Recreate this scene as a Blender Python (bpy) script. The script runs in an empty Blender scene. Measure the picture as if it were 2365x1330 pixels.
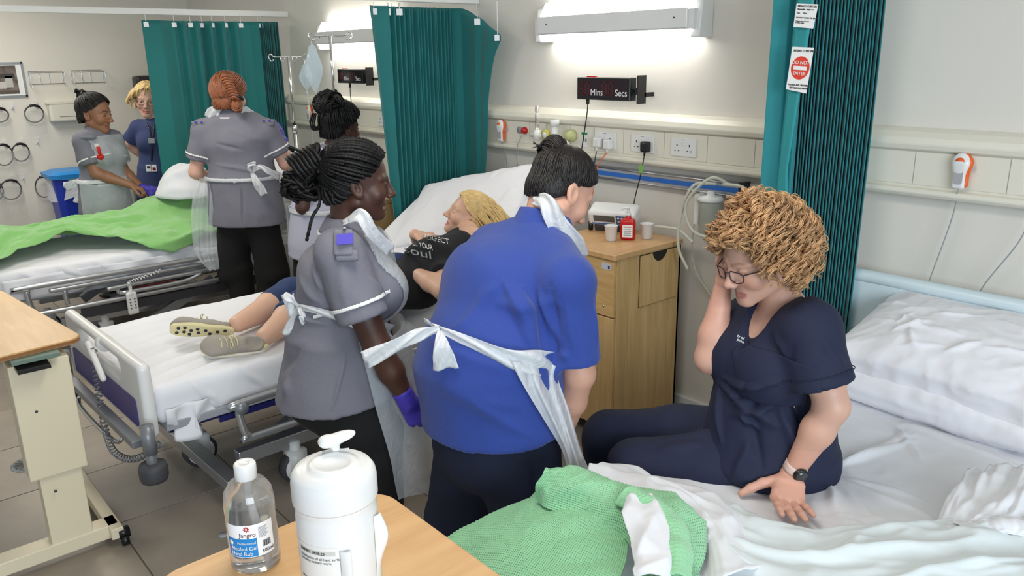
import bpy, math, random
import numpy as np
from mathutils import Vector, Matrix
PI = math.pi
rnd = random.Random(7)
A3 = lambda *v: np.array(v, float)
# ---------------- camera ----------------
def _basis(yaw, pit, rol):
    fwd = A3(math.sin(yaw)*math.cos(pit), math.cos(yaw)*math.cos(pit), -math.sin(pit))
    r = A3(math.cos(yaw), -math.sin(yaw), 0); u = np.cross(r, fwd)
    return r*math.cos(rol)+u*math.sin(rol), -r*math.sin(rol)+u*math.cos(rol), fwd
CR, CU, CW = _basis(math.radians(-49.63), math.radians(16.21), math.radians(-0.94))
FPX = 1850.0; CAM = A3(0, 0, 1.8)
sc = bpy.context.scene
cd = bpy.data.cameras.new('camera'); cam = bpy.data.objects.new('camera', cd); sc.collection.objects.link(cam)
cd.sensor_width = 36; cd.lens = FPX/2365*36; cd.clip_start = .02
M = Matrix.Identity(4)
for i in range(3):
    M[i][0] = CR[i]; M[i][1] = CU[i]; M[i][2] = -CW[i]; M[i][3] = CAM[i]
cam.matrix_world = M; sc.camera = cam
# ---------------- world, lights, exposure ----------------
wd = bpy.data.worlds.new('daylight'); sc.world = wd; wd.use_nodes = True
bg = wd.node_tree.nodes['Background']; bg.inputs[0].default_value = (.82, .92, 1.0, 1); bg.inputs[1].default_value = .46
vs = sc.view_settings; vs.view_transform = 'Standard'; vs.look = 'None'; vs.gamma = 1; vs.exposure = 0.0; vs.use_curve_mapping = False
def area(name, loc, aim, sx, sy, power, col):
    l = bpy.data.lights.new(name, 'AREA'); l.shape = 'RECTANGLE'; l.size = sx; l.size_y = sy; l.energy = power; l.color = col
    o = bpy.data.objects.new(name, l); sc.collection.objects.link(o); o.location = loc
    o.rotation_euler = (Vector(aim)-Vector(loc)).to_track_quat('-Z', 'Y').to_euler(); return o
area('window_daylight', (2.9, -.6, 1.9), (-1.5, 1.2, .8), 3.0, 1.6, 185, (.82, .92, 1.0))
area('ceiling_lamp', (-1.6, 1.0, 2.55), (-1.6, 1.0, 0), 1.2, .6, 22, (1.0, .95, .86))
area('ceiling_lamp', (-4.6, 1.0, 2.55), (-4.6, 1.0, 0), 1.2, .6, 30, (1.0, .95, .86))
area('ceiling_lamp', (-7.4, 1.0, 2.55), (-7.4, 1.0, 0), 1.2, .6, 30, (1.0, .95, .86))

# ---------------- pixel helpers: turn a measured image point into a real 3D place ----------------
def ray(x, y):
    d = CW*FPX + CR*(x-1182.5) + CU*(665-y); return d/np.linalg.norm(d)
def onz(x, y, z): d = ray(x, y); return CAM + d*(z-CAM[2])/d[2]
def ony(x, y, Y): d = ray(x, y); return CAM + d*(Y-CAM[1])/d[1]
def onx(x, y, X): d = ray(x, y); return CAM + d*(X-CAM[0])/d[0]
HW = A3(CW[0], CW[1], 0); HW /= np.linalg.norm(HW)          # horizontal view direction (away)
HR = A3(CR[0], CR[1], 0); HR /= np.linalg.norm(HR)          # horizontal right
UP = A3(0, 0, 1)
def plane(base):
    """points on the vertical plane through base that faces the camera, o metres nearer than it"""
    b = A3(base[0], base[1], 0)
    def f(x, y, o=0.0):
        d = ray(x, y); t = ((b-HW*o-CAM)@HW)/(d@HW); return CAM + d*t
    return f
def nrm(v): v = np.asarray(v, float); return v/np.linalg.norm(v)

# ---------------- objects ----------------
COL = sc.collection
def thing(name, label, cat, loc=(0, 0, 0), group=None):
    o = bpy.data.objects.new(name, None); COL.objects.link(o); o.location = [float(v) for v in loc]; o.empty_display_size = .1
    return tag(o, label, cat, group)
def tag(o, label=None, cat=None, group=None, kind=None):
    if label: o['label'] = label
    if cat: o['category'] = cat
    if group: o['group'] = group
    if kind: o['kind'] = kind
    return o
def wloc(o):
    v = A3(0, 0, 0)
    while o is not None: v = v + np.array(o.location); o = o.parent
    return v
def mk(name, V, F, m, parent=None, smooth=True, label=None, col=None, fm=None, base=None):
    """V: (n,3) world coordinates; F: list/array of faces"""
    V = np.asarray(V, np.float64)
    if parent is not None: off = wloc(parent)
    else: off = A3(*(base if base is not None else (0, 0, 0)))
    me = bpy.data.meshes.new(name)
    Vl = (V-off).astype(np.float32)
    if isinstance(F, np.ndarray):
        n = len(F); k = F.shape[1]
        me.vertices.add(len(Vl)); me.vertices.foreach_set('co', Vl.ravel())
        me.loops.add(n*k); me.loops.foreach_set('vertex_index', F.astype(np.int32).ravel())
        me.polygons.add(n); me.polygons.foreach_set('loop_start', np.arange(0, n*k, k, dtype=np.int32))
        me.update(calc_edges=True)
    else:
        me.from_pydata(Vl.tolist(), [], [list(map(int, f)) for f in F])
    if isinstance(m, (list, tuple)):
        for q in m: me.materials.append(q)
    else: me.materials.append(m)
    if fm is not None: me.polygons.foreach_set('material_index', np.asarray(fm, np.int32))
    if smooth: me.polygons.foreach_set('use_smooth', [True]*len(me.polygons))
    if col is not None:
        ca = me.color_attributes.new('Col', 'FLOAT_COLOR', 'POINT')
        ca.data.foreach_set('color', np.hstack([col, np.ones((len(col), 1))]).astype(np.float32).ravel())
    me.validate()
    o = bpy.data.objects.new(name, me); COL.objects.link(o)
    if parent is not None: o.parent = parent
    else: o.location = [float(v) for v in off]
    if label: o['label'] = label
    return o
def join(*parts):
    Vs = []; Fs = []; n = 0
    for V, F in parts:
        V = np.asarray(V, float); Vs.append(V); Fs += [[i+n for i in f] for f in (F.tolist() if isinstance(F, np.ndarray) else F)]; n += len(V)
    return np.vstack(Vs), Fs
def bevel(o, w=.004, seg=2):
    md = o.modifiers.new('bevel', 'BEVEL'); md.width = w; md.segments = seg; md.limit_method = 'ANGLE'; md.angle_limit = .6
    for p in o.data.polygons: p.use_smooth = False
    return o
def solid(o, t=.002, off=0):
    md = o.modifiers.new('solid', 'SOLIDIFY'); md.thickness = t; md.offset = off; return o
# basic shapes, each returns (V, F)
BF = [(0, 3, 2, 1), (4, 5, 6, 7), (0, 1, 5, 4), (1, 2, 6, 5), (2, 3, 7, 6), (3, 0, 4, 7)]
def box(x0, x1, y0, y1, z0, z1):
    return A3(*[(x0, y0, z0), (x1, y0, z0), (x1, y1, z0), (x0, y1, z0), (x0, y0, z1), (x1, y0, z1), (x1, y1, z1), (x0, y1, z1)]), BF
def obox(c, ax, ay, az):
    """box at centre c with half-axis vectors"""
    c, ax, ay, az = [np.asarray(v, float) for v in (c, ax, ay, az)]
    return np.array([c-ax-ay-az, c+ax-ay-az, c+ax+ay-az, c-ax+ay-az, c-ax-ay+az, c+ax-ay+az, c+ax+ay+az, c-ax+ay+az]), BF
def beam(a, b, wd_, ht, up=UP):
    a = np.asarray(a, float); b = np.asarray(b, float); d = b-a; L = np.linalg.norm(d); d = d/L
    s = np.cross(d, up); s = s/np.linalg.norm(s); t = np.cross(s, d)
    return obox((a+b)/2, d*L/2, s*wd_/2, t*ht/2)
def frames(P):
    P = np.asarray(P, float); T = np.gradient(P, axis=0); T /= np.linalg.norm(T, axis=1)[:, None]+1e-9
    N = np.zeros_like(P); v = A3(0, 0, 1) if abs(T[0][2]) < .9 else A3(1, 0, 0)
    for i in range(len(P)):
        v = v-T[i]*(v@T[i]); v /= np.linalg.norm(v)+1e-9; N[i] = v
    return T, N, np.cross(T, N)
def tube(P, r, n=8, twist=None, cap=True):
    """tube along points P; r scalar or list; twist=(turns, depth) gives the look of a two-strand rope"""
    P = np.asarray(P, float); m = len(P); T, N, B = frames(P); r = np.broadcast_to(np.asarray(r, float), (m,))
    a = np.arange(n)*2*PI/n
    rr = np.repeat(r[:, None], n, 1)
    if twist:
        ph = np.linspace(0, twist[0]*2*PI, m)[:, None]; rr = rr*(1-twist[1]+twist[1]*np.abs(np.cos(a[None, :]-ph))*1.5)
    V = (P[:, None, :]+rr[..., None]*(np.cos(a)[None, :, None]*N[:, None, :]+np.sin(a)[None, :, None]*B[:, None, :])).reshape(-1, 3)
    i = np.arange(m-1)[:, None]*n; j = np.arange(n)[None, :]; k = (j+1) % n
    F = np.stack([i+j, i+k, i+n+k, i+n+j], -1).reshape(-1, 4)[:, ::-1]
    if cap:
        F = F.tolist()+[list(range(n)), [(m-1)*n+q for q in range(n-1, -1, -1)]]
    return V, F
def tubes(paths, r, n=5, twist=None):
    Vs = []; Fs = []; c = 0
    for i, P in enumerate(paths):
        V, F = tube(P, r[i] if isinstance(r, list) else r, n, twist, cap=False); Vs.append(V); Fs.append(F+c); c += len(V)
    return np.vstack(Vs), np.vstack(Fs)
def spline(pts, n=24):
    """Catmull-Rom through pts"""
    P = np.asarray(pts, float); P = np.vstack([2*P[0]-P[1], P, 2*P[-1]-P[-2]]); out = []; m = len(P)-3
    for s in np.linspace(0, m-1e-6, n):
        i = int(s); t = s-i; a, b, c, d = P[i:i+4]
        out.append(.5*((2*b)+(c-a)*t+(2*a-5*b+4*c-d)*t*t+(3*b-a-3*c+d)*t**3))
    return np.array(out)
def lathe(prof, c=(0, 0, 0), n=32, ax=None, sx=1, sy=1):
    """prof: list of (r, z); ax: 3x3 basis rows (x, y, z axes)"""
    prof = np.asarray(prof, float); m = len(prof); a = np.arange(n)*2*PI/n
    V = np.stack([prof[:, 0:1]*np.cos(a)*sx, prof[:, 0:1]*np.sin(a)*sy, np.repeat(prof[:, 1:2], n, 1)], -1).reshape(-1, 3)
    i = np.arange(m-1)[:, None]*n; j = np.arange(n)[None, :]; k = (j+1) % n
    F = np.stack([i+j, i+k, i+n+k, i+n+j], -1).reshape(-1, 4).tolist()
    if prof[0, 0] > 1e-6: F.append(list(range(n-1, -1, -1)))
    if prof[-1, 0] > 1e-6: F.append([(m-1)*n+q for q in range(n)])
    if ax is not None: V = V@np.asarray(ax, float)
    return V+np.asarray(c, float), F
def prism(poly, z0, z1):
    """extrude a 2D outline (ccw) from z0 to z1"""
    n = len(poly); V = [(x, y, z0) for x, y in poly]+[(x, y, z1) for x, y in poly]
    F = [list(range(n-1, -1, -1)), list(range(n, 2*n))]+[[i, (i+1) % n, n+(i+1) % n, n+i] for i in range(n)]
    return A3(*V), F
def rrect(x0, x1, y0, y1, r, n=6):
    out = []
    for cx, cy, a0 in ((x1-r, y1-r, 0), (x0+r, y1-r, 90), (x0+r, y0+r, 180), (x1-r, y0+r, 270)):
        for i in range(n+1):
            a = math.radians(a0+90*i/n); out.append((cx+r*math.cos(a), cy+r*math.sin(a)))
    return out
def grid(fn, nu, nv):
    """fn(U,V)->(n,3) over unit square"""
    U, V = np.meshgrid(np.linspace(0, 1, nu), np.linspace(0, 1, nv), indexing='ij')
    P = fn(U.ravel(), V.ravel()); i = np.arange(nu-1)[:, None]*nv; j = np.arange(nv-1)[None, :]
    return P, np.stack([i+j, i+nv+j, i+nv+j+1, i+j+1], -1).reshape(-1, 4)
def pn(P, s=1.0, seed=0):
    """3D gradient noise, roughly -1..1"""
    P = np.asarray(P, float)*s+seed*17.13; I = np.floor(P).astype(np.int64); f = P-I; u = f*f*f*(f*(f*6-15)+10); out = 0
    for dx in (0, 1):
        for dy in (0, 1):
            for dz in (0, 1):
                h = (I[:, 0]+dx)*73856093 ^ (I[:, 1]+dy)*19349663 ^ (I[:, 2]+dz)*83492791
                h = (h ^ (h >> 13))*1274126177 & 0xffffffff; h = h ^ (h >> 16)
                g = np.stack([(h & 255)/127.5-1, ((h >> 8) & 255)/127.5-1, ((h >> 16) & 255)/127.5-1], 1)
                d = (g*(f-[dx, dy, dz])).sum(1)
                w_ = (u[:, 0] if dx else 1-u[:, 0])*(u[:, 1] if dy else 1-u[:, 1])*(u[:, 2] if dz else 1-u[:, 2]); out = out+d*w_
    return out*1.2
def ridge(P, s, seed=0): return 1-np.abs(pn(P, s, seed))*2.2
def vnorm(V, F):
    N = np.zeros_like(V); a = V[F[:, 0]]; n = np.cross(V[F[:, 2]]-a, V[F[:, 3]]-V[F[:, 1]])
    for k in range(4): np.add.at(N, F[:, k], n)
    return N/(np.linalg.norm(N, axis=1)[:, None]+1e-12)
def segd(P, a, b):
    a = np.asarray(a, float); b = np.asarray(b, float); ab = b-a; t = np.clip(((P-a)@ab)/(ab@ab), 0, 1)
    return np.linalg.norm(P-(a+t[:, None]*ab), axis=1), t
def wrinkle(V, F, folds=(), amp=.004, s=9, stretch=(1, 1, .5), seed=0):
    N = vnorm(V, F); Q = V*A3(*stretch); wq = Q+pn(Q, s*.4, seed+9)[:, None]*.05; d = amp*1.3*ridge(wq, s, seed)*.6+amp*1.3*pn(V, s*.6, seed+3)+amp*.28*ridge(wq, s*2.6, seed+5)
    for a, b, w_, h in folds:
        a = np.asarray(a, float); b = np.asarray(b, float); K = [V[np.argmin(((V-(a+(b-a)*t))**2).sum(1))] for t in np.linspace(0, 1, 6)]; pk = spline(K, 11); g = 0
        for i in range(10):
            q, t = segd(V, pk[i], pk[i+1]); T_ = (i+t)/10; g = np.maximum(g, np.exp(-(q/(w_*(.45+.55*np.sin(PI*T_))))**2)*np.sin(PI*np.clip(T_, .04, .96))**.6)
        d = d+1.6*h*g
    return V+N*d[:, None]
# ---------------- materials ----------------
def srgb(*c):
    return tuple(((v/255)/12.92 if v/255 <= .04045 else ((v/255+.055)/1.055)**2.4) for v in c)
def mat(name, c, rough=.5, metal=0, bump=0, bs=60, var=0, vs_=6, trans=0, alpha=1, sheen=0, emit=None, es=0, coat=0, stretch=None, sub=0, attr=False, spec=.5):
    m = bpy.data.materials.new(name); m.use_nodes = True; nt = m.node_tree; N = nt.nodes; L = nt.links; b = N['Principled BSDF']
    cl = srgb(*c); b.inputs['Base Color'].default_value = (*cl, 1); b.inputs['Roughness'].default_value = rough; b.inputs['Metallic'].default_value = metal
    b.inputs['Transmission Weight'].default_value = trans; b.inputs['Alpha'].default_value = alpha; b.inputs['Sheen Weight'].default_value = sheen; b.inputs['Coat Weight'].default_value = coat; b.inputs['Specular IOR Level'].default_value = spec
    if sub: b.inputs['Subsurface Weight'].default_value = sub; b.inputs['Subsurface Radius'].default_value = (.012, .005, .003); b.inputs['Subsurface Scale'].default_value = 1
    if emit: b.inputs['Emission Color'].default_value = (*srgb(*emit), 1); b.inputs['Emission Strength'].default_value = es
    tc = N.new('ShaderNodeTexCoord'); mp = N.new('ShaderNodeMapping'); L.new(tc.outputs['Object'], mp.inputs[0])
    if stretch: mp.inputs['Scale'].default_value = stretch
    src = None
    if attr:
        a = N.new('ShaderNodeAttribute'); a.attribute_name = 'Col'; src = a.outputs['Color']; L.new(src, b.inputs['Base Color'])
    if var:
        n = N.new('ShaderNodeTexNoise'); n.inputs['Scale'].default_value = vs_; n.inputs['Detail'].default_value = 6; L.new(mp.outputs[0], n.inputs['Vector'])
        mr = N.new('ShaderNodeMapRange'); mr.inputs[1].default_value = .3; mr.inputs[2].default_value = .7; mr.inputs[3].default_value = 1-var; mr.inputs[4].default_value = 1+var
        L.new(n.outputs['Fac'], mr.inputs[0]); mx = N.new('ShaderNodeVectorMath'); mx.operation = 'SCALE'; L.new(mr.outputs[0], mx.inputs['Scale'])
        if src is None: mx.inputs[0].default_value = cl
        else: L.new(src, mx.inputs[0])
        L.new(mx.outputs[0], b.inputs['Base Color'])
    if bump:
        n2 = N.new('ShaderNodeTexNoise'); n2.inputs['Scale'].default_value = bs; n2.inputs['Detail'].default_value = 3; L.new(mp.outputs[0], n2.inputs['Vector'])
        bp = N.new('ShaderNodeBump'); bp.inputs['Strength'].default_value = bump; bp.inputs['Distance'].default_value = .01; L.new(n2.outputs['Fac'], bp.inputs['Height']); L.new(bp.outputs[0], b.inputs['Normal'])
    return m
def woodmat(name, c1, c2, scale=(1, 12, 12), rough=.35):
    m = bpy.data.materials.new(name); m.use_nodes = True; nt = m.node_tree; N = nt.nodes; L = nt.links; b = N['Principled BSDF']; b.inputs['Roughness'].default_value = rough
    tc = N.new('ShaderNodeTexCoord'); mp = N.new('ShaderNodeMapping'); mp.inputs['Scale'].default_value = scale; L.new(tc.outputs['Object'], mp.inputs[0])
    n = N.new('ShaderNodeTexNoise'); n.inputs['Scale'].default_value = 3; n.inputs['Detail'].default_value = 8; n.inputs['Roughness'].default_value = .6; n.inputs['Distortion'].default_value = .6
    L.new(mp.outputs[0], n.inputs['Vector']); r = N.new('ShaderNodeValToRGB'); r.color_ramp.elements[0].position = .35; r.color_ramp.elements[1].position = .65
    r.color_ramp.elements[0].color = (*srgb(*c1), 1); r.color_ramp.elements[1].color = (*srgb(*c2), 1); L.new(n.outputs['Fac'], r.inputs[0]); L.new(r.outputs[0], b.inputs['Base Color'])
    return m
def plasticsheet(name, c, opacity=.6, rough=.3, bump=.4):
    m = bpy.data.materials.new(name); m.use_nodes = True; nt = m.node_tree; N = nt.nodes; L = nt.links; b = N['Principled BSDF']; out = N['Material Output']
    b.inputs['Base Color'].default_value = (*srgb(*c), 1); b.inputs['Roughness'].default_value = rough
    tr = N.new('ShaderNodeBsdfTransparent'); mx = N.new('ShaderNodeMixShader'); mx.inputs[0].default_value = opacity
    L.new(tr.outputs[0], mx.inputs[1]); L.new(b.outputs[0], mx.inputs[2]); L.new(mx.outputs[0], out.inputs[0])
    tl = N.new('ShaderNodeBsdfTranslucent'); tl.inputs[0].default_value = (*srgb(*c), 1); m2 = N.new('ShaderNodeMixShader'); m2.inputs[0].default_value = .3
    L.new(b.outputs[0], m2.inputs[1]); L.new(tl.outputs[0], m2.inputs[2]); L.new(m2.outputs[0], mx.inputs[2])
    n2 = N.new('ShaderNodeTexNoise'); n2.inputs['Scale'].default_value = 22; n2.inputs['Detail'].default_value = 4; n2.inputs['Distortion'].default_value = 1.5
    tc = N.new('ShaderNodeTexCoord'); L.new(tc.outputs['Object'], n2.inputs['Vector'])
    bp = N.new('ShaderNodeBump'); bp.inputs['Strength'].default_value = bump; bp.inputs['Distance'].default_value = .02; L.new(n2.outputs['Fac'], bp.inputs['Height']); L.new(bp.outputs[0], b.inputs['Normal'])
    return m
MW = mat('wall_paint', (222, 218, 210), .6, bump=.05, bs=120)
MWL = mat('wall_paint_left', (226, 221, 210), .6, bump=.05, bs=120)
MTILE = mat('floor_tile', (150, 139, 126), .38, var=.16, vs_=3.2, bump=.08, bs=18)
MGROUT = mat('grout', (98, 91, 83), .8)
MCEIL = mat('ceiling_paint', (235, 233, 228), .8)
MCREAM = mat('cream_plastic', (226, 222, 208), .32)
MWHITE = mat('white_plastic', (226, 226, 225), .3)
MWHITE2 = mat('satin_white_metal', (228, 228, 226), .35)
MLAMP = mat('lamp_glow', (255, 255, 255), .5, emit=(255, 252, 244), es=9)
MBLACK = mat('black_plastic', (20, 20, 22), .35)
MRUB = mat('dark_grey_rubber', (62, 63, 68), .6)
MGREY = mat('grey_plastic', (150, 154, 160), .4)
MGREY2 = mat('grey_metal_paint', (128, 131, 136), .35, metal=.3)
MSILV = mat('silver_tube', (182, 184, 188), .28, metal=.75)
MCHROME = mat('chrome', (215, 216, 218), .16, metal=1)
MRED = mat('red_plastic', (196, 22, 24), .35)
MREDD = mat('dark_red_paint', (120, 16, 26), .5)
MORANGE = mat('orange_plastic', (226, 96, 24), .45)
MPURP = mat('purple_panel', (72, 62, 128), .4)
MNAVYP = mat('navy_plastic', (28, 30, 90), .35)
MBLUE = mat('blue_strip', (36, 104, 190), .35)
MBINB = mat('bin_blue', (24, 52, 170), .4)
MBINL = mat('bin_lid_blue', (40, 140, 215), .4)
MTEAL = mat('teal_curtain', (12, 112, 112), .7, bump=.15, bs=300, sheen=.2, var=.06, vs_=3)
MTEAL2 = mat('teal_curtain_light', (16, 124, 130), .7, bump=.15, bs=300, sheen=.2, var=.06, vs_=3)
MSHEET = mat('white_sheet', (224, 225, 230), .75, bump=.15, bs=9, sheen=.2)
MSHEET2 = mat('crumpled_sheet', (214, 222, 224), .75, bump=.25, bs=14, sheen=.2)
MPIL = mat('pillowcase', (228, 228, 234), .75, bump=.3, bs=11, sheen=.2)
MGREEN = mat('green_fleece', (134, 190, 112), .9, bump=.3, bs=160, sheen=.5)
MWOOD = woodmat('beech_top', (200, 156, 106), (214, 172, 122), (9, 1, 9))
MWOOD1 = woodmat('beech_table', (200, 160, 104), (216, 176, 120), (1, 9, 9))
MWOODV = woodmat('cabinet_laminate', (198, 160, 104), (218, 182, 128), (12, 12, .8), .45)
MWOODH = woodmat('cabinet_laminate_cross', (198, 158, 100), (220, 182, 126), (1, 12, 10), .45)
MEDGE = mat('table_edge', (140, 96, 58), .45)
MCRM = mat('cream_metal', (222, 210, 182), .4)
MAPR = plasticsheet('apron_plastic', (236, 242, 247), .5)
MTIE = plasticsheet('apron_tie_plastic', (240, 242, 244), .88)
MGLASS = mat('clear_plastic', (245, 248, 250), .06, trans=1)
MLIQ = plasticsheet('clear_bag', (205, 222, 235), .45, .1, .5)
MTUBEC = mat('clear_tubing', (215, 215, 200), .3, alpha=.75)
MCLEAR = plasticsheet('hanging_clear_plastic', (235, 235, 235), .22, .15, .6)
MNIT = mat('nitrile_purple', (72, 58, 180), .5, bump=.2, bs=60)
MGREYT = mat('grey_tunic', (118, 117, 128), .85, bump=.2, bs=260, var=.04, vs_=12)
MTRIM = mat('white_trim', (232, 232, 230), .8)
MTUNB = mat('navy_tunic', (50, 62, 104), .85, bump=.1, bs=200)
MSCRUB = mat('navy_scrubs', (19, 27, 56), .8, bump=.15, bs=260)
MROYAL = mat('royal_blue_polo', (40, 66, 148), .85, bump=.3, bs=420, sheen=.15)
MNTRO = mat('navy_trousers', (14, 24, 50), .85, bump=.1, bs=200)
MBTRO = mat('black_trousers', (12, 12, 14), .9, bump=.1, bs=200)
MBTEE = mat('black_tshirt', (24, 25, 30), .9, bump=.15, bs=200)
MDENIM = mat('denim', (38, 58, 100), .85, bump=.3, bs=300, var=.1, vs_=20)
MSHOE = mat('taupe_canvas', (158, 150, 140), .8, bump=.3, bs=200)
MSOLE = mat('cream_sole', (216, 206, 160), .6)
MSKIN = mat('skin', (220, 180, 160), .48, attr=True, sub=.12, bump=.06, bs=180)
MHBLK = mat('black_hair', (6, 5, 6), .55, spec=.3, bump=.2, bs=120)
MHDRK = mat('dark_brown_hair', (22, 17, 16), .4, spec=.4, bump=.3, bs=200)
MHRED = mat('auburn_hair', (138, 80, 50), .5, var=.3, vs_=40)
MHBLO = mat('blonde_hair', (222, 190, 130), .5, var=.2, vs_=40)
MHGIN = mat('strawberry_curls', (200, 158, 114), .5, var=.42, vs_=22)
MEYE = mat('eye_white', (225, 220, 215), .2)
MIRIS = mat('iris', (40, 28, 22), .15)
MPAPER = mat('paper', (240, 240, 238), .6)
MINK = mat('ink', (30, 32, 36), .6)
# ---------------- implicit surfaces ----------------
class Sdf:
    """smoothly blended limbs and volumes, turned into one continuous surface with surface nets"""
    def __init__(s, k=.02): s.p = []; s.k = k
    def copy(s): q = Sdf(s.k); q.p = list(s.p); return q
    def _add(s, op, fn, lo, hi, k): s.p.append((op, fn, np.asarray(lo, float), np.asarray(hi, float), s.k if k is None else k)); return s
    def cap(s, a, b, ra, rb=None, k=None, op='u', clip=None):
        a = np.asarray(a, float); b = np.asarray(b, float); rb = ra if rb is None else rb; ab = b-a; L2 = ab@ab+1e-12
        def fn(X, Y, Z):
            x = X-a[0]; y = Y-a[1]; z = Z-a[2]; t = np.clip((x*ab[0]+y*ab[1]+z*ab[2])/L2, 0, 1)
            d = np.sqrt((x-t*ab[0])**2+(y-t*ab[1])**2+(z-t*ab[2])**2)-(ra+(rb-ra)*t)
            if clip is not None:
                c, n = clip; d = np.maximum(d, (X-c[0])*n[0]+(Y-c[1])*n[1]+(Z-c[2])*n[2])
            return d
        R_ = max(ra, rb); return s._add(op, fn, np.minimum(a, b)-R_, np.maximum(a, b)+R_, k)
    def chain(s, pts, rs, k=None, op='u'):
        for i in range(len(pts)-1): s.cap(pts[i], pts[i+1], rs[i], rs[i+1], k, op)
        return s
    def ell(s, c, r, B=None, k=None, op='u'):
        c = np.asarray(c, float); r = np.asarray(r, float); B = np.eye(3) if B is None else np.asarray(B, float)   # rows = axes
        def fn(X, Y, Z):
            x = X-c[0]; y = Y-c[1]; z = Z-c[2]; k0 = 0; k1 = 0
            for i in range(3):
                q = x*B[i][0]+y*B[i][1]+z*B[i][2]; k0 = k0+(q/r[i])**2; k1 = k1+(q/r[i]**2)**2
            k0 = np.sqrt(k0); return k0*(k0-1)/(np.sqrt(k1)+1e-6)
        return s._add(op, fn, c-r.max(), c+r.max(), k)
    def loft(s, a, b, ra, rb, right, k=None, op='u', rz=None, clip=None):
        """elliptical section tube: ra=(half width, half depth) at a, rb at b"""
        a = np.asarray(a, float); b = np.asarray(b, float); ax = nrm(b-a); L = np.linalg.norm(b-a)
        rt = np.asarray(right, float); rt = nrm(rt-ax*(rt@ax)); fw = np.cross(ax, rt)
        def fn(X, Y, Z):
            x = X-a[0]; y = Y-a[1]; z = Z-a[2]; h = x*ax[0]+y*ax[1]+z*ax[2]; t = np.clip(h/L, 0, 1)
            u = x*rt[0]+y*rt[1]+z*rt[2]; v = x*fw[0]+y*fw[1]+z*fw[2]; w = h-t*L
            rx = ra[0]+(rb[0]-ra[0])*t; ry = ra[1]+(rb[1]-ra[1])*t; z_ = (np.minimum(rx, ry)*.8 if rz is None else rz)
            k0 = np.sqrt((u/rx)**2+(v/ry)**2+(w/z_)**2); k1 = np.sqrt((u/rx**2)**2+(v/ry**2)**2+(w/z_**2)**2)+1e-6; d = k0*(k0-1)/k1
            if clip is not None:
                c, n = clip; d = np.maximum(d, (X-c[0])*n[0]+(Y-c[1])*n[1]+(Z-c[2])*n[2])
            return d
        m = max(*ra, *rb); return s._add(op, fn, np.minimum(a, b)-m, np.maximum(a, b)+m, k)
    def cut(s, c, n, lo=None, hi=None):
        """remove everything on the side the normal n points to"""
        c = np.asarray(c, float); n = nrm(n)
        return s._add('i', lambda X, Y, Z: (X-c[0])*n[0]+(Y-c[1])*n[1]+(Z-c[2])*n[2], [-99]*3 if lo is None else lo, [99]*3 if hi is None else hi, 0)
    def bounds(s, pad=.03):
        L = np.array([q[2] for q in s.p if q[0] == 'u']); H = np.array([q[3] for q in s.p if q[0] == 'u']); return L.min(0)-pad, H.max(0)+pad
    def field(s, lo, hi, h):
        ax = [np.arange(lo[i], hi[i]+h, h, dtype=np.float32) for i in range(3)]; F = np.full([len(a) for a in ax], .08, np.float32); mg = .06
        for op, fn, l, g, k in s.p:
            sl = []
            for i in range(3):
                a0 = int(np.searchsorted(ax[i], l[i]-mg)); a1 = int(np.searchsorted(ax[i], g[i]+mg)); sl.append(slice(a0, a1))
            if any(q.start >= q.stop for q in sl): continue
            sl = tuple(sl); d = fn(ax[0][sl[0]][:, None, None], ax[1][sl[1]][None, :, None], ax[2][sl[2]][None, None, :]).astype(np.float32); f = F[sl]
            if op == 'i': F[sl] = np.maximum(f, d); continue
            if op == 's': d = -d; q = np.clip(.5-.5*(d-f)/max(k, 1e-5), 0, 1); F[sl] = d*(1-q)+f*q+k*q*(1-q)
            else: q = np.clip(.5+.5*(d-f)/max(k, 1e-5), 0, 1); F[sl] = d*(1-q)+f*q-k*q*(1-q)
        return F
    def mesh(s, h=.006, lo=None, hi=None, grow=0, smooth=1):
        if lo is None:
            lo, hi = s.bounds(.03+grow)
        F = s.field(lo, hi, h)-grow
        return surfnet(F, np.asarray(lo, float), h, smooth)
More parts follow.
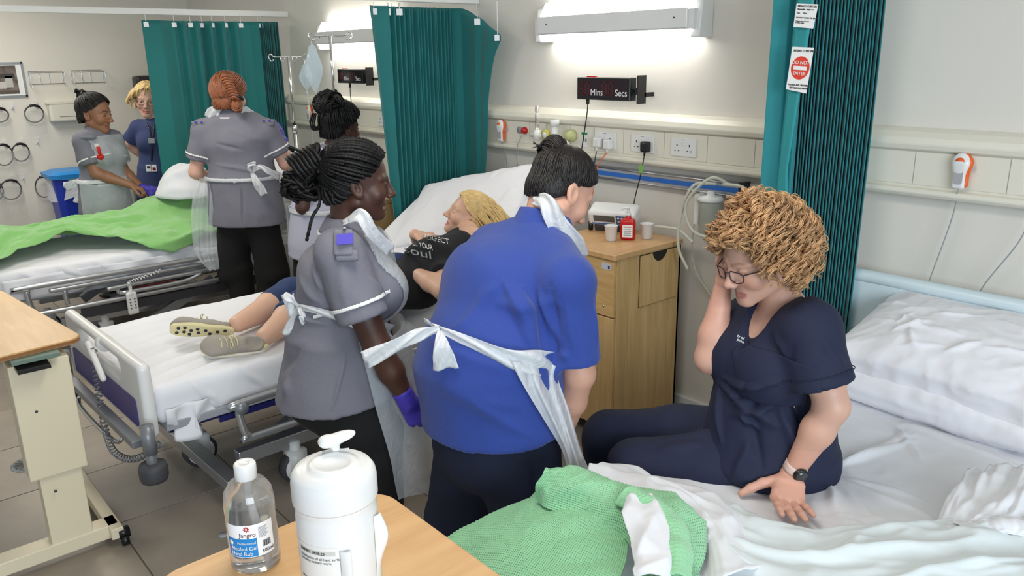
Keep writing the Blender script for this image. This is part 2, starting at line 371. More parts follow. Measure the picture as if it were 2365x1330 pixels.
def surfnet(F, o, h, smooth=1):
    S = F < 0; a = S[:-1, :-1, :-1]; cnt = np.zeros(a.shape, np.int8)
    C8 = [(i, j, k) for i in (0, 1) for j in (0, 1) for k in (0, 1)]
    nx, ny, nz = F.shape; sl = lambda i, j, k: (slice(i, nx-1+i), slice(j, ny-1+j), slice(k, nz-1+k))
    for c in C8: cnt += S[sl(*c)]
    act = (cnt > 0) & (cnt < 8); idx = np.argwhere(act); n = len(idx)
    if n == 0: return np.zeros((0, 3)), np.zeros((0, 4), int)
    ID = np.full(a.shape, -1, np.int64); ID[act] = np.arange(n)
    vals = {c: F[idx[:, 0]+c[0], idx[:, 1]+c[1], idx[:, 2]+c[2]] for c in C8}
    acc = np.zeros((n, 3)); w = np.zeros(n)
    for c in C8:
        for d in range(3):
            if c[d]: continue
            e = list(c); e[d] = 1; e = tuple(e); v0 = vals[c]; v1 = vals[e]; m = (v0 < 0) != (v1 < 0)
            t = np.where(m, v0/(np.where(m, v0-v1, 1)), 0); p = np.repeat(np.array([c], float), n, 0); p[:, d] = t
            acc += p*m[:, None]; w += m
    V = (idx+acc/w[:, None])*h+o
    Fs = []
    for d in range(3):
        e1, e2 = (d+1) % 3, (d+2) % 3
        A = [slice(1, -1)]*3; A[d] = slice(0, -1); B = list(A); B[d] = slice(1, None)
        s0 = S[tuple(A)]; s1 = S[tuple(B)]; q = np.argwhere(s0 != s1)
        if len(q) == 0: continue
        ins = s0[tuple(q.T)]; g = q.copy(); g[:, e1] += 1; g[:, e2] += 1
        def at(a1, a2):
            r = g.copy(); r[:, e1] -= a1; r[:, e2] -= a2
            return ID[r[:, 0], r[:, 1], r[:, 2]]
        f = np.stack([at(1, 1), at(0, 1), at(0, 0), at(1, 0)], 1); f[~ins] = f[~ins][:, ::-1]; Fs.append(f[(f >= 0).all(1)])
    Fq = np.vstack(Fs)
    for _ in range(smooth):
        acc = np.zeros_like(V); w = np.zeros(n)
        for k in range(4):
            a_, b_ = Fq[:, k], Fq[:, (k+1) % 4]; np.add.at(acc, a_, V[b_]); np.add.at(acc, b_, V[a_]); np.add.at(w, a_, 1); np.add.at(w, b_, 1)
        g = w > 0; V[g] = V[g]*.5+.5*acc[g]/w[g][:, None]
    return V, Fq
def keep(V, F, mask):
    """keep the faces whose four vertices pass, drop unused vertices"""
    F = F[mask[F].all(1)]; u, inv = np.unique(F, return_inverse=True); return V[u], inv.reshape(F.shape)
def _rbox(s, c, half, B=None, r=.02, k=None, op='u'):
    c = np.asarray(c, float); half = np.asarray(half, float); B = np.eye(3) if B is None else np.asarray(B, float)
    def fn(X, Y, Z):
        x = X-c[0]; y = Y-c[1]; z = Z-c[2]; q = [np.abs(x*B[i][0]+y*B[i][1]+z*B[i][2])-(half[i]-r) for i in range(3)]
        return np.sqrt(sum(np.maximum(v, 0)**2 for v in q))+np.minimum(np.maximum(np.maximum(q[0], q[1]), q[2]), 0)-r
    e = np.abs(B).T@half; return s._add(op, fn, c-e, c+e, k)
Sdf.rbox = _rbox
def text(body, size, org, right, up, m, parent, name='lettering', depth=.0006, align='LEFT', space=1.0):
    cu = bpy.data.curves.new(name, 'FONT'); cu.body = body; cu.size = size; cu.extrude = depth; cu.align_x = align; cu.space_line = space
    o = bpy.data.objects.new(name, cu); COL.objects.link(o); right = nrm(right); up = nrm(up); nz = np.cross(right, up)
    dg = bpy.context.evaluated_depsgraph_get(); me = bpy.data.meshes.new_from_object(o.evaluated_get(dg)); bpy.data.objects.remove(o); bpy.data.curves.remove(cu)
    V = np.array([v.co[:] for v in me.vertices]); F = [list(p.vertices) for p in me.polygons]; bpy.data.meshes.remove(me)
    W = np.asarray(org, float)+V[:, 0:1]*right+V[:, 1:2]*up+V[:, 2:3]*nz
    return mk(name, W, F, m, parent, smooth=False)
# ---------------- the setting ----------------
WX = -8.8; WY = 3.15
def struct(name, vf, m, parent=None): o = mk(name, vf[0], vf[1], m, parent, smooth=False); tag(o, kind='structure') if parent is None else None; return o
fl = struct('floor', box(WX, 1.6, -2.5, WY, -.06, -.004), MGROUT)
tv, tf = box(-.2625, .2625, -.2625, .2625, -.006, .0)
tm = bpy.data.meshes.new('tile'); tm.from_pydata(tv.tolist(), [], tf); tm.materials.append(MTILE)
_n = 0
for i in range(-2, 18):
    for j in range(-6, 7):
        cx = -3.755+.2655+.531*(7-i)-.531*4; cy = .62+.2655+.531*(j-2)
        if cx < WX+.2 or cx > 1.2 or cy > WY-.2 or cy < -2.3: continue
        t = bpy.data.objects.new('tile', tm); COL.objects.link(t); t.parent = fl; t.location = (cx, cy, rnd.uniform(-.0012, .0008)); _n += 1
struct('wall_back', box(WX-.1, 1.6, WY, WY+.12, 0, 2.7), MW)
struct('wall_left', box(WX-.12, WX, -2.5, WY, 0, 2.7), MWL)
struct('ceiling', box(WX, 1.6, -2.5, WY, 2.7, 2.78), MCEIL)
struct('baseboard_back', box(WX, 1.6, WY-.018, WY, 0, .09), MWHITE2)
struct('baseboard_left', box(WX, WX+.018, -2.5, WY-.02, 0, .09), MWHITE2)
# bed-head trunking (a profile run along the back wall) with its cover panels
def runx(prof, x0, x1):
    n = len(prof); V = [(x0, y, z) for y, z in prof]+[(x1, y, z) for y, z in prof]
    return A3(*V), [list(range(n)), list(range(2*n-1, n-1, -1))]+[[i, n+i, n+(i+1) % n, (i+1) % n] for i in range(n)]
prof = [(WY, 1.515), (WY-.02, 1.515), (WY-.055, 1.505), (WY-.082, 1.485), (WY-.092, 1.462), (WY-.085, 1.442), (WY-.066, 1.436), (WY-.062, 1.43), (WY-.062, 1.308), (WY-.066, 1.302),
        (WY-.082, 1.296), (WY-.084, 1.282), (WY-.072, 1.268), (WY-.04, 1.262), (WY, 1.262)]
tr = struct('trim_1', runx(prof, -8.3, 1.5), MCREAM); bevel(tr, .003, 1)
xs = [-8.3, -7.2, -6.3, -5.4, -4.6, -3.72, -3.45, -3.31, -3.12, -2.94, -2.74, -2.48, -2.23, -1.98, -1.30, -.98, -.3, .6, 1.5]
for a, b in zip(xs, xs[1:]):
    p = mk('trunking_panel', *box(a+.002, b-.002, WY-.067, WY-.06, 1.312, 1.432), MCREAM, tr, smooth=False)
# ---------------- wall lamps ----------------
def wall_lamp(x0, x1, label):
    cx = (x0+x1)/2; t = thing('wall_lamp', label, 'lamp', (cx, WY, 1.95), 'bed-head wall lamps')
    yf = WY-.13
    o = mk('front_panel', *box(x0+.05, x1-.05, yf, yf+.012, 1.905, 1.99), MWHITE, t, smooth=False); bevel(o, .002, 1)
    mk('housing', *box(x0+.02, x1-.02, yf+.012, WY, 1.90, 1.985), MWHITE, t, smooth=False)
    for xa, xb in ((x0, x0+.05), (x1-.05, x1)):
        V, F = box(xa, xb, yf-.004, WY, 1.862, 2.035); V[[4, 5]] += A3(0, .05, 0); V[[0, 1]] += A3(0, .03, 0)
        o = mk('end_cap', V, F, MWHITE, t, smooth=False); bevel(o, .008, 3)
    V, F = box(x0+.05, x1-.05, yf+.012, WY-.01, 1.866, 1.90); V[[0, 1]] += A3(0, .03, 0); mk('diffuser', V, F, MLAMP, t, smooth=False)
    V, F = box(x0+.05, x1-.05, yf+.02, WY-.01, 1.99, 2.06); V[[4, 5]] += A3(0, .04, 0); mk('diffuser', V, F, MLAMP, t, smooth=False)
    for sx in (x0+.12, x1-.12):
        V, F = lathe([(.004, 0), (.004, .002), (0, .003)], (sx, yf, 1.95), 10, [(1, 0, 0), (0, 0, 1), (0, -1, 0)]); mk('screw', V, F, MRUB, t)
wall_lamp(-3.36, -2.28, 'white wall lamp glowing above the clock marked Mins and Secs, whole in view')
wall_lamp(-5.86, -4.78, 'white wall lamp partly hidden behind the middle teal curtain')
# ---------------- countdown clocks ----------------
SEG = {'8': 'abcdefg'}
def clock(x0, x1, y, z0, z1, label, full=True):
    t = thing('digital_clock', label, 'clock', ((x0+x1)/2, y, z0), 'digital timers on the wall'); X = A3(1, 0, 0)
    o = mk('case', *box(x0, x1, y, y+.05, z0, z1), MBLACK, t, smooth=False); bevel(o, .003, 1)
    mk('display', *box(x0+.012, x1-.012, y-.002, y, z0+.012, z1-.01), mat('dark_red_display', (34, 8, 16), .15), t, smooth=False)
    w = x1-x0; h = z1-z0; mseg = mat('unlit_red_segment', (88, 16, 28), .3)
    for fx in ((.05, .17, .50, .62)):
        dx = x0+fx*w; dw = .088*w; zz0 = z0+.2*h; zz1 = z0+.8*h; zm = (zz0+zz1)/2; q = .006; P = []
        for (a, b, c, d) in ((dx, dx+dw, zz0, zz0+q), (dx, dx+dw, zm-q/2, zm+q/2), (dx, dx+dw, zz1-q, zz1), (dx, dx+q, zz0, zm), (dx, dx+q, zm, zz1), (dx+dw-q, dx+dw, zz0, zm), (dx+dw-q, dx+dw, zm, zz1)):
            P.append(box(a, b, y-.0035, y-.002, c+.001, d-.001))
        V, F = join(*P); mk('segment_digit', V, F, mseg, t, smooth=False)
    text('Mins', h*.42, (x0+.275*w, y-.003, z0+h*.2), X*1, UP, MWHITE, t, 'mins_lettering')
    text('Secs', h*.42, (x0+.74*w, y-.003, z0+h*.2), X*1, UP, MWHITE, t, 'secs_lettering')
    for k in range(3): mk('reset_button', *box(x0+.06+.022*k, x0+.076+.022*k, y+.01, y+.022, z1, z1+.006), MRED, t, smooth=False)
    V, F = join(box(x1+.045, x1+.052, y+.0, y+.06, z0-.012, z1+.012), box(x1, x1+.05, y+.022, y+.032, z0+.04, z0+.055), box(x1+.02, x1+.03, y+.018, y+.04, z0+.03, z0+.066), box(x1+.045, x1+.052, y+.05, WY, z0+.02, z0+.04))
    mk('swivel_bracket', V, F, MBLACK, t, smooth=False); return t
clock(-3.02, -2.66, 3.03, 1.575, 1.685, 'black digital clock marked Mins and Secs on a bracket, above the sockets')
clock(-5.53, -5.17, 3.03, 1.62, 1.72, 'black digital clock half hidden by the middle curtain')
# ---------------- sockets, plugs, cords ----------------
yp = WY-.067
def socket(x, label, g='double wall sockets in the trunking'):
    t = thing('wall_socket', label, 'socket', (x, yp, 1.37), g)
    o = mk('face_plate', *box(x-.073, x+.073, yp-.009, yp, 1.328, 1.414), MWHITE, t, smooth=False); bevel(o, .003, 2)
    for s in (-1, 1):
        mk('rocker_switch', *box(x+s*.009-.007, x+s*.009+.007, yp-.012, yp-.009, 1.378, 1.396), MWHITE2, t, smooth=False)
        c = x+s*.036; V, F = join(box(c-.003, c+.003, yp-.0098, yp-.009, 1.375, 1.385), box(c-.014, c-.007, yp-.0098, yp-.009, 1.352, 1.357), box(c+.007, c+.014, yp-.0098, yp-.009, 1.352, 1.357))
        mk('pin_slots', V, F, MRUB, t, smooth=False)
    mk('marking', *box(x-.01, x+.01, yp-.0096, yp-.009, 1.404, 1.407), MGREY, t, smooth=False)
socket(-2.86, 'double white wall socket holding two white plugs'); socket(-2.61, 'double white wall socket holding the black plug'); socket(-2.36, 'empty double white wall socket nearest the right-hand curtain'); socket(-5.0, 'white wall socket behind the middle curtain')
def plug(x, z, m, label, path, cm, r=.0028):
    t = thing('power_plug', label, 'plug', (x, yp-.01, z))
    s = Sdf(.01).rbox((x, yp-.025, z), (.024, .017, .026), r=.009); V, F = s.mesh(.003); mk('plug_body', V, F, m, t)
    V, F = tube([(x, yp-.03, z-.02), (x, yp-.031, z-.045)], [.007, .004], 8); mk('strain_relief', V, F, m, t)
    V, F = tube(spline([(x, yp-.031, z-.04)]+path, 40), r, 8); mk('cord', V, F, cm, t); return t
plug(-2.895, 1.36, MWHITE, 'white plug with black cord, left in its socket', [(-2.9, 3.03, 1.2), (-2.9, 3.0, 1.08), (-2.86, 2.99, 1.0)], MBLACK)
t = plug(-2.822, 1.355, MWHITE, 'white plug with orange-red cord, right in its socket', [(-2.84, 3.0, 1.24), (-2.87, 3.0, 1.1), (-2.9, 2.98, 1.0)], MORANGE)
t = plug(-2.575, 1.36, MBLACK, 'black plug with a green tag on its black cord', [(-2.585, 3.04, 1.22), (-2.61, 3.03, 1.1), (-2.6, 3.0, 1.0), (-2.62, 2.98, .952)], MBLACK)
mk('test_tag', *box(-2.59, -2.56, 3.03, 3.032, 1.235, 1.275), mat('green_tag', (120, 170, 90), .5), t, smooth=False)
V, F = join(tube(spline([(-2.96, 3.05, 1.577), (-2.965, 3.05, 1.5), (-3.0, 3.045, 1.3), (-3.0, 3.03, 1.2), (-3.0, 3.03, 1.1)], 40), .003, 8), box(-2.966, -2.954, 3.044, 3.056, 1.55, 1.576))
tag(mk('clock_cord', V, F, MBLACK), 'black cord hanging from the fully visible clock', 'cord')
V, F = join(tube(spline([(-5.39, 3.05, 1.62), (-5.39, 3.05, 1.5), (-5.33, 3.04, 1.35), (-5.28, 3.03, 1.25)], 30), .003, 8), box(-5.396, -5.384, 3.044, 3.056, 1.59, 1.62))
tag(mk('clock_cord', V, F, MBLACK), 'black cord hanging from the half-hidden clock', 'cord')
# data outlet with green sticker
t = thing('data_outlet', 'white data outlet with a green sticker, left of the plugs', 'outlet', (-3.0, yp, 1.37))
mk('outlet_plate', *box(-3.03, -2.985, yp-.006, yp, 1.325, 1.405), MWHITE, t, smooth=False); mk('green_label', *box(-3.028, -2.987, yp-.008, yp-.006, 1.39, 1.403), mat('green_sticker', (50, 140, 90)), t, smooth=False)
for s in (-3.018, -3.001): mk('port', *box(s, s+.01, yp-.008, yp-.006, 1.355, 1.37), mat('port_green', (110, 150, 130)), t, smooth=False)
def callbell(x, z, label, cable):
    t = thing('nurse_call_handset', label, 'handset', (x, yp-.02, z), 'nurse call handsets on the trunking')
    ax = [(1, 0, 0), (0, 0, 1), (0, -1, 0)]
    s = Sdf(.02).rbox((x, yp-.022, z-.02), (.022, .012, .05), r=.01).ell((x, yp-.022, z+.025), (.03, .014, .034)); V, F = s.mesh(.003); mk('shell', V, F, MWHITE, t)
    s = Sdf(.02).rbox((x+.006, yp-.016, z-.015), (.024, .01, .05), r=.01).ell((x+.006, yp-.016, z+.025), (.03, .01, .034)); V, F = s.mesh(.003); mk('orange_edge', V, F, MORANGE, t)
    V, F = prism(rrect(-.015, .015, -.052, .03, .01), 0, .0015); V = np.stack([x+V[:, 0], yp-.0345-V[:, 2], z+V[:, 1]], 1); mk('grey_face', V, [f[::-1] for f in F], mat('handset_grey', (170, 168, 172), .4), t, smooth=False)
    V, F = lathe([(.017, 0), (.016, .004), (0, .005)], (x, yp-.034, z+.026), 20, ax); mk('call_button', V, F, MORANGE, t)
    mk('clip', *box(x+.03, x+.045, yp-.02, yp, z-.005, z+.012), MCLEAR, t, smooth=False)
    if cable is not None: V, F = tube(spline([(x, yp-.02, z-.07)]+cable, 40), .0022, 6); mk('cable', V, F, MGREY, t)
callbell(-3.68, 1.38, 'white nurse call handset with orange button beside the middle curtain', [(-3.68, 3.1, 1.2), (-3.66, 3.1, .95), (-3.65, 3.09, .7)])
callbell(-1.13, 1.385, 'white nurse call handset with orange button above the right-hand bed', [(-1.15, 3.1, 1.2), (-1.2, 3.1, .95), (-1.24, 3.1, .75)])
callbell(-6.1, 1.38, 'white nurse call handset far back beside the drip stands', None)
V, F = tube(spline([(-.88, 3.08, 1.3), (-.92, 3.09, 1.15), (-1.02, 3.1, .95), (-1.08, 3.1, .72)], 30), .0022, 6); tag(mk('hanging_cable', V, F, MGREY), 'thin grey cable hanging at the far right of the wall', 'cable')
V, F = tube(spline([(-3.5, 3.07, 1.36), (-3.54, 3.06, 1.25), (-3.53, 3.09, 1.0), (-3.5, 3.09, .75)], 30), .002, 6); tag(mk('hanging_cable', V, F, MGREY), 'thin pale cable hanging below the red wall button', 'cable')
ax = [(1, 0, 0), (0, 0, 1), (0, -1, 0)]
t = thing('alarm_button', 'round red wall button with pale surround beside the oxygen outlet', 'button', (-3.5, yp, 1.39))
V, F = lathe([(.02, 0), (.02, .008), (.0, .009)], (-3.53, yp, 1.385), 20, ax); mk('pale_cap', V, F, MGREY, t)
V, F = lathe([(.02, 0), (.02, .012), (.014, .022), (0, .024)], (-3.485, yp, 1.385), 20, ax); mk('red_cap', V, F, MRED, t)
# oxygen flowmeter
t = thing('oxygen_flowmeter', 'clear and white oxygen flowmeter with yellow gauge on the trunking', 'flowmeter', (-3.3, yp, 1.36))
V, F = tube([(-3.33, yp-.05, 1.4), (-3.33, yp-.05, 1.53)], .011, 12); mk('flow_tube', V, F, MGLASS, t)
V, F = join(tube([(-3.38, yp-.05, 1.37), (-3.12, yp-.05, 1.36)], .012, 10), tube([(-3.19, yp-.05, 1.34), (-3.19, yp-.05, 1.44)], .018, 12), tube([(-3.19, yp-.05, 1.43), (-3.19, yp-.05, 1.46)], .026, 12), tube([(-3.33, yp-.05, 1.35), (-3.33, yp-.05, 1.4)], .022, 12)); mk('valve_body', V, F, MWHITE2, t)
V, F = lathe([(.027, 0), (.027, .02), (0, .021)], (-3.25, yp-.05, 1.38), 20, ax); mk('yellow_gauge', V, F, mat('yellow_gauge', (205, 200, 90), .4), t)
V, F = lathe([(.016, 0), (.016, .022), (0, .023)], (-3.25, yp-.052, 1.38), 20, ax); mk('gauge_dial', V, F, MWHITE, t)
V, F = lathe([(.032, 0), (.034, .02), (.022, .026), (.022, .045), (0, .046)], (-3.1, yp, 1.38), 20, ax); mk('wall_outlet', V, F, mat('outlet_green', (196, 200, 140), .4), t)
V, F = tube([(-3.19, yp-.05, 1.24), (-3.19, yp-.05, 1.34)], .02, 12); mk('humidifier_cup', V, F, MGLASS, t)
# equipment rail
t = thing('equipment_rail', 'metal equipment rail with a blue stripe, end-capped in black, above the cabinet', 'rail', (-2.5, WY, 1.2))
mk('rail_body', *box(-3.1, -2.06, WY-.045, WY, 1.165, 1.23), MSILV, t, smooth=False); mk('blue_stripe', *box(-3.1, -2.06, WY-.047, WY-.045, 1.185, 1.208), MBLUE, t, smooth=False)
for z in (1.17, 1.226):
    V, F = tube([(-3.1, WY-.046, z), (-2.06, WY-.046, z)], .006, 8); mk('rail_lip', V, F, MSILV, t)
mk('end_cap', *box(-2.06, -2.035, WY-.055, WY, 1.155, 1.235), MBLACK, t, smooth=False)
# suction canister and tubing
t = thing('suction_canister', 'clear suction canister with white lid and looped tubing hanging on the rail', 'canister', (-2.17, 3.05, 1.0))
cx, cy = -2.17, 3.045
V, F = lathe([(.045, 0), (.048, .005), (.055, .15), (.055, .155), (.052, .15), (.045, .008)], (cx, cy, .99), 28); mk('jar', V, F, plasticsheet('jar_plastic', (225, 225, 212), .5, .08, .1), t)
V, F = lathe([(.03, 0), (.034, .09), (.03, .092)], (cx-.005, cy, 1.05), 20); mk('inner_float', V, F, plasticsheet('float_plastic', (190, 192, 190), .7, .2, .1), t)
V, F = lathe([(.06, 0), (.06, .012), (.05, .022), (.02, .026), (.018, .045), (0, .046)], (cx, cy, 1.145), 28); mk('lid', V, F, MWHITE, t)
mk('bracket', *box(cx-.075, cx-.05, cy-.02, WY-.05, 1.03, 1.17), MWHITE, t, smooth=False)
for k in range(10): mk('graduation', *box(cx-.01, cx+.012, cy-.0565, cy-.0555, 1.0+.013*k, 1.001+.013*k), MGREY, t, smooth=False)
pl = lambda *p: spline([ony(x, y, Y) for x, y, Y in p], 60)
for k, pts in enumerate(([(1655, 425, 3.02), (1600, 430, 2.98), (1572, 500, 2.97), (1567, 570, 2.96), (1588, 622, 2.95)],
                         [(1690, 428, 3.02), (1640, 412, 2.97), (1585, 470, 2.96), (1598, 530, 2.96), (1650, 550, 2.96), (1720, 548, 3.0)],
                         [(1670, 425, 3.0), (1720, 435, 3.0), (1742, 480, 3.02), (1745, 560, 3.04)],
                         [(1620, 440, 3.02), (1600, 540, 3.05), (1605, 620, 3.08), (1650, 695, 3.08)],
                         [(1510, 522, 2.97), (1540, 525, 2.97), (1570, 532, 2.97), (1600, 560, 2.97)])):
    V, F = tube(pl(*pts), .007 if k != 3 else .004, 10); mk('tubing', V, F, MTUBEC, t)
# ---------------- left wall ----------------
lw = lambda x, y: onx(x, y, WX+.01)
def lwbox(p0, p1, d0, d1):
    a, b = onx(*p0, WX), onx(*p1, WX); return box(WX+d0, WX+d1, min(a[1], b[1]), max(a[1], b[1]), min(a[2], b[2]), max(a[2], b[2]))
t = thing('picture_frame', 'framed ward photograph on the far left wall', 'picture', lw(20, 180))
a = onx(64, 223, WX); b = onx(52, 143, WX); y1 = a[1]; y0 = y1-.52; z0, z1 = a[2], b[2]
f_ = [box(WX, WX+.02, y0, y1, z0, z0+.016), box(WX, WX+.02, y0, y1, z1-.016, z1), box(WX, WX+.02, y0, y0+.016, z0, z1), box(WX, WX+.02, y1-.016, y1, z0, z1)]
V, F = join(*f_); mk('frame', V, F, MSILV, t, smooth=False); mk('mount', *box(WX, WX+.008, y0+.016, y1-.016, z0+.016, z1-.016), MPAPER, t, smooth=False)
mk('print', *box(WX+.008, WX+.010, y0+.03, y1-.06, z0+.03, z1-.03), mat('ward_print', (112, 100, 92), .4, var=.5, vs_=14), t, smooth=False)
for (a0, a1, b0, b1, c) in ((.3, .36, .08, .14, (200, 196, 190)), (.36, .42, .09, .19, (190, 186, 180)), (.22, .3, .07, .13, (150, 150, 152)), (.25, .44, .17, .21, (60, 56, 54)), (.16, .46, .03, .06, (90, 78, 68))):
    mk('print_shape', *box(WX+.010, WX+.0105, y0+a0, y0+a1, z0+b0, z0+b1), mat('print_tone', c, .4), t, smooth=False)
def wire_basket(pxs, label):
    (x0, y0_), (x1, y1_), (xb0, yb), (xb1, yb1) = pxs
    t = thing('wire_rack', label, 'rack', lw(x0, y0_), 'empty wire glove racks on the left wall')
    A = onx(x0, y0_, WX+.01); B = onx(x1, y1_, WX+.01); h = .115; d = .1; P = []
    for dx, z in ((0, 0), (d, -.015), (0, -h), (d, -h)): P.append([A+A3(dx, 0, z), A3(A[0]+dx, B[1], A[2]+z)])
    for y in (A[1], B[1]):
        P.append([A3(A[0], y, A[2]), A3(A[0]+d, y, A[2]-.015)]); P.append([A3(A[0], y, A[2]-h), A3(A[0]+d, y, A[2]-h)]); P.append([A3(A[0], y, A[2]), A3(A[0], y, A[2]-h)]); P.append([A3(A[0]+d, y, A[2]-.015), A3(A[0]+d, y, A[2]-h-.03)])
    for k in (.33, .6): y = A[1]*(1-k)+B[1]*k; P.append([A3(A[0], y, A[2]), A3(A[0], y, A[2]-h)])
    V, F = tubes([np.linspace(p[0], p[1], 3) for p in P], .0028, 6); mk('wire', V, F, MCHROME, t)
wire_basket(((63, 165), (142, 165), (68, 188), (145, 190)), 'empty wire rack next to the framed photograph')
wire_basket(((162, 163), (235, 163), (168, 186), (240, 188)), 'empty wire rack above the cream dispenser')
t = thing('towel_dispenser', 'cream paper towel dispenser on the left wall', 'dispenser', lw(150, 277))
s = Sdf(.01).rbox(onx(158, 256, WX)+A3(.06, 0, 0), (.06, .185, .09), r=.015); V, F = s.mesh(.008); mk('casing', V, F, MCREAM, t)
c = onx(158, 266, WX); mk('paper_slot', *box(WX+.119, WX+.123, c[1]-.1, c[1]+.1, c[2]-.006, c[2]), mat('dispenser_shadow_gap', (150, 140, 120)), t, smooth=False)
mk('dispenser_lid', *box(WX, WX+.126, c[1]-.188, c[1]+.188, c[2]+.115, c[2]+.13), MCREAM, t, smooth=False)
t = thing('black_dispenser', 'black wall dispenser behind the woman with short blonde hair', 'dispenser', lw(325, 255))
a = onx(302, 175, WX); b = onx(312, 252, WX); s = Sdf(.01).rbox(A3(WX+.08, a[1]+.17, (a[2]+b[2])/2), (.08, .17, (a[2]-b[2])/2), r=.03); V, F = s.mesh(.008); mk('casing', V, F, mat('dispenser_black', (52, 50, 52), .35), t)
mk('paper_tongue', *box(WX+.04, WX+.1, a[1]+.08, a[1]+.28, b[2]-.04, b[2]+.01), MPAPER, t, smooth=False)
# straps hanging from hooks
def strap(cx, cy, rx, ry, label, tilt=0):
    c = onx(cx, cy, WX+.05); t = thing('hanging_strap_loop', label, 'strap', c, 'black strap loops hung on the left wall')
    k = 6.9/1850; a = np.linspace(0, 2*PI, 33)[:-1]; P = np.stack([0.02*np.sin(a), rx*k*np.cos(a+tilt), ry*k*np.sin(a)], 1)+c; P = np.vstack([P, P[:1]])
    V, F = tube(P, .0065, 8, cap=False); mk('loop', V, F, MRUB, t)
    q = P[(5*32)//20:]; V, F = tube(P[4:11], .012, 8); mk('buckle', V, F, MBLACK, t)
    V, F = grid(lambda U, W: c+np.stack([.01+.03*np.sin(U*PI)+0*W, (U-.5)*2*rx*k*1.15, -W*ry*k*2.6+.02], 1)+.012*pn(np.stack([U*4, W*4, U*0], 1), 1.3, int(cx))[:, None], 12, 16); mk('clear_bag', V, F, MCLEAR, t)
    h = onx(cx+2, cy-ry-4, WX); mk('hook', *box(WX, WX+.03, h[1]-.01, h[1]+.01, h[2]-.03, h[2]+.02), MWHITE, t, smooth=False)
for cx, cy, rx, ry, lb in ((-2, 266, 20, 17, 'strap loop cut off by the left picture edge, top row'), (79, 263, 21, 21, 'strap loop nearest the cream dispenser, top row'), (8, 358, 21, 26, 'strap loop at the left end of the middle row'),
                           (48, 352, 19, 22, 'strap loop right of the other in the middle row'), (-14, 442, 20, 24, 'strap loop mostly outside the left edge, bottom row'), (25, 438, 23, 25, 'middle strap loop of the bottom row'), (101, 432, 19, 27, 'strap loop nearest the blue bin, bottom row')):
    strap(cx, cy, rx, ry, lb)
for (cx, cy), hl in zip(((27, 245), (85, 325), (52, 408)), ('between the two top-row strap loops', 'below the loop nearest the cream dispenser', 'lowest, above the bottom-row loops')):
    c = onx(cx, cy, WX); t = thing('wall_hook', 'empty clear wall hook, '+hl, 'hook', c, 'empty clear hooks'); mk('plate', *box(WX, WX+.006, c[1]-.02, c[1]+.02, c[2]-.03, c[2]+.03), MWHITE, t, smooth=False)
    V, F = tube(spline([c+A3(0, 0, .0), c+A3(.03, 0, -.02), c+A3(.05, 0, .0)], 8), .005, 6); mk('prong', V, F, MWHITE, t)
# bin
t = thing('pedal_bin', 'blue waste bin with light blue lid and a white liner by the left wall', 'bin', (-8.25, 1.75, 0))
c = A3(-8.3, onx(162, 420, -8.3)[1]+.03, 0)
def sq(r0, z0, r1, z1, m, nm, rr=.06):
    p0 = rrect(-r0, r0, -r0, r0, rr); p1 = rrect(-r1, r1, -r1, r1, rr); n = len(p0)
    V = A3(*([(x, y, z0) for x, y in p0]+[(x, y, z1) for x, y in p1]))+c; F = [list(range(n-1, -1, -1)), list(range(n, 2*n))]+[[i, (i+1) % n, n+(i+1) % n, n+i] for i in range(n)]
    return mk(nm, V, F, m, t, smooth=False)
sq(.15, 0, .2, .78, MBINB, 'bucket'); sq(.225, .79, .23, .83, MBINL, 'lid', .07); sq(.2, .83, .17, .85, MBINL, 'lid_crown')
V, F = grid(lambda U, W: c+np.stack([(.215+.02*W)*np.cos(U*2*PI), (.215+.02*W)*np.sin(U*2*PI), .79-.18*W-.03*np.sin(U*17)*W], 1), 60, 6); mk('liner', V, F, MTIE, t)
# ---------------- curtain tracks and curtains ----------------
def track(x, z, y0, label):
    o = mk('curtain_track', *box(x-.018, x+.018, y0, WY, z, z+.045), MWHITE2, smooth=False, base=(x, y0, z)); tag(o, label, 'curtain rail'); bevel(o, .003, 1)
track(-6.52, 2.13, -1.2, 'white curtain rail over the far left bed'); track(-3.98, 2.095, 2.2, 'white curtain rail above the middle curtain')
def curtain(nm_label, path, zt, zb, n_s, nz, m, topfn=None, warp=None, seed=0, parent=None, hooks=(), name='cloth', hz=.05):
    P = np.asarray(path, float); L = np.r_[0, np.cumsum(np.linalg.norm(np.diff(P, axis=0), axis=1))]; L /= L[-1]
    def fn(U, W):
        x = np.interp(U, L, P[:, 0]); y = np.interp(U, L, P[:, 1]); top = zt if topfn is None else topfn(U); z = top+(zb-top)*W
        Q = np.stack([x, y, z], 1); q = pn(Q*A3(1, 1, .35), 2.2, seed)*.02*W; Q[:, 0] += q; Q[:, 1] += q*.5
        return Q if warp is None else warp(Q, U, W)
    V, F = grid(fn, n_s, nz); return V, F
def pleats(p0, p1, n, amp, jit=.25, seed=1, m=10, sharp=1.0, fall=None):
    r = random.Random(seed); p0 = A3(*p0); p1 = A3(*p1); d = p1-p0; nn = nrm(A3(-d[1], d[0])); out = []; cuts = np.cumsum([0]+[1+r.uniform(-jit, jit) for _ in range(n)]); cuts /= cuts[-1]
    if fall: cuts = cuts**fall
    for i in range(n):
        a = amp*(1+r.uniform(-.35, .35))
        for j in range(m):
            t = cuts[i]+(cuts[i+1]-cuts[i])*j/m; ph = math.sin(2*PI*j/m); out.append(p0+d*t+nn*a*math.copysign(abs(ph)**sharp, ph))
    out.append(p1); return out
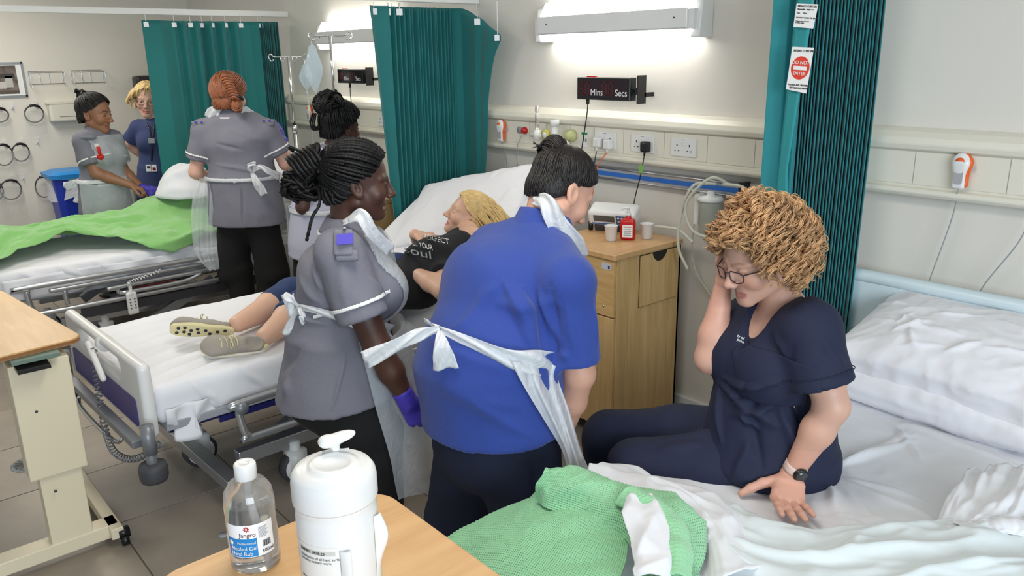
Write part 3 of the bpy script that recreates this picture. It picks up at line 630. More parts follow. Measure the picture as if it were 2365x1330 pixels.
def make_curtain(label, path, zt, zb, m, ns=500, nz=40, tabs=(), trackz=2.13, **kw):
    pp = path[len(path)//2]; t = thing('privacy_curtain', label, 'curtain', (pp[0], pp[1], zb), 'teal privacy curtains')
    V, F = curtain(label, path, zt, zb, ns, nz, m, **kw); o = mk('cloth', V, F, m, t); solid(o, .0025)
    tf = kw.get('topfn'); P = np.asarray(path, float); L = np.r_[0, np.cumsum(np.linalg.norm(np.diff(P, axis=0), axis=1))]; L /= L[-1]; W_ = []
    for u in tabs:
        x = np.interp(u, L, P[:, 0]); y = np.interp(u, L, P[:, 1]); q = A3(x, y, (zt if tf is None else float(tf(np.array([u]))[0])))
        nv = nrm(A3(CAM[0]-x, CAM[1]-y, 0)); sd = np.cross(UP, nv); c_ = q+nv*.012-UP*.03
        mk('hook_tab', *obox(c_, sd*.017, nv*.001, UP*.017), MWHITE, t, smooth=False)
        W_.append(np.linspace(q+nv*.012-UP*.02, A3(P[0][0] if False else q[0], q[1], max(trackz, q[2])), 3))
    if W_: V, F = tubes(W_, .0025, 5); mk('hanging_hook', V, F, MWHITE, t)
    return t
p1 = [(-6.50, 1.98), (-6.46, 2.1), (-6.52, 2.2)]+[tuple(q) for q in pleats((-6.52, 2.22), (-6.5, 2.72), 5, .035, seed=3)]+[(-6.49, 2.8), (-6.44, 2.86)]+[tuple(q) for q in pleats((-6.52, 2.88), (-6.5, 3.035), 9, .05, seed=4)]
make_curtain('teal curtain behind the red-haired nurse, furthest left', p1, 2.09, .37, MTEAL, 700, 40, tabs=(.01, .09, .15, .2, .25, .3, .36, .42, .55), trackz=2.14, seed=2)
p2 = [(-3.97, 2.40), (-4.0, 2.44), (-3.97, 2.52)]+[tuple(q) for q in pleats((-4.02, 2.53), (-4.03, 2.99), 17, .03, seed=7, fall=.8)]+[(-3.98, 3.025), (-3.9, 3.03), (-3.84, 3.02), (-3.79, 3.035), (-3.72, 3.02), (-3.62, 3.025)]
Lp = len(p2)
def tf2(U): return np.where(U < .86, 2.07, 2.07-.16*np.clip((U-.86)/.14, 0, 1)**1.3)
def wp2(Q, U, W):
    f = np.clip((U-.86)/.14, 0, 1)*np.clip((W-.03)/.22, 0, 1)**.6; Q[:, 0] -= f*.17*(U-.86)/.14*(1-.25*np.sin(W*6)); Q[:, 1] += 0*f
    e = np.clip(1-U/.06, 0, 1); Q[:, 1] += e*W*.12; return Q
make_curtain('teal curtain between the two middle beds, one top corner off its hooks', p2, 2.07, .35, MTEAL, 800, 50, tabs=(.02, .06, .1, .14, .17, .2, .24, .92, .99), trackz=2.09, topfn=tf2, warp=wp2, seed=5)
p3 = [(-1.70, 2.70), (-1.665, 2.745)]+[tuple(q) for q in pleats((-1.71, 2.80), (-1.66, 2.86), 1, .03, seed=11, jit=0)]+[tuple(q) for q in pleats((-1.69, 2.86), (-1.45, 3.02), 24, .034, seed=12, sharp=.8)]
t3 = make_curtain('teal curtain with notices pinned on, beside the curly-haired woman', p3, 2.25, .3, MTEAL2, 900, 40, seed=9)
# light lining strip folded forward
e0 = A3(-1.70, 2.70); W_ = lambda x, y, Y: ony(x, y, Y)
V, F = grid(lambda U, W: np.array([(1-u)*W_(1842-.107*(w_*790), w_*790-20, 2.69)+u*W_(1884-.16*(w_*790) if w_ < .52 else 1818+.0*(w_), w_*790-20, 2.67) for u, w_ in zip(U, W)]), 6, 60)
o = mk('lining_strip', V, F, mat('curtain_lining', (44, 150, 156), .7, bump=.2, bs=120), t3); solid(o, .003)
def notice(quad, lines, Y, circle=None, label=None):
    """sheet of paper pinned on the curtain; quad = image corners tl,tr,br,bl at depth Y"""
    tl, tr, br, bl = [W_(x, y, Y) for x, y in quad]; V = np.array([bl, br, tr, tl]); rt = nrm(tr-tl); up = nrm(tl-bl); n_ = nrm(np.cross(rt, up))
    t = thing('pinned_notice', label, 'notice', bl)
    o = mk('sheet', np.vstack([V-n_*.001, V+n_*.0]), [(3, 2, 1, 0), (4, 5, 6, 7), (0, 1, 5, 4), (1, 2, 6, 5), (2, 3, 7, 6), (3, 0, 4, 7)], MPAPER, t, smooth=False)
    w_, h_ = np.linalg.norm(tr-tl), np.linalg.norm(tl-bl)
    for (fx, fy, s, body, m) in lines: text(body, s*h_, tl+rt*fx*w_-up*fy*h_+n_*.001, rt, up, m, t)
    if circle:
        c = tl+rt*circle[0]*w_-up*circle[1]*h_+n_*.0008; a = np.arange(40)*2*PI/40; R_ = circle[2]*h_; sx = circle[3]
        V = np.vstack([c+rt*R_*sx*math.cos(q)+up*R_*math.sin(q) for q in a]); mk('red_disc', V, [list(range(40))], mat('notice_red', (222, 62, 40), .5), t, smooth=False)
        mk('white_bar', *obox(c+n_*.0006, rt*R_*.72*sx, up*R_*.17, n_*.0004), MPAPER, t, smooth=False)
        for body, dy in (('DO NOT', .32), ('ENTER', -.62)): text(body, R_*.42, c+up*R_*dy+n_*.001, rt, up, MPAPER, t, align='CENTER')
    return t
notice([(1840, 8), (1890, 10), (1878, 66), (1832, 62)], [(.08, .14, .11, 'PRIVACY CURTAIN', MINK), (.08, .26, .09, 'disposable - single use', MINK), (.08, .42, .08, 'Date       Ward', MINK), (.08, .62, .09, 'DO NOT WASH OR IRON', MINK), (.08, .76, .07, 'Change every 6 months\nor when soiled', MINK)], 2.655, label='small white printed care label pinned at the top of the right-hand curtain')
notice([(1830, 108), (1880, 110), (1862, 216), (1815, 206)], [(.1, .11, .075, 'RESPECT MY PRIVACY', MINK), (.08, .9, .06, 'PLEASE ASK PERMISSION', MINK), (.16, .97, .06, 'BEFORE ENTERING', MINK)], 2.655, circle=(.52, .48, .27, .9), label='white notice with a red DO NOT ENTER disc on the right-hand curtain')
# ---------------- bedside cabinet ----------------
t = thing('bedside_cabinet', 'tall beech bedside cabinet with a cut-out side flap between the beds', 'cabinet', (-2.57, 2.82, 0))
cx0, cx1, cy0, cy1, cz0, cz1 = -2.8, -2.335, 2.585, 3.06, .075, .915
for nm, b in (('side_panel', (cx1-.018, cx1, cy0+.02, cy1, cz0, cz1)), ('side_panel', (cx0, cx0+.018, cy0+.02, cy1, cz0, cz1)), ('back_panel', (cx0, cx1, cy1-.015, cy1, cz0, cz1)), ('bottom_panel', (cx0+.018, cx1-.018, cy0+.02, cy1, cz0, cz0+.018))):
    o = mk(nm, *box(*b), MWOODV, t, smooth=False); bevel(o, .0015, 1)
V, F = prism(rrect(cx0-.008, cx1+.012, cy0-.012, cy1+.005, .012), cz1, .94); bevel(mk('top', V, F, MWOOD, t, smooth=False), .003, 2)
for z0, z1, nm in ((.645, .911, 'drawer'), (.08, .638, 'door')):
    o = mk(nm, *box(cx0+.002, cx1-.002, cy0, cy0+.018, z0, z1), MWOODH if nm == 'drawer' else MWOODV, t, smooth=False); bevel(o, .0015, 1)
    if nm == 'drawer':
        V, F = lathe([(.006, 0), (.006, .003), (0, .004)], (cx1-.06, cy0, .69), 12, [(1, 0, 0), (0, 0, 1), (0, -1, 0)]); mk('lock', V, F, MCHROME, o)
        mk('asset_label', *box(cx1-.075, cx1-.02, cy0-.001, cy0, .865, .895), mat('label_blue_white', (196, 202, 214), .4), o, smooth=False)
        mk('label_print', *box(cx1-.036, cx1-.026, cy0-.0016, cy0-.001, .87, .885), MNAVYP, o, smooth=False)
# side flap with a cut-out notch, set proud in a dark joint
fx = cx1; fy0, fy1, fz0, fz1 = 2.76, 3.035, .66, .905
mk('flap_gap', *box(fx-.001, fx+.001, fy0-.004, fy1+.004, fz0-.004, fz1+.003), MBLACK, t, smooth=False)
n0 = .055; pts = [(fy0, fz0), (fy1, fz0), (fy1, fz1)]+[((fy0+fy1)/2+n0*math.cos(a), fz1-.045*math.sin(a)*abs(math.sin(a))**.2) for a in np.linspace(0, PI, 12)]+[(fy0, fz1)]
V, F = prism(pts, 0, .006); V = np.stack([fx+V[:, 2], V[:, 0], V[:, 1]], 1); mk('side_flap', V, F, MWOODV, t, smooth=False)
for x, y in ((cx0+.04, cy0+.05), (cx1-.04, cy0+.05), (cx0+.04, cy1-.05), (cx1-.04, cy1-.05)):
    V, F = join(tube([(x-.012, y, .03), (x+.012, y, .03)], .03, 14), box(x-.008, x+.008, y-.02, y+.02, .05, .076)); mk('castor', V, F, MBLACK, t)
mk('plinth', *box(cx0+.03, cx1-.03, cy0+.04, cy1-.03, .055, .075), MBLACK, t, smooth=False)
# things on the cabinet
ZT = .9405
def cup(p, label):
    c = A3(p[0], p[1], ZT); o = thing('plastic_cup', label, 'cup', c, 'white plastic cups on the cabinet')
    V, F = lathe([(.022, 0), (.024, .002), (.031, .07), (.033, .0715), (.033, .073), (.030, .073), (.022, .005), (0, .004)], c, 28); mk('cup_body', V, F, MTIE if False else MWHITE, o)
    return o
cup((-2.545, 2.79), 'white plastic cup left of the red dispenser bottle'); cup((-2.455, 2.945), 'white plastic cup right of the red dispenser bottle')
c = A3(-2.505, 2.865, ZT); t = thing('pump_bottle', 'square red pump bottle with white pump and label on the cabinet', 'bottle', c)
BZ = np.array([nrm(A3(.8, .6, 0)), nrm(A3(-.6, .8, 0)), UP]); s = Sdf(.01).rbox(c+A3(0, 0, .05), (.036, .026, .05), BZ, r=.014).cap(c+A3(0, 0, .09), c+A3(0, 0, .112), .014); V, F = s.mesh(.003); mk('bottle_body', V, F, MRED, t)
V, F = join(tube([c+A3(0, 0, .115), c+A3(0, 0, .128)], .014, 14), tube([c+A3(0, 0, .128), c+A3(0, 0, .15)], .006, 8), tube(spline([c+A3(.006, 0, .15), c+A3(-.012, -.012, .153), c+A3(-.022, -.022, .145)], 8), .006, 8)); mk('pump', V, F, MWHITE, t)
fr = -BZ[1]; lc = c+fr*.0265+A3(0, 0, .045); mk('label', *obox(lc, BZ[0]*.024, fr*.0006, UP*.03), MPAPER, t, smooth=False)
for k in range(5): mk('label_line', *obox(lc+fr*.001+UP*(.02-.01*k), BZ[0]*(.018-.002*(k % 2)), fr*.0004, UP*.0018), MRED if k == 0 else MGREY, t, smooth=False)
# infusion pump
c = A3(-2.68, 2.96, ZT+.085); t = thing('infusion_pump', 'white infusion pump with grey screen and blue keys at the back of the cabinet', 'pump', c-A3(0, 0, .085))
BP = np.array([nrm(A3(.92, .39, 0)), nrm(A3(-.35, .85, .38)), nrm(A3(.15, -.35, .92))]); s = Sdf(.01).rbox(c, (.125, .055, .04), BP, r=.018); V, F = s.mesh(.004); mk('case', V, F, MWHITE, t)
fr = -BP[1]; q = c+fr*.0555
mk('screen', *obox(q-BP[0]*.035+BP[2]*.006, BP[0]*.055, fr*.001, BP[2]*.017), mat('lcd', (84, 88, 88), .2), t, smooth=False)
mk('key_panel', *obox(q+BP[0]*.06+BP[2]*.004, BP[0]*.032, fr*.001, BP[2]*.023), mat('key_panel_blue', (52, 92, 150), .3), t, smooth=False)
for i in (-1, 0, 1):
    for j in (-1, 1): V, F = lathe([(.006, 0), (.006, .002), (0, .003)], q+BP[0]*(.06+.018*i)+BP[2]*(.004+.01*j)+fr*.001, 10, [BP[0], BP[2], fr]); mk('key', V, F, MWHITE, t)
mk('blue_line', *obox(q-BP[0]*.01-BP[2]*.024, BP[0]*.09, fr*.001, BP[2]*.003), MBLUE, t, smooth=False)
s = Sdf(.01).rbox(c-A3(.03, .0, .06), (.07, .04, .024), BP, r=.012); V, F = s.mesh(.004); mk('base', V, F, MRUB, t)
for k in (-1, 1): V, F = tube([c+BP[0]*.11*k-A3(0, .02, .04), c+BP[0]*.11*k-A3(0, .02, .084)], .012, 10); mk('foot', V, F, MBLACK, t)
# orange hair claw
c = A3(-2.66, 2.68, ZT+.012); t = thing('hair_claw', 'small orange-red hair claw by the cabinet edge', 'hair clip', c); P = [spline([c+A3(.012*k, 0, 0), c+A3(.012*k+.004, -.012, .018), c+A3(.012*k+.004, -.03, .008), c+A3(.012*k, -.034, -.009)], 8) for k in range(-2, 3)]
V, F = tubes(P+[np.linspace(c+A3(-.028, 0, 0), c+A3(.028, 0, 0), 4)], .0025, 6); mk('teeth', V, F, MORANGE, t)
# ---------------- overbed tables ----------------
TB = thing('overbed_table', 'beech-topped overbed table in the foreground carrying the gel bottle and wipes tub', 'table', (-.8, .48, 0))
V, F = prism(rrect(-1.235, -.33, .262, .70, .06, 8), .972, .996); o = mk('table_top', V, F, MWOOD, TB, smooth=False); bevel(o, .004, 2)
V, F = prism(rrect(-1.238, -.327, .259, .703, .062, 8), .978, .990); mk('edge_band', V, F, mat('beech_edge', (196, 150, 100), .4), TB, smooth=False)
mk('column', *box(-.42, -.34, .44, .52, .06, .97), MCRM, TB, smooth=False); mk('crossbar', *box(-.43, -.36, .26, .70, .05, .09), MCRM, TB, smooth=False)
for y in (.27, .66): mk('base_leg', *box(-1.05, -.36, y, y+.035, .05, .085), MCRM, TB, smooth=False)
for x, y in ((-1.02, .285), (-1.02, .675), (-.4, .285), (-.4, .675)): V, F = tube([(x, y-.01, .025), (x, y+.01, .025)], .025, 12); mk('castor', V, F, MBLACK, TB)
T1 = thing('overbed_table', 'beech-topped overbed table on a cream pedestal at the left edge', 'table', (-3.2, .42, 0))
c0 = onz(192, 776, .85); e1 = nrm(onz(0, 668, .85)-c0); e2 = A3(e1[1], -e1[0], 0)*1.0
e2 = -e2 if e2[1] > 0 else e2
def T1p(a, b, z): return c0+e1*a+e2*b+A3(0, 0, z-.85)
p = rrect(0, .95, 0, .40, .05, 8); V, F = prism(p, .828, .85); V = np.array([T1p(a, b, z) for a, b, z in V]); F = [f[::-1] for f in F]; o = mk('table_top', V, F, MWOOD1, T1, smooth=False); bevel(o, .003, 2)
V, F = prism(rrect(-.003, .953, -.003, .403, .052, 8), .832, .844); V = np.array([T1p(a, b, z) for a, b, z in V]); mk('edge_band', V, [f[::-1] for f in F], MEDGE, T1, smooth=False)
V, F = join(box(-3.17, -3.03, .35, .50, .815, .828)); mk('top_bracket', V, F, mat('bracket_green', (104, 124, 112), .5), T1, smooth=False)
mk('release_lever', *box(-3.12, -3.0, .36, .46, .79, .803), MBLACK, T1, smooth=False)
V, F = box(-3.17, -3.07, .34, .53, .36, .80); bevel(mk('column_sleeve', V, F, MCRM, T1, smooth=False), .005, 2)
bevel(mk('column_leg', *box(-3.155, -3.085, .37, .51, .07, .37), MCRM, T1, smooth=False), .004, 2)
bevel(mk('crossbar', *box(-3.16, -3.08, .02, .60, .03, .085), MCRM, T1, smooth=False), .004, 2)
for y in (.56, .02): bevel(mk('base_leg', *box(-3.85, -3.04, y, y+.045, .04, .085), MCRM, T1, smooth=False), .003, 1)
for x, y in ((-3.05, .605), (-3.05, .02), (-3.82, .6), (-3.82, .02)):
    V, F = join(tube([(x-.0, y-.012, .022), (x, y+.012, .022)], .022, 12), box(x-.018, x+.012, y-.02, y+.02, .035, .07)); mk('castor', V, F, MBLACK, T1)
for y, z in ((.40, .62), (.41, .3)): V, F = lathe([(.005, 0), (.005, .002), (0, .003)], (-3.07, y, z), 10, [(0, 1, 0), (0, 0, 1), (1, 0, 0)]); mk('screw', V, F, MRUB, T1)
# floor drain cover and studs
for cx_, cy_, lb in ((*onz(72, 1070, 0)[:2], 'round floor drain cover beside the left table pedestal'),):
    t = thing('drain_cover', lb, 'drain cover', (cx_, cy_, 0)); V, F = lathe([(.085, 0), (.085, .003), (0, .004)], (cx_, cy_, 0), 32); mk('disc', V, F, MSILV, t)
    for k in range(20):
        a = k*2*PI/20; d = A3(math.cos(a), math.sin(a), 0); e = A3(-d[1], d[0], 0); mk('slot', *obox(A3(cx_, cy_, .004)+d*.05, d*.022, e*.004, UP*.0008), MBLACK, t, smooth=False)
q = onz(516, 1236, 0); t = tag(mk('floor_stud', *lathe([(.02, 0), (.019, .004), (0, .005)], q, 20), MGREY, base=q), 'small pale disc on the floor behind the gel bottle', 'stud')
# ---------------- gel bottle and wipes tub ----------------
def front_dir(c): d = CAM-c; return nrm(A3(d[0], d[1], 0))
c = onz(592, 1296, .996); c = A3(c[0], c[1], .9965); f0 = front_dir(c); s0 = np.cross(UP, f0)   # s0 = image right
t = thing('gel_bottle', 'clear alcohol gel bottle with white cap, blue and white label', 'bottle', c)
R0 = .040; prof = [(0, .002), (R0*.9, .0), (R0, .006), (R0, .115), (R0*.93, .135), (R0*.7, .149), (R0*.4, .157), (.014, .160), (.014, .165)]
V, F = lathe(prof, c, 48); mk('bottle_body', V, F, MGLASS, t)
ins = [(0, .004), (R0*.85, .003), (R0*.95, .008), (R0*.95, .112), (0, .113)]; V, F = lathe(ins, c, 40); mk('gel', V, F, plasticsheet('gel_liquid', (225, 228, 230), .22, .05, .1), t)
V, F = lathe([(.0165, 0), (.0175, .001), (.0175, .024), (.0155, .027), (.008, .027), (.007, .0255), (0, .0255)], c+A3(0, 0, .156), 32); mk('cap', V, F, MWHITE, t)
V, F = join(tube([c+A3(0, 0, .165), c+A3(0, 0, .125)], .0055, 10), tube([c+A3(0, 0, .125), c+s0*.012+A3(0, 0, .008)], .004, 10)); mk('dip_tube', V, F, plasticsheet('dip_tube', (240, 240, 240), .6), t)
def wrap(r, a0, a1, z0, z1, cc, ff, ss, n=24, nz=4, ex=.0):
    def fn(U, W):
        a = a0+(a1-a0)*U; return cc+(np.sin(a)[:, None]*ss+np.cos(a)[:, None]*ff)*r+A3(0, 0, 1)*(z0+(z1-z0)*W)[:, None]
    return grid(fn, n, nz)
def wraptext(body, size, ang, z, r, cc, ff, ss, m, par, nm='lettering', bold=0):
    o = text(body, size, (0, 0, 0), (1, 0, 0), (0, 1, 0), m, None, nm, depth=.0002)
    n = len(o.data.vertices); co = np.empty(n*3, np.float32); o.data.vertices.foreach_get('co', co); co = co.reshape(-1, 3); a = ang+co[:, 0]/r
    W = cc+(np.sin(a)[:, None]*ss+np.cos(a)[:, None]*ff)*(r+co[:, 2:3])+UP*(z+co[:, 1:2])-wloc(par)
    o.data.vertices.foreach_set('co', W.astype(np.float32).ravel()); o.parent = par; return o
MLBL = mat('label_white', (236, 238, 240), .3); MLBB = mat('label_cyan_blue', (22, 128, 196), .3)
V, F = wrap(R0*1.008, -1.15, .85, .034, .092, c, f0, s0); mk('label', V, F, MLBL, t)
V, F = wrap(R0*1.014, -1.15, .12, .035, .068, c, f0, s0); mk('blue_field', V, F, MLBB, t)
RR = R0*1.03
wraptext('Jangro', .0105, -.55, .0715, RR, c, f0, s0, mat('label_brown', (110, 60, 50)), t, 'brand_lettering')
wraptext('Professional', .0062, -.66, .058, RR, c, f0, s0, MWHITE, t); wraptext('Alcohol Gel\nHand Rub', .0092, -.98, .0475, RR, c, f0, s0, MWHITE, t); wraptext('500ml', .0085, .28, .0385, RR, c, f0, s0, MINK, t)
for k in range(8):
    a = k*PI/4; ctr = .0; q = [(.002*math.cos(a), .002*math.sin(a)), (.0048*math.cos(a), .0048*math.sin(a))]; ang = -.24
    P = np.array([c+(math.sin(ang+x/RR)*s0+math.cos(ang+x/RR)*f0)*RR+UP*(.0855+y) for x, y in q]); V, F = tube(P, .0009, 5); mk('emblem_petal', V, F, mat('emblem_red', (200, 50, 50)), t)
V, F = lathe([(.0045, 0), (.0045, .0004), (0, .0005)], c+(math.sin(-.95)*s0+math.cos(-.95)*f0)*RR+UP*.060, 16, [nrm(math.cos(-.95)*s0-math.sin(-.95)*f0), UP, nrm(math.sin(-.95)*s0+math.cos(-.95)*f0)]); mk('cross_badge', V, F, MWHITE, t)
for k in range(12):
    a = .33+.028*k; V, F = wrap(RR, a, a+.012+.006*(k % 3), .049, .060, c, f0, s0, 3, 2); mk('barcode_bar', V, F, MINK, t)
for k in range(9): V, F = wrap(RR, .2, .6-.05*(k % 3), .0845-.0022*k, .0853-.0022*k, c, f0, s0, 6, 2); mk('small_print', V, F, MGREY, t)
# wipes tub
c = A3(-.972, .478, .9965); f0 = front_dir(c); s0 = np.cross(UP, f0); R1 = .0615
t = thing('wipes_tub', 'tall white wipes tub with a raised lid tab, peeling label and green print', 'tub', c)
V, F = lathe([(0, .0), (R1*.94, 0), (R1*.97, .004), (R1*.97, .165), (R1*.955, .17), (R1*.955, .176), (R1*.985, .182), (R1*.985, .186)], c, 64); mk('tub_body', V, F, MWHITE, t)
V, F = lathe([(R1*1.0, .184), (R1*1.01, .187), (R1*1.01, .215), (R1*.985, .224), (R1*.9, .232), (R1*.72, .234), (R1*.60, .2345), (R1*.57, .237), (R1*.5, .2395), (R1*.42, .239), (R1*.38, .2365), (0, .2365)], c, 64); mk('lid', V, F, MWHITE, t)
# flip tab standing at the back of the lid
bk = c-f0*R1*.62+s0*R1*.1+UP*.236
s = Sdf(.008).cap(bk-UP*.01, bk+UP*.014+s0*.0, .007, .006).ell(bk+UP*.022+s0*.006, (.026, .012, .008), np.array([nrm(s0+UP*.22), nrm(f0), nrm(UP-s0*.22)]), k=.008).ell(bk+UP*.018-s0*.014, (.011, .012, .009), np.array([s0, f0, UP]), k=.008)
V, F = s.mesh(.0018, smooth=2); mk('flip_tab', V, F, MWHITE, t)
V, F = tube([bk-s0*.02-UP*.002, bk+s0*.02-UP*.002], .005, 8); mk('hinge', V, F, MWHITE, t)
MLP = mat('label_pale', (228, 226, 222), .4)
V, F = wrap(R1*.975, -1.3, -.05, .0, .135, c, f0, s0, 24, 8); mk('back_label', V, F, MLP, t)
V, F = wrap(R1*.976, 1.0, 2.2, .0, .135, c, f0, s0, 20, 6); mk('front_label', V, F, mat('label_green_tint', (200, 214, 160), .4), t)
V, F = wrap(R1*.982, -.06, .02, .0, .08, c, f0, s0, 4, 12); mk('green_strip', V, F, mat('label_green', (178, 192, 96), .4), t)
def peel(U, W):
    a = -.02+.16*U*(1+.5*W); rr_ = R1*.985+.012*np.sin(U*PI/2)*(.4+.6*W)*np.exp(-((W-.7)/.35)**2); return c+(np.sin(a)[:, None]*s0+np.cos(a)[:, None]*f0)*rr_[:, None]+UP*(.0+.13*W)[:, None]
V, F = grid(peel, 10, 24); solid(mk('peeled_edge', V, F, MWHITE, t), .0006)
def peel2(U, W):
    a = 1.0+.2*U; rr_ = R1*.985+.016*np.sin(U*PI/2)*np.exp(-((W-.75)/.25)**2); return c+(np.sin(a)[:, None]*s0+np.cos(a)[:, None]*f0)*rr_[:, None]+UP*(.02+.14*W)[:, None]
V, F = grid(peel2, 10, 24); solid(mk('peeled_edge', V, F, MWHITE, t), .0006)
R2 = R1*.985
V, F = wrap(R2*.995, -1.15, -.12, .122, .129, c, f0, s0, 12, 2); mk('grey_band', V, F, mat('band_grey', (198, 196, 190)), t)
wraptext('EXPIRY: 19.08.23', .0062, -1.1, .1232, R2, c, f0, s0, MINK, t); wraptext('Disinfection of all hard surfaces\nincluding sanitary ware.', .0058, -1.12, .114, R2, c, f0, s0, MGREY2, t)
wraptext('Kills bacteria including E.coli, Salmonella', .0046, -1.15, .078, R2, c, f0, s0, MGREY2, t); wraptext('and Listeria monocytogenes', .0046, -1.15, .068, R2, c, f0, s0, MGREY2, t); wraptext('Do\nW', .03, 1.12, .118, R2*1.0, c, f0, s0, mat('dark_green_print', (30, 60, 50)), t)
def wline(pts, r=.0006, m=MGREY2): P = np.array([c+(math.sin(a)*s0+math.cos(a)*f0)*R2+UP*z for a, z in pts]); V, F = tube(P, r, 5); mk('pictogram_line', V, F, m, t)
wline([(-.85, .062), (-.76, .054), (-.85, .046), (-.94, .054), (-.85, .062)], .0008, MRED); wline([(-.85, .059), (-.85, .049)], .0009, MINK); wline([(-.93, .040), (-.72, .036)])
for a in (-.72, -.45, -.2):
    wline([(a-.06, .0), (a-.06, .028), (a-.03, .032), (a+.03, .032), (a+.06, .028), (a+.06, .0)]); wline([(a-.0, .032), (a, .038), (a+.02, .039)], .0009, MINK)
wline([(-.5, .058), (-.42, .060), (-.42, .048), (-.5, .046), (-.5, .058)]); wline([(-.52, .062), (-.4, .066)])
# ---------------- drip stands ----------------
def ivstand(x, y, ztop, label, arms, bags):
    t = thing('drip_stand', label, 'drip stand', (x, y, 0), 'chrome drip stands')
    V, F = join(tube([(x, y, .08), (x, y, ztop-.5)], .016, 12), tube([(x, y, ztop-.5), (x, y, ztop)], .010, 12), tube([(x, y, ztop-.56), (x, y, ztop-.5)], .02, 12)); mk('pole', V, F, MCHROME, t)
    for k in range(5):
        a = k*2*PI/5; d = A3(math.cos(a), math.sin(a), 0); V, F = tube([A3(x, y, .1), A3(x, y, .07)+d*.27], .011, 8); mk('base_leg', V, F, MCHROME, t)
        q = A3(x, y, .028)+d*.27; V, F = tube([q-A3(0, .01, 0), q+A3(0, .01, 0)], .027, 12); mk('castor', V, F, MBLACK, t)
    T = A3(x, y, ztop)
    for s in arms:
        e = T+HR*.13*s; V, F = tube(spline([T, T+HR*.1*s, e+UP*.02, e+HR*.02*s, e-UP*.03+HR*.0*s, e-UP*.02-HR*.02*s], 20), .005, 8); mk('hook_arm', V, F, MCHROME, t)
        if len(arms) > 1 and ztop < 1.9: V, F = tube(spline([T+HR*.06*s, T+HR*.055*s-UP*.03, T+HR*.03*s-UP*.03, T+HR*.03*s], 10), .004, 6); mk('inner_hook', V, F, MCHROME, t)
    for s, l, wbag in bags:
        q = T+HR*.13*s-UP*.03; b = thing('drip_bag', 'clear fluid bag hanging from the '+label.split(' with')[0], 'bag', q-UP*l)
        def bag(U, W): return q-UP*(.02+l*W)[:, None]+(np.sin(PI*np.clip(W*1.05, 0, 1))**.5*wbag*(1-.15*np.sin(W*9)))[:, None]*(np.cos(U*2*PI)[:, None]*HR*1+np.sin(U*2*PI)[:, None]*HW*.35)
        V, F = grid(bag, 20, 20); mk('fluid_bag', V, F, MLIQ, b)
        V, F = tube([q-UP*(l+.02), q-UP*(l+.06)], .008, 8); mk('drip_chamber', V, F, MLIQ, b); V, F = tube(spline([q-UP*(l+.06), q-UP*(l+.3)+HR*.02, q-UP*(l+.7)-HR*.02], 20), .0025, 6); mk('line', V, F, MTUBEC, b)
        V, F = tube([q, q-UP*.03], .003, 6); mk('hanger', V, F, MWHITE, b)
px1 = ony(666, 131, 2.78); ivstand(px1[0], 2.78, px1[2], 'shorter drip stand beside the far bed with two-sided hooks', (-1, 1), ((.9, .2, .045),))
px2 = ony(762, 82, 2.80); ivstand(px2[0], 2.80, px2[2], 'taller drip stand under the half-hidden lamp', (-1, 1), ((-1, .34, .055),))
def copy_tree(o, parent=None):
    c = o.copy(); COL.objects.link(c); c.parent = parent
    for ch in list(o.children): copy_tree(ch, c)
    return c
cab0 = bpy.data.objects['bedside_cabinet']; cb = copy_tree(cab0); cb.location.x -= 1.995
tag(cb, 'beech bedside cabinet almost hidden behind the nurse with braids and the middle curtain')
# ---------------- beds ----------------
class Fr:
    """bed frame coordinates: a = along the bed from the foot, b = across from the near side, z = height"""
    def __init__(s, F0, ang): s.o = A3(F0[0], F0[1], 0); s.e = A3(-math.sin(ang), math.cos(ang), 0); s.n = A3(-math.cos(ang), -math.sin(ang), 0)
    def __call__(s, a, b, z): return s.o+s.e*a+s.n*b+UP*z
    def pts(s, P): P = np.asarray(P, float); return s.o+P[:, 0:1]*s.e+P[:, 1:2]*s.n+P[:, 2:3]*UP
    def B(s): return np.array([s.e, s.n, UP])
def tb(fr, pts, r, m, par, nm, n=10, sp=None):
    P = fr.pts(pts); P = spline(P, sp) if sp else P; V, F = tube(P, r, n); return mk(nm, V, F, m, par)
def bx(fr, a0, a1, b0, b1, z0, z1, m, par, nm, bv=.004):
    o = mk(nm, *obox(fr((a0+a1)/2, (b0+b1)/2, (z0+z1)/2), fr.e*(a1-a0)/2, fr.n*(b1-b0)/2, UP*(z1-z0)/2), m, par, smooth=False)
    o.data.flip_normals() if np.cross(fr.e, fr.n)@UP < 0 else None
    return bevel(o, bv, 2) if bv else o
def castor(fr, a, b, par, r=.075, m1=None):
    V, F = tube([fr(a, b-.022, r), fr(a, b+.022, r)], r, 24); mk('castor_tyre', V, F, MRUB if m1 is None else MBLACK, par)
    V, F = tube([fr(a, b-.026, r), fr(a, b+.026, r)], r*.8, 24); mk('castor_disc', V, F, MWHITE2, par)
    V, F = join(tube([fr(a, b, r*1.7), fr(a, b, r*2.6)], .025, 12), obox(fr(a, b, r*1.5), fr.e*.04, fr.n*.034, UP*.045)); mk('castor_fork', V, F, MWHITE2, par)
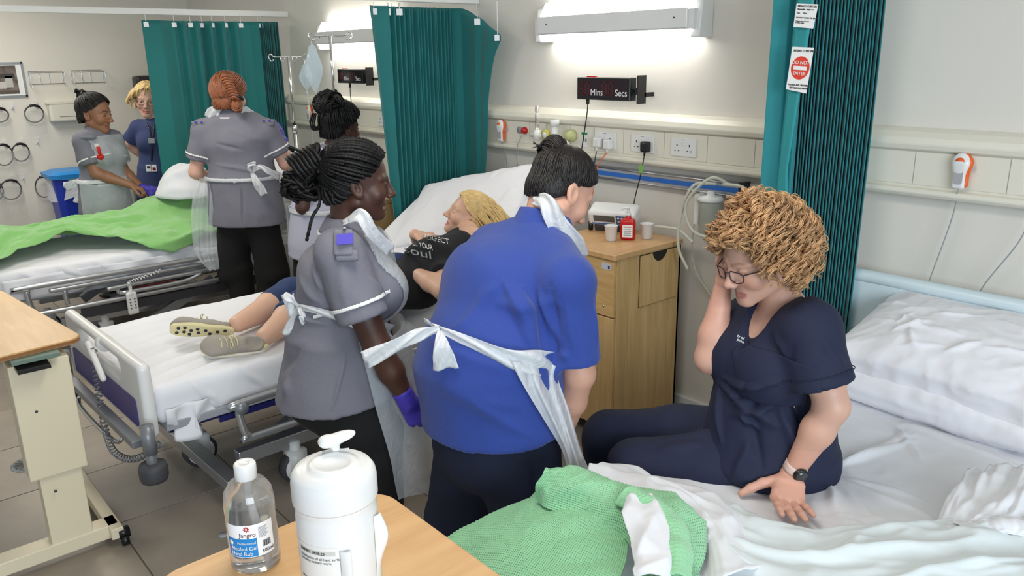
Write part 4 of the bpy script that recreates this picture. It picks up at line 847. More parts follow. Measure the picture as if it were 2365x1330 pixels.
def rail(fr, b, a0, a1, z1, z0, par, nm='side_rail', r=.016, mid=True):
    o = tb(fr, [(a1, b, z1), (a0+.06, b, z1), (a0, b, z1-.02), (a0-.0, b, z0+.07), (a0+.02, b, z0+.015), (a0+.09, b, z0), (a1, b, z0+.01)], r, MSILV, par, nm, sp=60)
    if mid:
        zm = (z1+z0)/2+.03; tb(fr, [(a0+.28, b, z0+.0), (a0+.28, b, zm), (a0+.34, b, zm+.01), (a1, b, zm+.015)], r*.9, MSILV, o, 'mid_rail', sp=30)
        for a, z in ((a0+.0, z1-.015), (a0+.28, zm), (a0+.55, z0+.0)):
            V, F = tube([fr(a, b-.028, z), fr(a, b+.024, z)], .024, 16); mk('pivot', V, F, MGREY2, o)
    return o
def bedbase(fr, par, W=.95, L=2.15, z=.2):
    for b in (.12, W-.12): bx(fr, .3, L-.2, b-.025, b+.025, z-.03, z+.03, MSILV, par, 'chassis_beam')
    for a in (.24, L-.3): bx(fr, a-.03, a+.03, .02, W-.02, z-.09, z-.04, MSILV, par, 'cross_beam')
    for b in (.25, W-.25):
        bx(fr, .1, L-.1, b-.02, b+.02, .42, .46, MGREY2, par, 'upper_beam')
        o = mk('lift_arm', *beam(fr(.55, b, .18), fr(1.0, b, .42), .05, .06), MGREY2, par, smooth=False); bevel(o, .005, 2)
        o = mk('lift_arm', *beam(fr(1.25, b, .18), fr(1.7, b, .42), .05, .06), MGREY2, par, smooth=False); bevel(o, .005, 2)
    for a, b in ((.30, .55), (.55, .10), (L-.2, .08), (L-.2, W-.08)): castor(fr, a, b, par)
# --- middle bed ---
f2 = Fr((-2.93, .78), math.radians(2.0)); W2 = .94
b2 = thing('hospital_bed', 'hospital bed with white and purple footboard, patient in denim lying on it', 'bed', f2(1.0, .48, 0)); bedbase(f2, b2)
bx(f2, .0, 2.0, -.012, W2, .468, .50, MGREY, b2, 'mattress_platform'); bx(f2, 0.02, 2.1, .03, W2-.03, .44, .465, MNAVYP, b2, 'frame_deck')
s = Sdf(.03); BA = f2.B()
s.rbox(f2(-.045, W2/2, .60), (.024, W2/2+.01, .148), BA, r=.022)
s.rbox(f2(-.045, W2/2+.02, .672), (.08, .27, .036), BA, r=.03, op='s', k=.02)
V, F = s.mesh(.006, smooth=2); fb = mk('footboard', V, F, MWHITE, b2)
V, F = prism(rrect(.07, W2-.07, .485, .595, .015), 0, .004); V = np.array([f2(-.0705-z, x, y) for x, y, z in V]); mk('purple_inlay', V, F, MPURP, fb, smooth=False)
V, F = tube([f2(-.045, .44, .713), f2(-.045, .475, .713)], .033, 20); mk('handle_collar', V, F, MWHITE2, fb)
for b in (.0, W2):
    V, F = join(tube([f2(-.09, b-.085+.12*(b > .5), .44), f2(-.09, b-.085+.12*(b > .5), .55)], .024, 16), ); mk('lifting_socket', V, F, MGREY2, b2)
    V, F = lathe([(.02, -.02), (.045, -.015), (.05, .0), (.05, .035), (.045, .05), (.02, .055)], f2(-.09, b-.085+.12*(b > .5), .35), 24); mk('bumper_wheel', V, F, MRUB, b2)
    V, F = tube([f2(-.09, b-.085+.12*(b > .5), .34), f2(-.09, b-.085+.12*(b > .5), .5)], .02, 12); mk('bumper_stem', V, F, MGREY2, b2)
bx(f2, -.13, -.09, -.02, W2+.02, .445, .475, MGREY2, b2, 'end_beam')
tb(f2, [(-.09, .2, .43), (-.12, .25, .38), (-.12, .7, .38), (-.09, .75, .43)], .009, MCHROME, b2, 'linen_rail', sp=30)
# mattress under its sheet, with the raised back
def flatbed(fr, W, zt, th, L, back=None, ex=0):
    s = Sdf(.06)
    if back is None: s.rbox(fr(L/2, W/2, zt-th/2), (L/2, W/2, th/2), fr.B(), r=.035)
    else:
        a1, ang = back; s.rbox(fr(a1/2, W/2, zt-th/2), (a1/2+.02, W/2, th/2), fr.B(), r=.035); l2 = (L-a1)
        d = fr.e*math.cos(ang)+UP*math.sin(ang); u = UP*math.cos(ang)-fr.e*math.sin(ang); c = fr(a1, W/2, zt)+d*l2/2-u*th/2
        s.rbox(c, (l2/2, W/2, th/2), np.array([d, fr.n, u]), r=.035, k=.08)
    return s
B2S = flatbed(f2, W2, .64, .15, 2.12, (1.30, math.radians(33)))
V, F = B2S.mesh(.009, smooth=3)
fo = [(f2(.04, .1*k+.03, .655), f2(.35+.1*(k % 3), .1*k+.12, .655), .012, .008) for k in range(9)]+[(f2(.1+.2*k, .02, .64), f2(.2+.2*k, -.0, .53), .012, .008) for k in range(6)]+[(f2(.5+.12*k, .15+.07*k, .645), f2(.9+.1*k, .6, .645), .02, .005) for k in range(4)]
V = wrinkle(V, F, fo, .004, 6, (1, 1, .6), 2); mk('sheeted_mattress', V, F, MSHEET, b2)
hem = lambda U, W: f2.pts(np.stack([.0+.16*U+.03*np.sin(U*14)*W, -.015-.012*np.sin(U*9+W*3), .56-.15*W*(.4+.6*np.sin(U*PI))], 1))
V, F = grid(hem, 24, 10); solid(mk('sheet_corner', V, F, MSHEET, b2), .002)
rail(f2, -.07, .26, 1.35, .52, .365, b2); rail(f2, W2+.07, .26, 1.35, .52, .365, b2)
bx(f2, .75, 1.0, -.05, -.045, .39, .46, MREDD, b2, 'red_warning_plate', 0)
def coil(P, r, turns, rt, m, par, nm='coiled_cord'):
    P = spline(P, turns*8); T, N, B = frames(P); a = np.arange(len(P))*2*PI/8; Q = P+r*(np.cos(a)[:, None]*N+np.sin(a)[:, None]*B); V, F = tube(Q, rt, 5); return mk(nm, V, F, m, par)
coil([f2(-.085, .47, .7), f2(-.1, .44, .55), f2(-.12, .36, .42), f2(-.14, .2, .36), f2(-.1, .08, .36), f2(-.02, -.0, .43)], .012, 42, .0028, MGREY2, b2)
s = Sdf(.012).cap(f2(-.095, .50, .71), f2(-.095, .36, .60), .013, .012); V, F = s.mesh(.004); mk('handset_holder', V, F, MWHITE2, b2)
for a0, a1 in ((.2, 2.0),): mk('blue_frame_edge', *obox(f2((a0+a1)/2, -.005, .452), f2.e*(a1-a0)/2, f2.n*.008, UP*.012), MNAVYP, b2, smooth=False)
bx(f2, 2.12, 2.16, .02, W2-.02, .5, .95, MWHITE, b2, 'headboard', .015)
# pillow
def pillow(c, B, half, m, seed, label, group=None, nm='pillow', folds=(), p=2.6, h=.008, amp=.006, base=None):
    c = np.asarray(c, float); half = np.asarray(half, float); s = Sdf(.02)
    s2 = Sdf(.02); B = np.asarray(B, float)
    def fn(X, Y, Z):
        x = X-c[0]; y = Y-c[1]; z = Z-c[2]; q = [x*B[i][0]+y*B[i][1]+z*B[i][2] for i in range(3)]; u = np.abs(q[0])/half[0]; v = np.abs(q[1])/half[1]
        edge = np.clip(1-np.maximum(u, v)**2.2, 0, 1)**.5*np.clip(1-np.minimum(u, v)**3*.25, 0, 1)*half[2]+.006
        pin = .06*(1-np.maximum(u, v)); d2 = np.maximum(np.maximum(np.abs(q[0])-half[0]*(1-.06*(1-v**2)), np.abs(q[1])-half[1]*(1-.06*(1-u**2))), (np.abs(q[2])-edge)*.75)
        return d2
    e = np.abs(B).T@half; s2._add('u', fn, c-e-.01, c+e+.01, 0); V, F = s2.mesh(h, smooth=4); V = wrinkle(V, F, folds, amp, 8, (1, 1, 1), seed)
    o = mk(nm, V, F, m, base=c); return tag(o, label, 'pillow', group)
d = f2.e*math.cos(.72)+UP*math.sin(.72); u_ = UP*math.cos(.72)-f2.e*math.sin(.72)
pc = (ony(1020, 395, 2.95)+ony(1190, 470, 2.75)+ony(945, 545, 2.6))/3
pc2 = f2(1.86, .46, 1.00); d = f2.e*math.cos(.6)+UP*math.sin(.6); u_ = UP*math.cos(.6)-f2.e*math.sin(.6)
PB = np.array([nrm(d+f2.n*.42), nrm(f2.n-d*.42), u_])
pillow(pc2, PB, (.27, .40, .07), MPIL, 3, 'white pillow propping up the woman in the black T-shirt', folds=[(pc2+f2.n*.1*k-d*.1, pc2+f2.n*(.1*k+.04)+d*.25, .02, .006) for k in (-3, -1, 2, 4)])
# --- far left bed ---
f3 = Fr((-5.47, .66), 0); W3 = .93
b3 = thing('hospital_bed', 'far hospital bed with green blanket and silver side rails', 'bed', f3(1.0, .46, 0)); bedbase(f3, b3, W3)
B3S = flatbed(f3, W3, .60, .15, 2.12, (1.3, math.radians(30)))
V, F = B3S.mesh(.014, smooth=2); V = wrinkle(V, F, [(f3(.1+.2*k, .0, .6), f3(.25+.2*k, -.01, .5), .02, .01) for k in range(9)], .006, 6, (1, 1, .6), 9); mk('sheeted_mattress', V, F, MSHEET, b3)
def skirt(U, W): return f3.pts(np.stack([.0+1.9*U, -.02-.02*np.sin(U*40)*W-.015*np.sin(U*17+1), .56-.11*W-.035*W*np.sin(U*11)], 1))
V, F = grid(skirt, 90, 8); solid(mk('hanging_sheet', V, F, MSHEET, b3), .002)
bx(f3, .0, 2.1, .02, W3-.02, .40, .44, MGREY, b3, 'mattress_platform')
rail(f3, -.06, .12, 1.9, .505, .33, b3, r=.017, mid=False)
tb(f3, [(.32, -.06, .36), (.32, -.06, .45), (.36, -.06, .462), (1.9, -.06, .462)], .014, MSILV, b3, 'lower_rail', sp=30); tb(f3, [(.62, -.065, .37), (.62, -.065, .40), (.66, -.065, .412), (1.9, -.06, .42)], .014, MSILV, b3, 'lower_rail', sp=30)
tb(f3, [(.62, -.07, .37), (1.0, -.07, .37), (1.15, -.07, .40)], .014, MSILV, b3, 'rail_link', sp=20)
bx(f3, .72, .98, -.045, -.04, .355, .385, MREDD, b3, 'red_warning_plate', 0)
bx(f3, -.05, -.01, .0, W3, .42, .72, MWHITE, b3, 'footboard', .015); bx(f3, .4, 2.0, -.03, .02, .24, .30, MRUB, b3, 'side_beam')
mk('lift_linkage', *beam(f3(.75, .0, .1), f3(1.25, .0, .33), .04, .06), MGREY2, b3, smooth=False)
q = onx(306, 700, -5.38); s = Sdf(.01).rbox(q, (.012, .034, .075), r=.012).cap(q+UP*.07, q+UP*.11, .014, .01); V, F = s.mesh(.005); t = thing('bed_handset', 'pale bed handset hanging from the rail of the far bed', 'handset', q); mk('shell', V, F, MWHITE2, t)
for i in (-1, 1):
    for j in range(4): V, F = lathe([(.006, 0), (0, .002)], q+A3(.0125, .014*i, .03-.02*j), 8, [(0, 1, 0), (0, 0, 1), (1, 0, 0)]); mk('key', V, F, MGREY2, t)
coil([q+UP*.1, q+A3(-.0, -.0, .14), q+A3(0, .08, .155), q+A3(0, .2, .18)], .01, 16, .003, MWHITE2, t)
# green fleece over the far patient
def green3(U, W):
    a = -.08+1.6*U; bn = np.interp(a, [-.1, .0, .15, .45, .62, .8, 1.0, 1.6], [.02, .04, .18, .33, .20, .02, -.12, -.13]); b = bn+(1.0-bn)*W; hump = np.exp(-((b-.5)/.33)**2)
    body = .10*np.exp(-((b-.48)/.25)**2)*(1-.2*np.cos(a*6)); kn = .17*np.exp(-((a-1.28)/.34)**2)*np.exp(-((b-.52)/.34)**2)
    ft = .06*np.exp(-((a-.1)/.12)**2)*hump; top = .615+body+kn+ft
    edge = np.clip((.03-b)/.15, 0, 1); dr = .12*np.clip(1.15*np.sin(a*2.6+.2)+.25, 0, 1.1); e2 = np.clip((b-.93)/.07, 0, 1)
    z = top-edge*dr-e2*.06-.10*np.clip((.0-a)/.08, 0, 1); return f3.pts(np.stack([a+.0*b, np.where(b < .0, np.maximum(b, -.03-.01*np.sin(a*20)), b), z], 1))
V, F = grid(green3, 170, 110); N0 = vnorm(V, F); Q = V*A3(1, 1.0, 1.6)
Ug, Wg = np.meshgrid(np.linspace(0, 1, 170), np.linspace(0, 1, 110), indexing='ij'); ug = np.stack([Ug.ravel()*3.2+Wg.ravel()*2.2, Wg.ravel()*4.2-Ug.ravel()*1.6, 0*Ug.ravel()+2], 1); ug += pn(ug, .8, 7)[:, None]*.55
dd = .035*ridge(ug*A3(.8, 1.3, 1), 1.0, 3)+.02*ridge(ug*A3(1.2, 3, 1), 1.0, 9)+.02*ridge(Q*A3(1, .6, 1)+pn(V, 2.5, 4)[:, None]*.14, 3.6, 5)+.012*ridge(Q+pn(V, 3, 4)[:, None]*.1, 6.5, 8)+.008*pn(V, 18, 3); V[:, 2] += np.abs(dd)*.95+.004; V[:, 0] += dd*.25
o = tag(solid(mk('green_blanket', V, F, MGREEN, base=f3(.8, .5, .6)), .006), 'apple green fleece blanket covering the patient on the far bed', 'blanket')
HQ = onx(420, 402, -5.84)
def hump(U, W):
    th = U*2*PI; r = W; return np.stack([-5.84+.22*r*np.sin(th), HQ[1]+.03+.20*r*np.cos(th), HQ[2]+.07-.22*r**2.6], 1)
V, F = grid(hump, 60, 26); V += vnorm(V, F)*(.022*ridge(V, 5, 6)+.01*pn(V, 14, 2))[:, None]
tag(solid(mk('white_sheet', V, F, MSHEET, base=f3(1.47, .46, .8)), .004), 'white sheet bunched over raised knees on the far bed', 'sheet')
pillow(f3(1.95, .46, .98), np.array([nrm(f3.e+UP*.6), f3.n, nrm(UP-f3.e*.6)]), (.24, .38, .08), MPIL, 8, 'white pillow at the head of the far bed, behind the red-haired nurse', h=.014)
# --- right-hand bed ---
f1 = Fr((-.555, .86), 0); f1 = Fr((-.56, .97), 0); W1 = .915; ZB = .60
b1 = thing('hospital_bed', 'hospital bed with pale blue headboard, the curly-haired woman sitting on its edge', 'bed', f1(1.0, .48, 0)); bedbase(f1, b1, W1, 2.03)
bx(f1, .0, 2.0, .02, W1-.02, .42, .45, MGREY, b1, 'mattress_platform')
s = flatbed(f1, W1, ZB, .15, 2.03); V, F = s.mesh(.008, smooth=2)
def sheetdisp(V, F, fo, amp=.004, seed=0): return wrinkle(V, F, fo, amp, 7, (1, 1, .4), seed)
hd = onz(1830, 1180, .605); fo = []
rr = random.Random(5)
for k in range(26):    # creases fanning out from the hand, the seat and the pillow
    src = [hd, onz(1900, 1090, .605), onz(2050, 960, .605)][k % 3]; a = rr.uniform(-.9, 1.5) if k % 3 else rr.uniform(-2, .8); L_ = rr.uniform(.2, .5)
    q = src+A3(math.cos(a), math.sin(a), 0)*L_; fo.append((src+A3(math.cos(a), math.sin(a), 0)*.06, q, .012, rr.uniform(.004, .009)))
V = sheetdisp(V, F, fo, .005, 4); q = np.linalg.norm(V[:, :2]-hd[:2], axis=1); V[:, 2] -= np.where(V[:, 2] > .55, .012*np.exp(-(q/.09)**2), 0); mk('sheeted_mattress', V, F, MSHEET, b1)
MHB = mat('headboard_pale_blue', (206, 222, 228), .35)
s = Sdf(.02); s.rbox(A3(-1.07, 3.04, .70), (.49, .02, .235), r=.02); V, F = s.mesh(.008); 
s = Sdf(.01).rbox(A3(-1.07, 3.04, .70), (.49, .02, .24), r=.019).rbox(A3(-1.0, 3.04, .845), (.26, .06, .035), r=.03, op='s', k=.01); V, F = s.mesh(.007, smooth=2); hb = mk('headboard', V, F, MHB, b1)
V, F = tube(spline([A3(-1.54, 3.035, .46), A3(-1.545, 3.035, .8), A3(-1.53, 3.035, .915), A3(-1.47, 3.035, .94), A3(-1.0, 3.035, .94), A3(-.6, 3.035, .94)], 50), .026, 14); mk('headboard_rim', V, F, MHB, hb)
# ---------------- people: shared anatomy ----------------
class Head:
    """local axes: x = the person's right, y = forward, z = up; origin between the ears at eye level"""
    def __init__(s, c, f, u, sc_=1.0):
        s.c = np.asarray(c, float); s.f = nrm(f); u = np.asarray(u, float); s.u = nrm(u-s.f*(u@s.f)); s.r = np.cross(s.f, s.u); s.s = sc_; s.B = np.array([s.r, s.f, s.u])
    def __call__(s, x, y, z): return s.c+(s.r*x+s.f*y+s.u*z)*s.s
    def loc(s, V): return ((V-s.c)@s.B.T)/s.s
    def wld(s, L): return s.c+(np.asarray(L, float)*s.s)@s.B
def add_head(S, H, mouth='closed', eyes='open', nose=1.0, lips=1.0, jaw=1.0, ears=True, cheek=1.0):
    q = H.s; E = lambda c, r, **k: S.ell(H(*c), np.array(r)*q, H.B, **k); K = lambda a, b, ra, rb=None, **k: S.cap(H(*a), H(*b), ra*q, None if rb is None else rb*q, **k)
    E((0, -.012, .035), (.075, .095, .082), k=.03); E((0, .028, -.015), (.063, .062, .085), k=.02)
    for s in (-1, 1):
        K((s*.05*jaw, -.005, -.055), (s*.012, .062, -.098), .021*jaw, .017, k=.025); E((s*.040, .055, -.03), (.026*cheek, .024, .026*cheek), k=.02)
        K((s*.046, .064, .020), (s*.014, .082, .016), .010, k=.012)
    E((0, .070, -.098), (.020, .018, .016), k=.015)
    for s in (-1, 1): E((s*.031, .1, -.001), (.020, .020, .014), op='s', k=.012)
    K((0, .084, .014), (0, .104*1, -.028), .008, .0105*nose, k=.010); E((0, .108, -.034), (.0125*nose, .0125, .0105), k=.006)
    for s in (-1, 1): E((s*.0125*nose, .098, -.038), (.0075*nose, .011, .0085), k=.004); E((s*.007, .104, -.0465), (.0035, .006, .003), op='s', k=.002)
    for s in (-1, 1): E((s*.031, .071, -.002), (.0165, .0155, .0125), k=.004)
    if eyes == 'open':
        for s in (-1, 1): E((s*.031, .088, -.003), (.013, .008, .0042), op='s', k=.002)
    else:
        for s in (-1, 1): K((s*.042, .079, -.008), (s*.020, .084, -.009), .0012, op='s', k=.002)
    L_ = lips; E((0, .052, -.070), (.034, .032, .030), k=.018)
    K((-.021, .0745, -.069), (0, .0855, -.066), .0040*L_, .0058*L_, k=.004); K((.021, .0745, -.069), (0, .0855, -.066), .0040*L_, .0058*L_, k=.004)
    K((-.018, .0745, -.076), (0, .0850, -.0785), .0040*L_, .0064*L_, k=.004); K((.018, .0745, -.076), (0, .0850, -.0785), .0040*L_, .0064*L_, k=.004)
    g = {'closed': .0012, 'open': .0045, 'smile': .0035}[mouth]; dz = .004 if mouth == 'smile' else 0
    K((-.021, .0785, -.0725+dz), (0, .0912, -.0725), g, op='s', k=.002); K((.021, .0785, -.0725+dz), (0, .0912, -.0725), g, op='s', k=.002)
    if ears:
        for s in (-1, 1):
            Bq = np.array([H.r*s, nrm(H.f*.9+H.u*.3+H.r*s*-.2), H.u]); c = H(s*.077, -.010, -.012)
            S.ell(c, A3(.0085, .019, .031)*q, Bq, k=.006); S.ell(c+H.r*s*.009*q+H.f*.004*q, A3(.007, .0105, .019)*q, Bq, k=.004, op='s'); K((s*.078, .004, -.014), (s*.079, -.002, -.03), .0045, k=.004)
# thickness-aware lip tint below uses the same curves as the lips
def seg_mask(L, a, b, r, soft=.003):
    q, t = segd(L, a, b); return np.clip((r+soft-q)/soft, 0, 1)
def face_color(V, H, base, lip, brow, blush=.0, browr=.0038, ytop=.0):
    C = np.tile(np.array(srgb(*base)), (len(V), 1)); L = H.loc(V); mx = lambda m, c, k=1.0: C.__setitem__(slice(None), C*(1-(m*k)[:, None])+np.array(srgb(*c))*(m*k)[:, None])
    near = (L[:, 1] > .03)
    if blush:
        for s in (-1, 1): mx(np.exp(-(np.linalg.norm(L-A3(s*.042, .07, -.032), axis=1)/.022)**2), (214, 120, 104), blush)
        mx(np.exp(-(np.linalg.norm(L-A3(0, .112, -.036), axis=1)/.014)**2), (210, 120, 108), blush*.8)
    for s in (-1, 1):
        mx(seg_mask(L, (s*.021, .076, -.070), (0, .094, -.0655), .0042)*near, lip); mx(seg_mask(L, (s*.018, .078, -.077), (0, .093, -.079), .0046)*near, lip)
        mx(seg_mask(L, (s*.013, .093, .020), (s*.034, .084, .026), browr, .002)*near, brow, .85); mx(seg_mask(L, (s*.034, .084, .026), (s*.050, .066, .019), browr*.8, .002)*near, brow, .8)
        mx(seg_mask(L, (s*.018, .085, -.0015), (s*.031, .089, .0025), .0012, .0014)*near, brow, .9); mx(seg_mask(L, (s*.031, .089, .0025), (s*.044, .08, -.001), .0014, .0014)*near, brow, .9)
    return C
def eyes(H, par, look=(0, 1, 0), iris=MIRIS):
    for s in (-1, 1):
        c = H(s*.031, .0715, -.0025); r = .0128*H.s; V, F = lathe([(r*math.sin(a), -r*math.cos(a)) for a in np.linspace(0.01, PI-.01, 14)], c, 20); e = mk('eyeball', V, F, MEYE, par)
        d = nrm(H.r*look[0]+H.f*look[1]+H.u*look[2]); x = nrm(np.cross(H.u, d)); y = np.cross(d, x); V, F = lathe([(r*math.sin(a)*1.02, r*math.cos(a)*1.02) for a in np.linspace(.42, .01, 6)], c, 16, [x, y, d]); mk('iris', V, F, iris, e)
def add_hand(S, wr, d, palm, thumb, curl=(.3, .3, .3, .3), size=1.0, spread=.12, tcurl=.3, tang=.8, k=.0045, bias=0, first=None):
    """wr wrist, d towards the knuckles, palm = way the palm faces, thumb = +1/-1 side of cross(d, palm)"""
    d = nrm(d); palm = nrm(np.asarray(palm, float)-d*(np.asarray(palm, float)@d)); lat = np.cross(d, palm)*thumb; q = size; wr = np.asarray(wr, float)
    S.loft(wr, wr+d*.03*q, (.026*q, .019*q), (.032*q, .016*q), lat, k=.012); S.loft(wr+d*.03*q, wr+d*.082*q, (.034*q, .0155*q), (.040*q, .0125*q), lat, k=.01)
    S.ell(wr+d*.035*q+lat*.022*q+palm*.008*q, A3(.026, .018, .014)*q, np.array([nrm(d+lat*.3), nrm(lat-d*.3), palm]), k=.01)
    tips = []; Ls = (.070, .078, .073, .058); off = (.030, .0105, -.0095, -.0285); back = (.0, .004, .001, -.007); rs = (.0092, .0094, .009, .008)
    for i in range(4):
        dd = nrm(d+lat*(bias+spread*(1.2-.8*i))); p = wr+d*(.084+back[i])*q+lat*off[i]*q; a = 0; pts = [p-d*.02*q, p]
        for j, fr_ in enumerate((.44, .31, .25)):
            a += (first if first is not None else curl[i]*.8) if j == 0 else curl[i]*1.1; v = dd*math.cos(a)+palm*math.sin(a); p = p+v*Ls[i]*fr_*q; pts.append(p)
        r = rs[i]*q; S.chain(pts, [r*1.02, r*1.05, r*.98, r*.9, r*.78], k=k); tips.append((pts[-1], v))
    dt = nrm(d*math.cos(tang)+lat*math.sin(tang)+palm*.25); p0 = wr+d*.022*q+lat*.022*q+palm*.004*q; p1 = p0+dt*.042*q; dt2 = nrm(dt+d*tcurl+palm*tcurl*.5); p2 = p1+dt2*.032*q; p3 = p2+nrm(dt2+d*tcurl*.6)*.026*q
    S.chain([p0, p1, p2, p3], [.0155*q, .012*q, .0108*q, .0088*q], k=.007); tips.append((p3, dt2)); return tips
def skin_mesh(S, par, H, base, head=True, coarse=.009, fine=.003, hands=(), colorfn=None, name='body', headr=(.12, .14, .15)):
    parts = []; boxes = []
    def piece(c, r, h): lo = np.asarray(c)-r; hi = np.asarray(c)+r; V, F = S.mesh(h, lo-h*4, hi+h*4, smooth=2); m = ((V > lo-h*1.2) & (V < hi+h*1.2)).all(1); V, F = keep(V, F, m); boxes.append((lo, hi)); return V, F
    if head: parts.append(piece(H.c-H.u*.01, np.array(headr)*H.s, fine))
    for c, r in hands: parts.append(piece(c, np.array([r]*3), .0026))
    V, F = S.mesh(coarse, smooth=1 if coarse < .0075 else 2); m = np.ones(len(V), bool)
    for lo, hi in boxes: m &= ~((V > lo+coarse*.6) & (V < hi-coarse*.6)).all(1)
    parts.insert(0, keep(V, F, m)); Vs = []; Fs = []; n = 0
    for V, F in parts: Vs.append(V); Fs.append(F+n); n += len(V)
    V = np.vstack(Vs); F = np.vstack(Fs); C = colorfn(V) if colorfn else np.tile(np.array(srgb(*base)), (len(V), 1))
    return mk(name, V, F, MSKIN, par, col=C)
# hair helpers
HB = [-.1, -.05, -.012, .0, .03, .05, .07, .085, .12]; HZ = [-.078, -.058, -.018, .018, .032, .052, .080, .095, .12]
def hairy(L, dz=0.0): return L[:, 2] > np.interp(L[:, 1], HB, HZ)+dz
CC = A3(0, -.012, .035); CRr = A3(.077, .097, .084)
def scalp(H, par, m, grow=.006, dz=0., name='hair', amp=.002, h=.004, lo=None):
    S = Sdf(.02).ell(H.wld(CC), (CRr+grow)*H.s, H.B).ell(H.wld(A3(0, -.045, -.03)), A3(.06+grow, .052+grow, .05)*H.s, H.B, k=.03)
    V, F = S.mesh(h, smooth=1); V, F = keep(V, F, hairy(H.loc(V), dz)); V = wrinkle(V, F, (), amp, 60, (1, 1, 1), 3); return mk(name, V, F, m, par)
def headrad(d):
    k1 = 1/np.linalg.norm(d/CRr); c2 = A3(0, -.045, -.03)-CC; r2 = A3(.062, .054, .052); a = (d/r2)@(d/r2); b = (d/r2)@(c2/r2); c = (c2/r2)@(c2/r2)-1; q = b*b-a*c
    return max(k1, (b+math.sqrt(q))/a) if q > 0 else k1
def comb(H, G, n, r, lift=.004, jit=.3, rows=2, seed=1, dz=0., steps=16, thmax=2.4, start=0.):
    """strand paths combed over the scalp from the hairline to the gathering direction G (local)"""
    rg = random.Random(seed); G = nrm(G); a = nrm(np.cross(G, A3(1, 0, 0) if abs(G[0]) < .8 else A3(0, 1, 0))); b = np.cross(G, a); out = []
    for row in range(rows):
        for i in range(n):
            ph = 2*PI*(i+rg.uniform(-jit, jit))/n; dirs = [G*math.cos(t)+(a*math.cos(ph)+b*math.sin(ph))*math.sin(t) for t in np.linspace(start, thmax, 60)]
            L = np.array([CC+d*(headrad(d)+lift+row*lift*.7) for d in dirs])
            ok = hairy(L, dz); k = len(ok) if ok.all() else int(np.argmax(~ok));
            if k < 5: continue
            if row and rg.random() < .5: k = int(k*rg.uniform(.5, 1)); k = max(k, 5)
            out.append(H.wld(L[:k][np.linspace(0, k-1, steps).astype(int)][::-1]))
    return out
def apron_skirt(par, c, tf, tr, a0, a1, rx, ry, z0, z1, flare=.0, amp=.02, seed=0, nm='apron_skirt', lean=None, n=60, drift=(0, 0)):
    def fn(U, W):
        a = a0+(a1-a0)*U; k = 1+flare*W+amp*np.sin(U*23+seed)*W; cen = np.asarray(c, float)
        P = cen+(np.sin(a)*rx*k)[:, None]*tr+(np.cos(a)*ry*k)[:, None]*tf; P = P+(tr*drift[0]+tf*drift[1])*W[:, None]
        P[:, 2] = z0+(z1-z0)*W+.01*np.sin(U*11+seed); P += (pn(P*A3(1, 1, .35), 9, seed)*.018*(.3+W))[:, None]*(tf+tr*.3); return P
    V, F = grid(fn, n, 50); return mk(nm, V, F, MAPR, par)
def shell(S, par, m, nm, grow, fn, h=.008, amp=.002, folds=(), seed=1, thick=0):
    V, F = S.mesh(h, grow=grow, smooth=2); V, F = keep(V, F, fn(V)); V = wrinkle(V, F, folds, amp, 14, (1, 1, .5), seed); o = mk(nm, V, F, m, par)
    return solid(o, thick) if thick else o
def band(S, par, m, nm, c, n, w, grow=.003, h=.004, lim=None):
    """a strip of the surface between two parallel planes (sleeve piping, waist tie)"""
    c = np.asarray(c, float); n = nrm(n); lo, hi = (None, None) if lim is None else (np.asarray(lim[0])-lim[1], np.asarray(lim[0])+lim[1])
    V, F = S.mesh(h, lo, hi, grow=grow+.005, smooth=2); d = np.abs((V-c)@n); V, F = keep(V, F, d < w/2+h*.35)
    if len(F) == 0: return None
    d = (V-c)@n; V = V-np.clip(np.abs(d)-w/2, 0, 1)[:, None]*np.sign(d)[:, None]*n; return solid(mk(nm, V, F, m, par), .0015)
def ribbon(par, pts, w, wdir, m, nm='tie', n=40, seed=0, amp=.15, widths=None):
    P = spline(pts, n); T = np.gradient(P, axis=0); wd = np.asarray(wdir, float); ws = np.interp(np.linspace(0, 1, n), np.linspace(0, 1, len(widths)), widths) if widths else np.full(n, w)
    def fn(U, W):
        i = np.round(U*(n-1)).astype(int); side = np.tile(wd, (len(U), 1)); t = T[i]/np.linalg.norm(T[i], axis=1)[:, None]; side = side-t*(side*t).sum(1)[:, None]; side /= np.linalg.norm(side, axis=1)[:, None]+1e-9
        nn = np.cross(t, side); return P[i]+side*((W-.5)*ws[i])[:, None]+nn*(np.sin(W*9+U*12+seed)*ws[i]*amp)[:, None]
    V, F = grid(fn, n, 9); return solid(mk(nm, V, F, m, par), .001)
def shoes(par, pos, d, m=MBLACK):
    for p in pos:
        p = np.asarray(p, float); d = nrm(A3(d[0], d[1], 0)); s_ = np.cross(d, UP); B = np.array([s_, d, UP]); b = A3(p[0], p[1], 0)
        S = Sdf(.02).rbox(b+d*.05+UP*.012, (.042, .13, .012), B, r=.011).ell(b+d*.09+UP*.03, (.042, .085, .032), B, k=.02).cap(b+UP*.04, b+UP*.08, .042, .04, k=.03).cut(b+UP*.001, -UP); V, F = S.mesh(.007); mk('shoe', V, F, m, par)
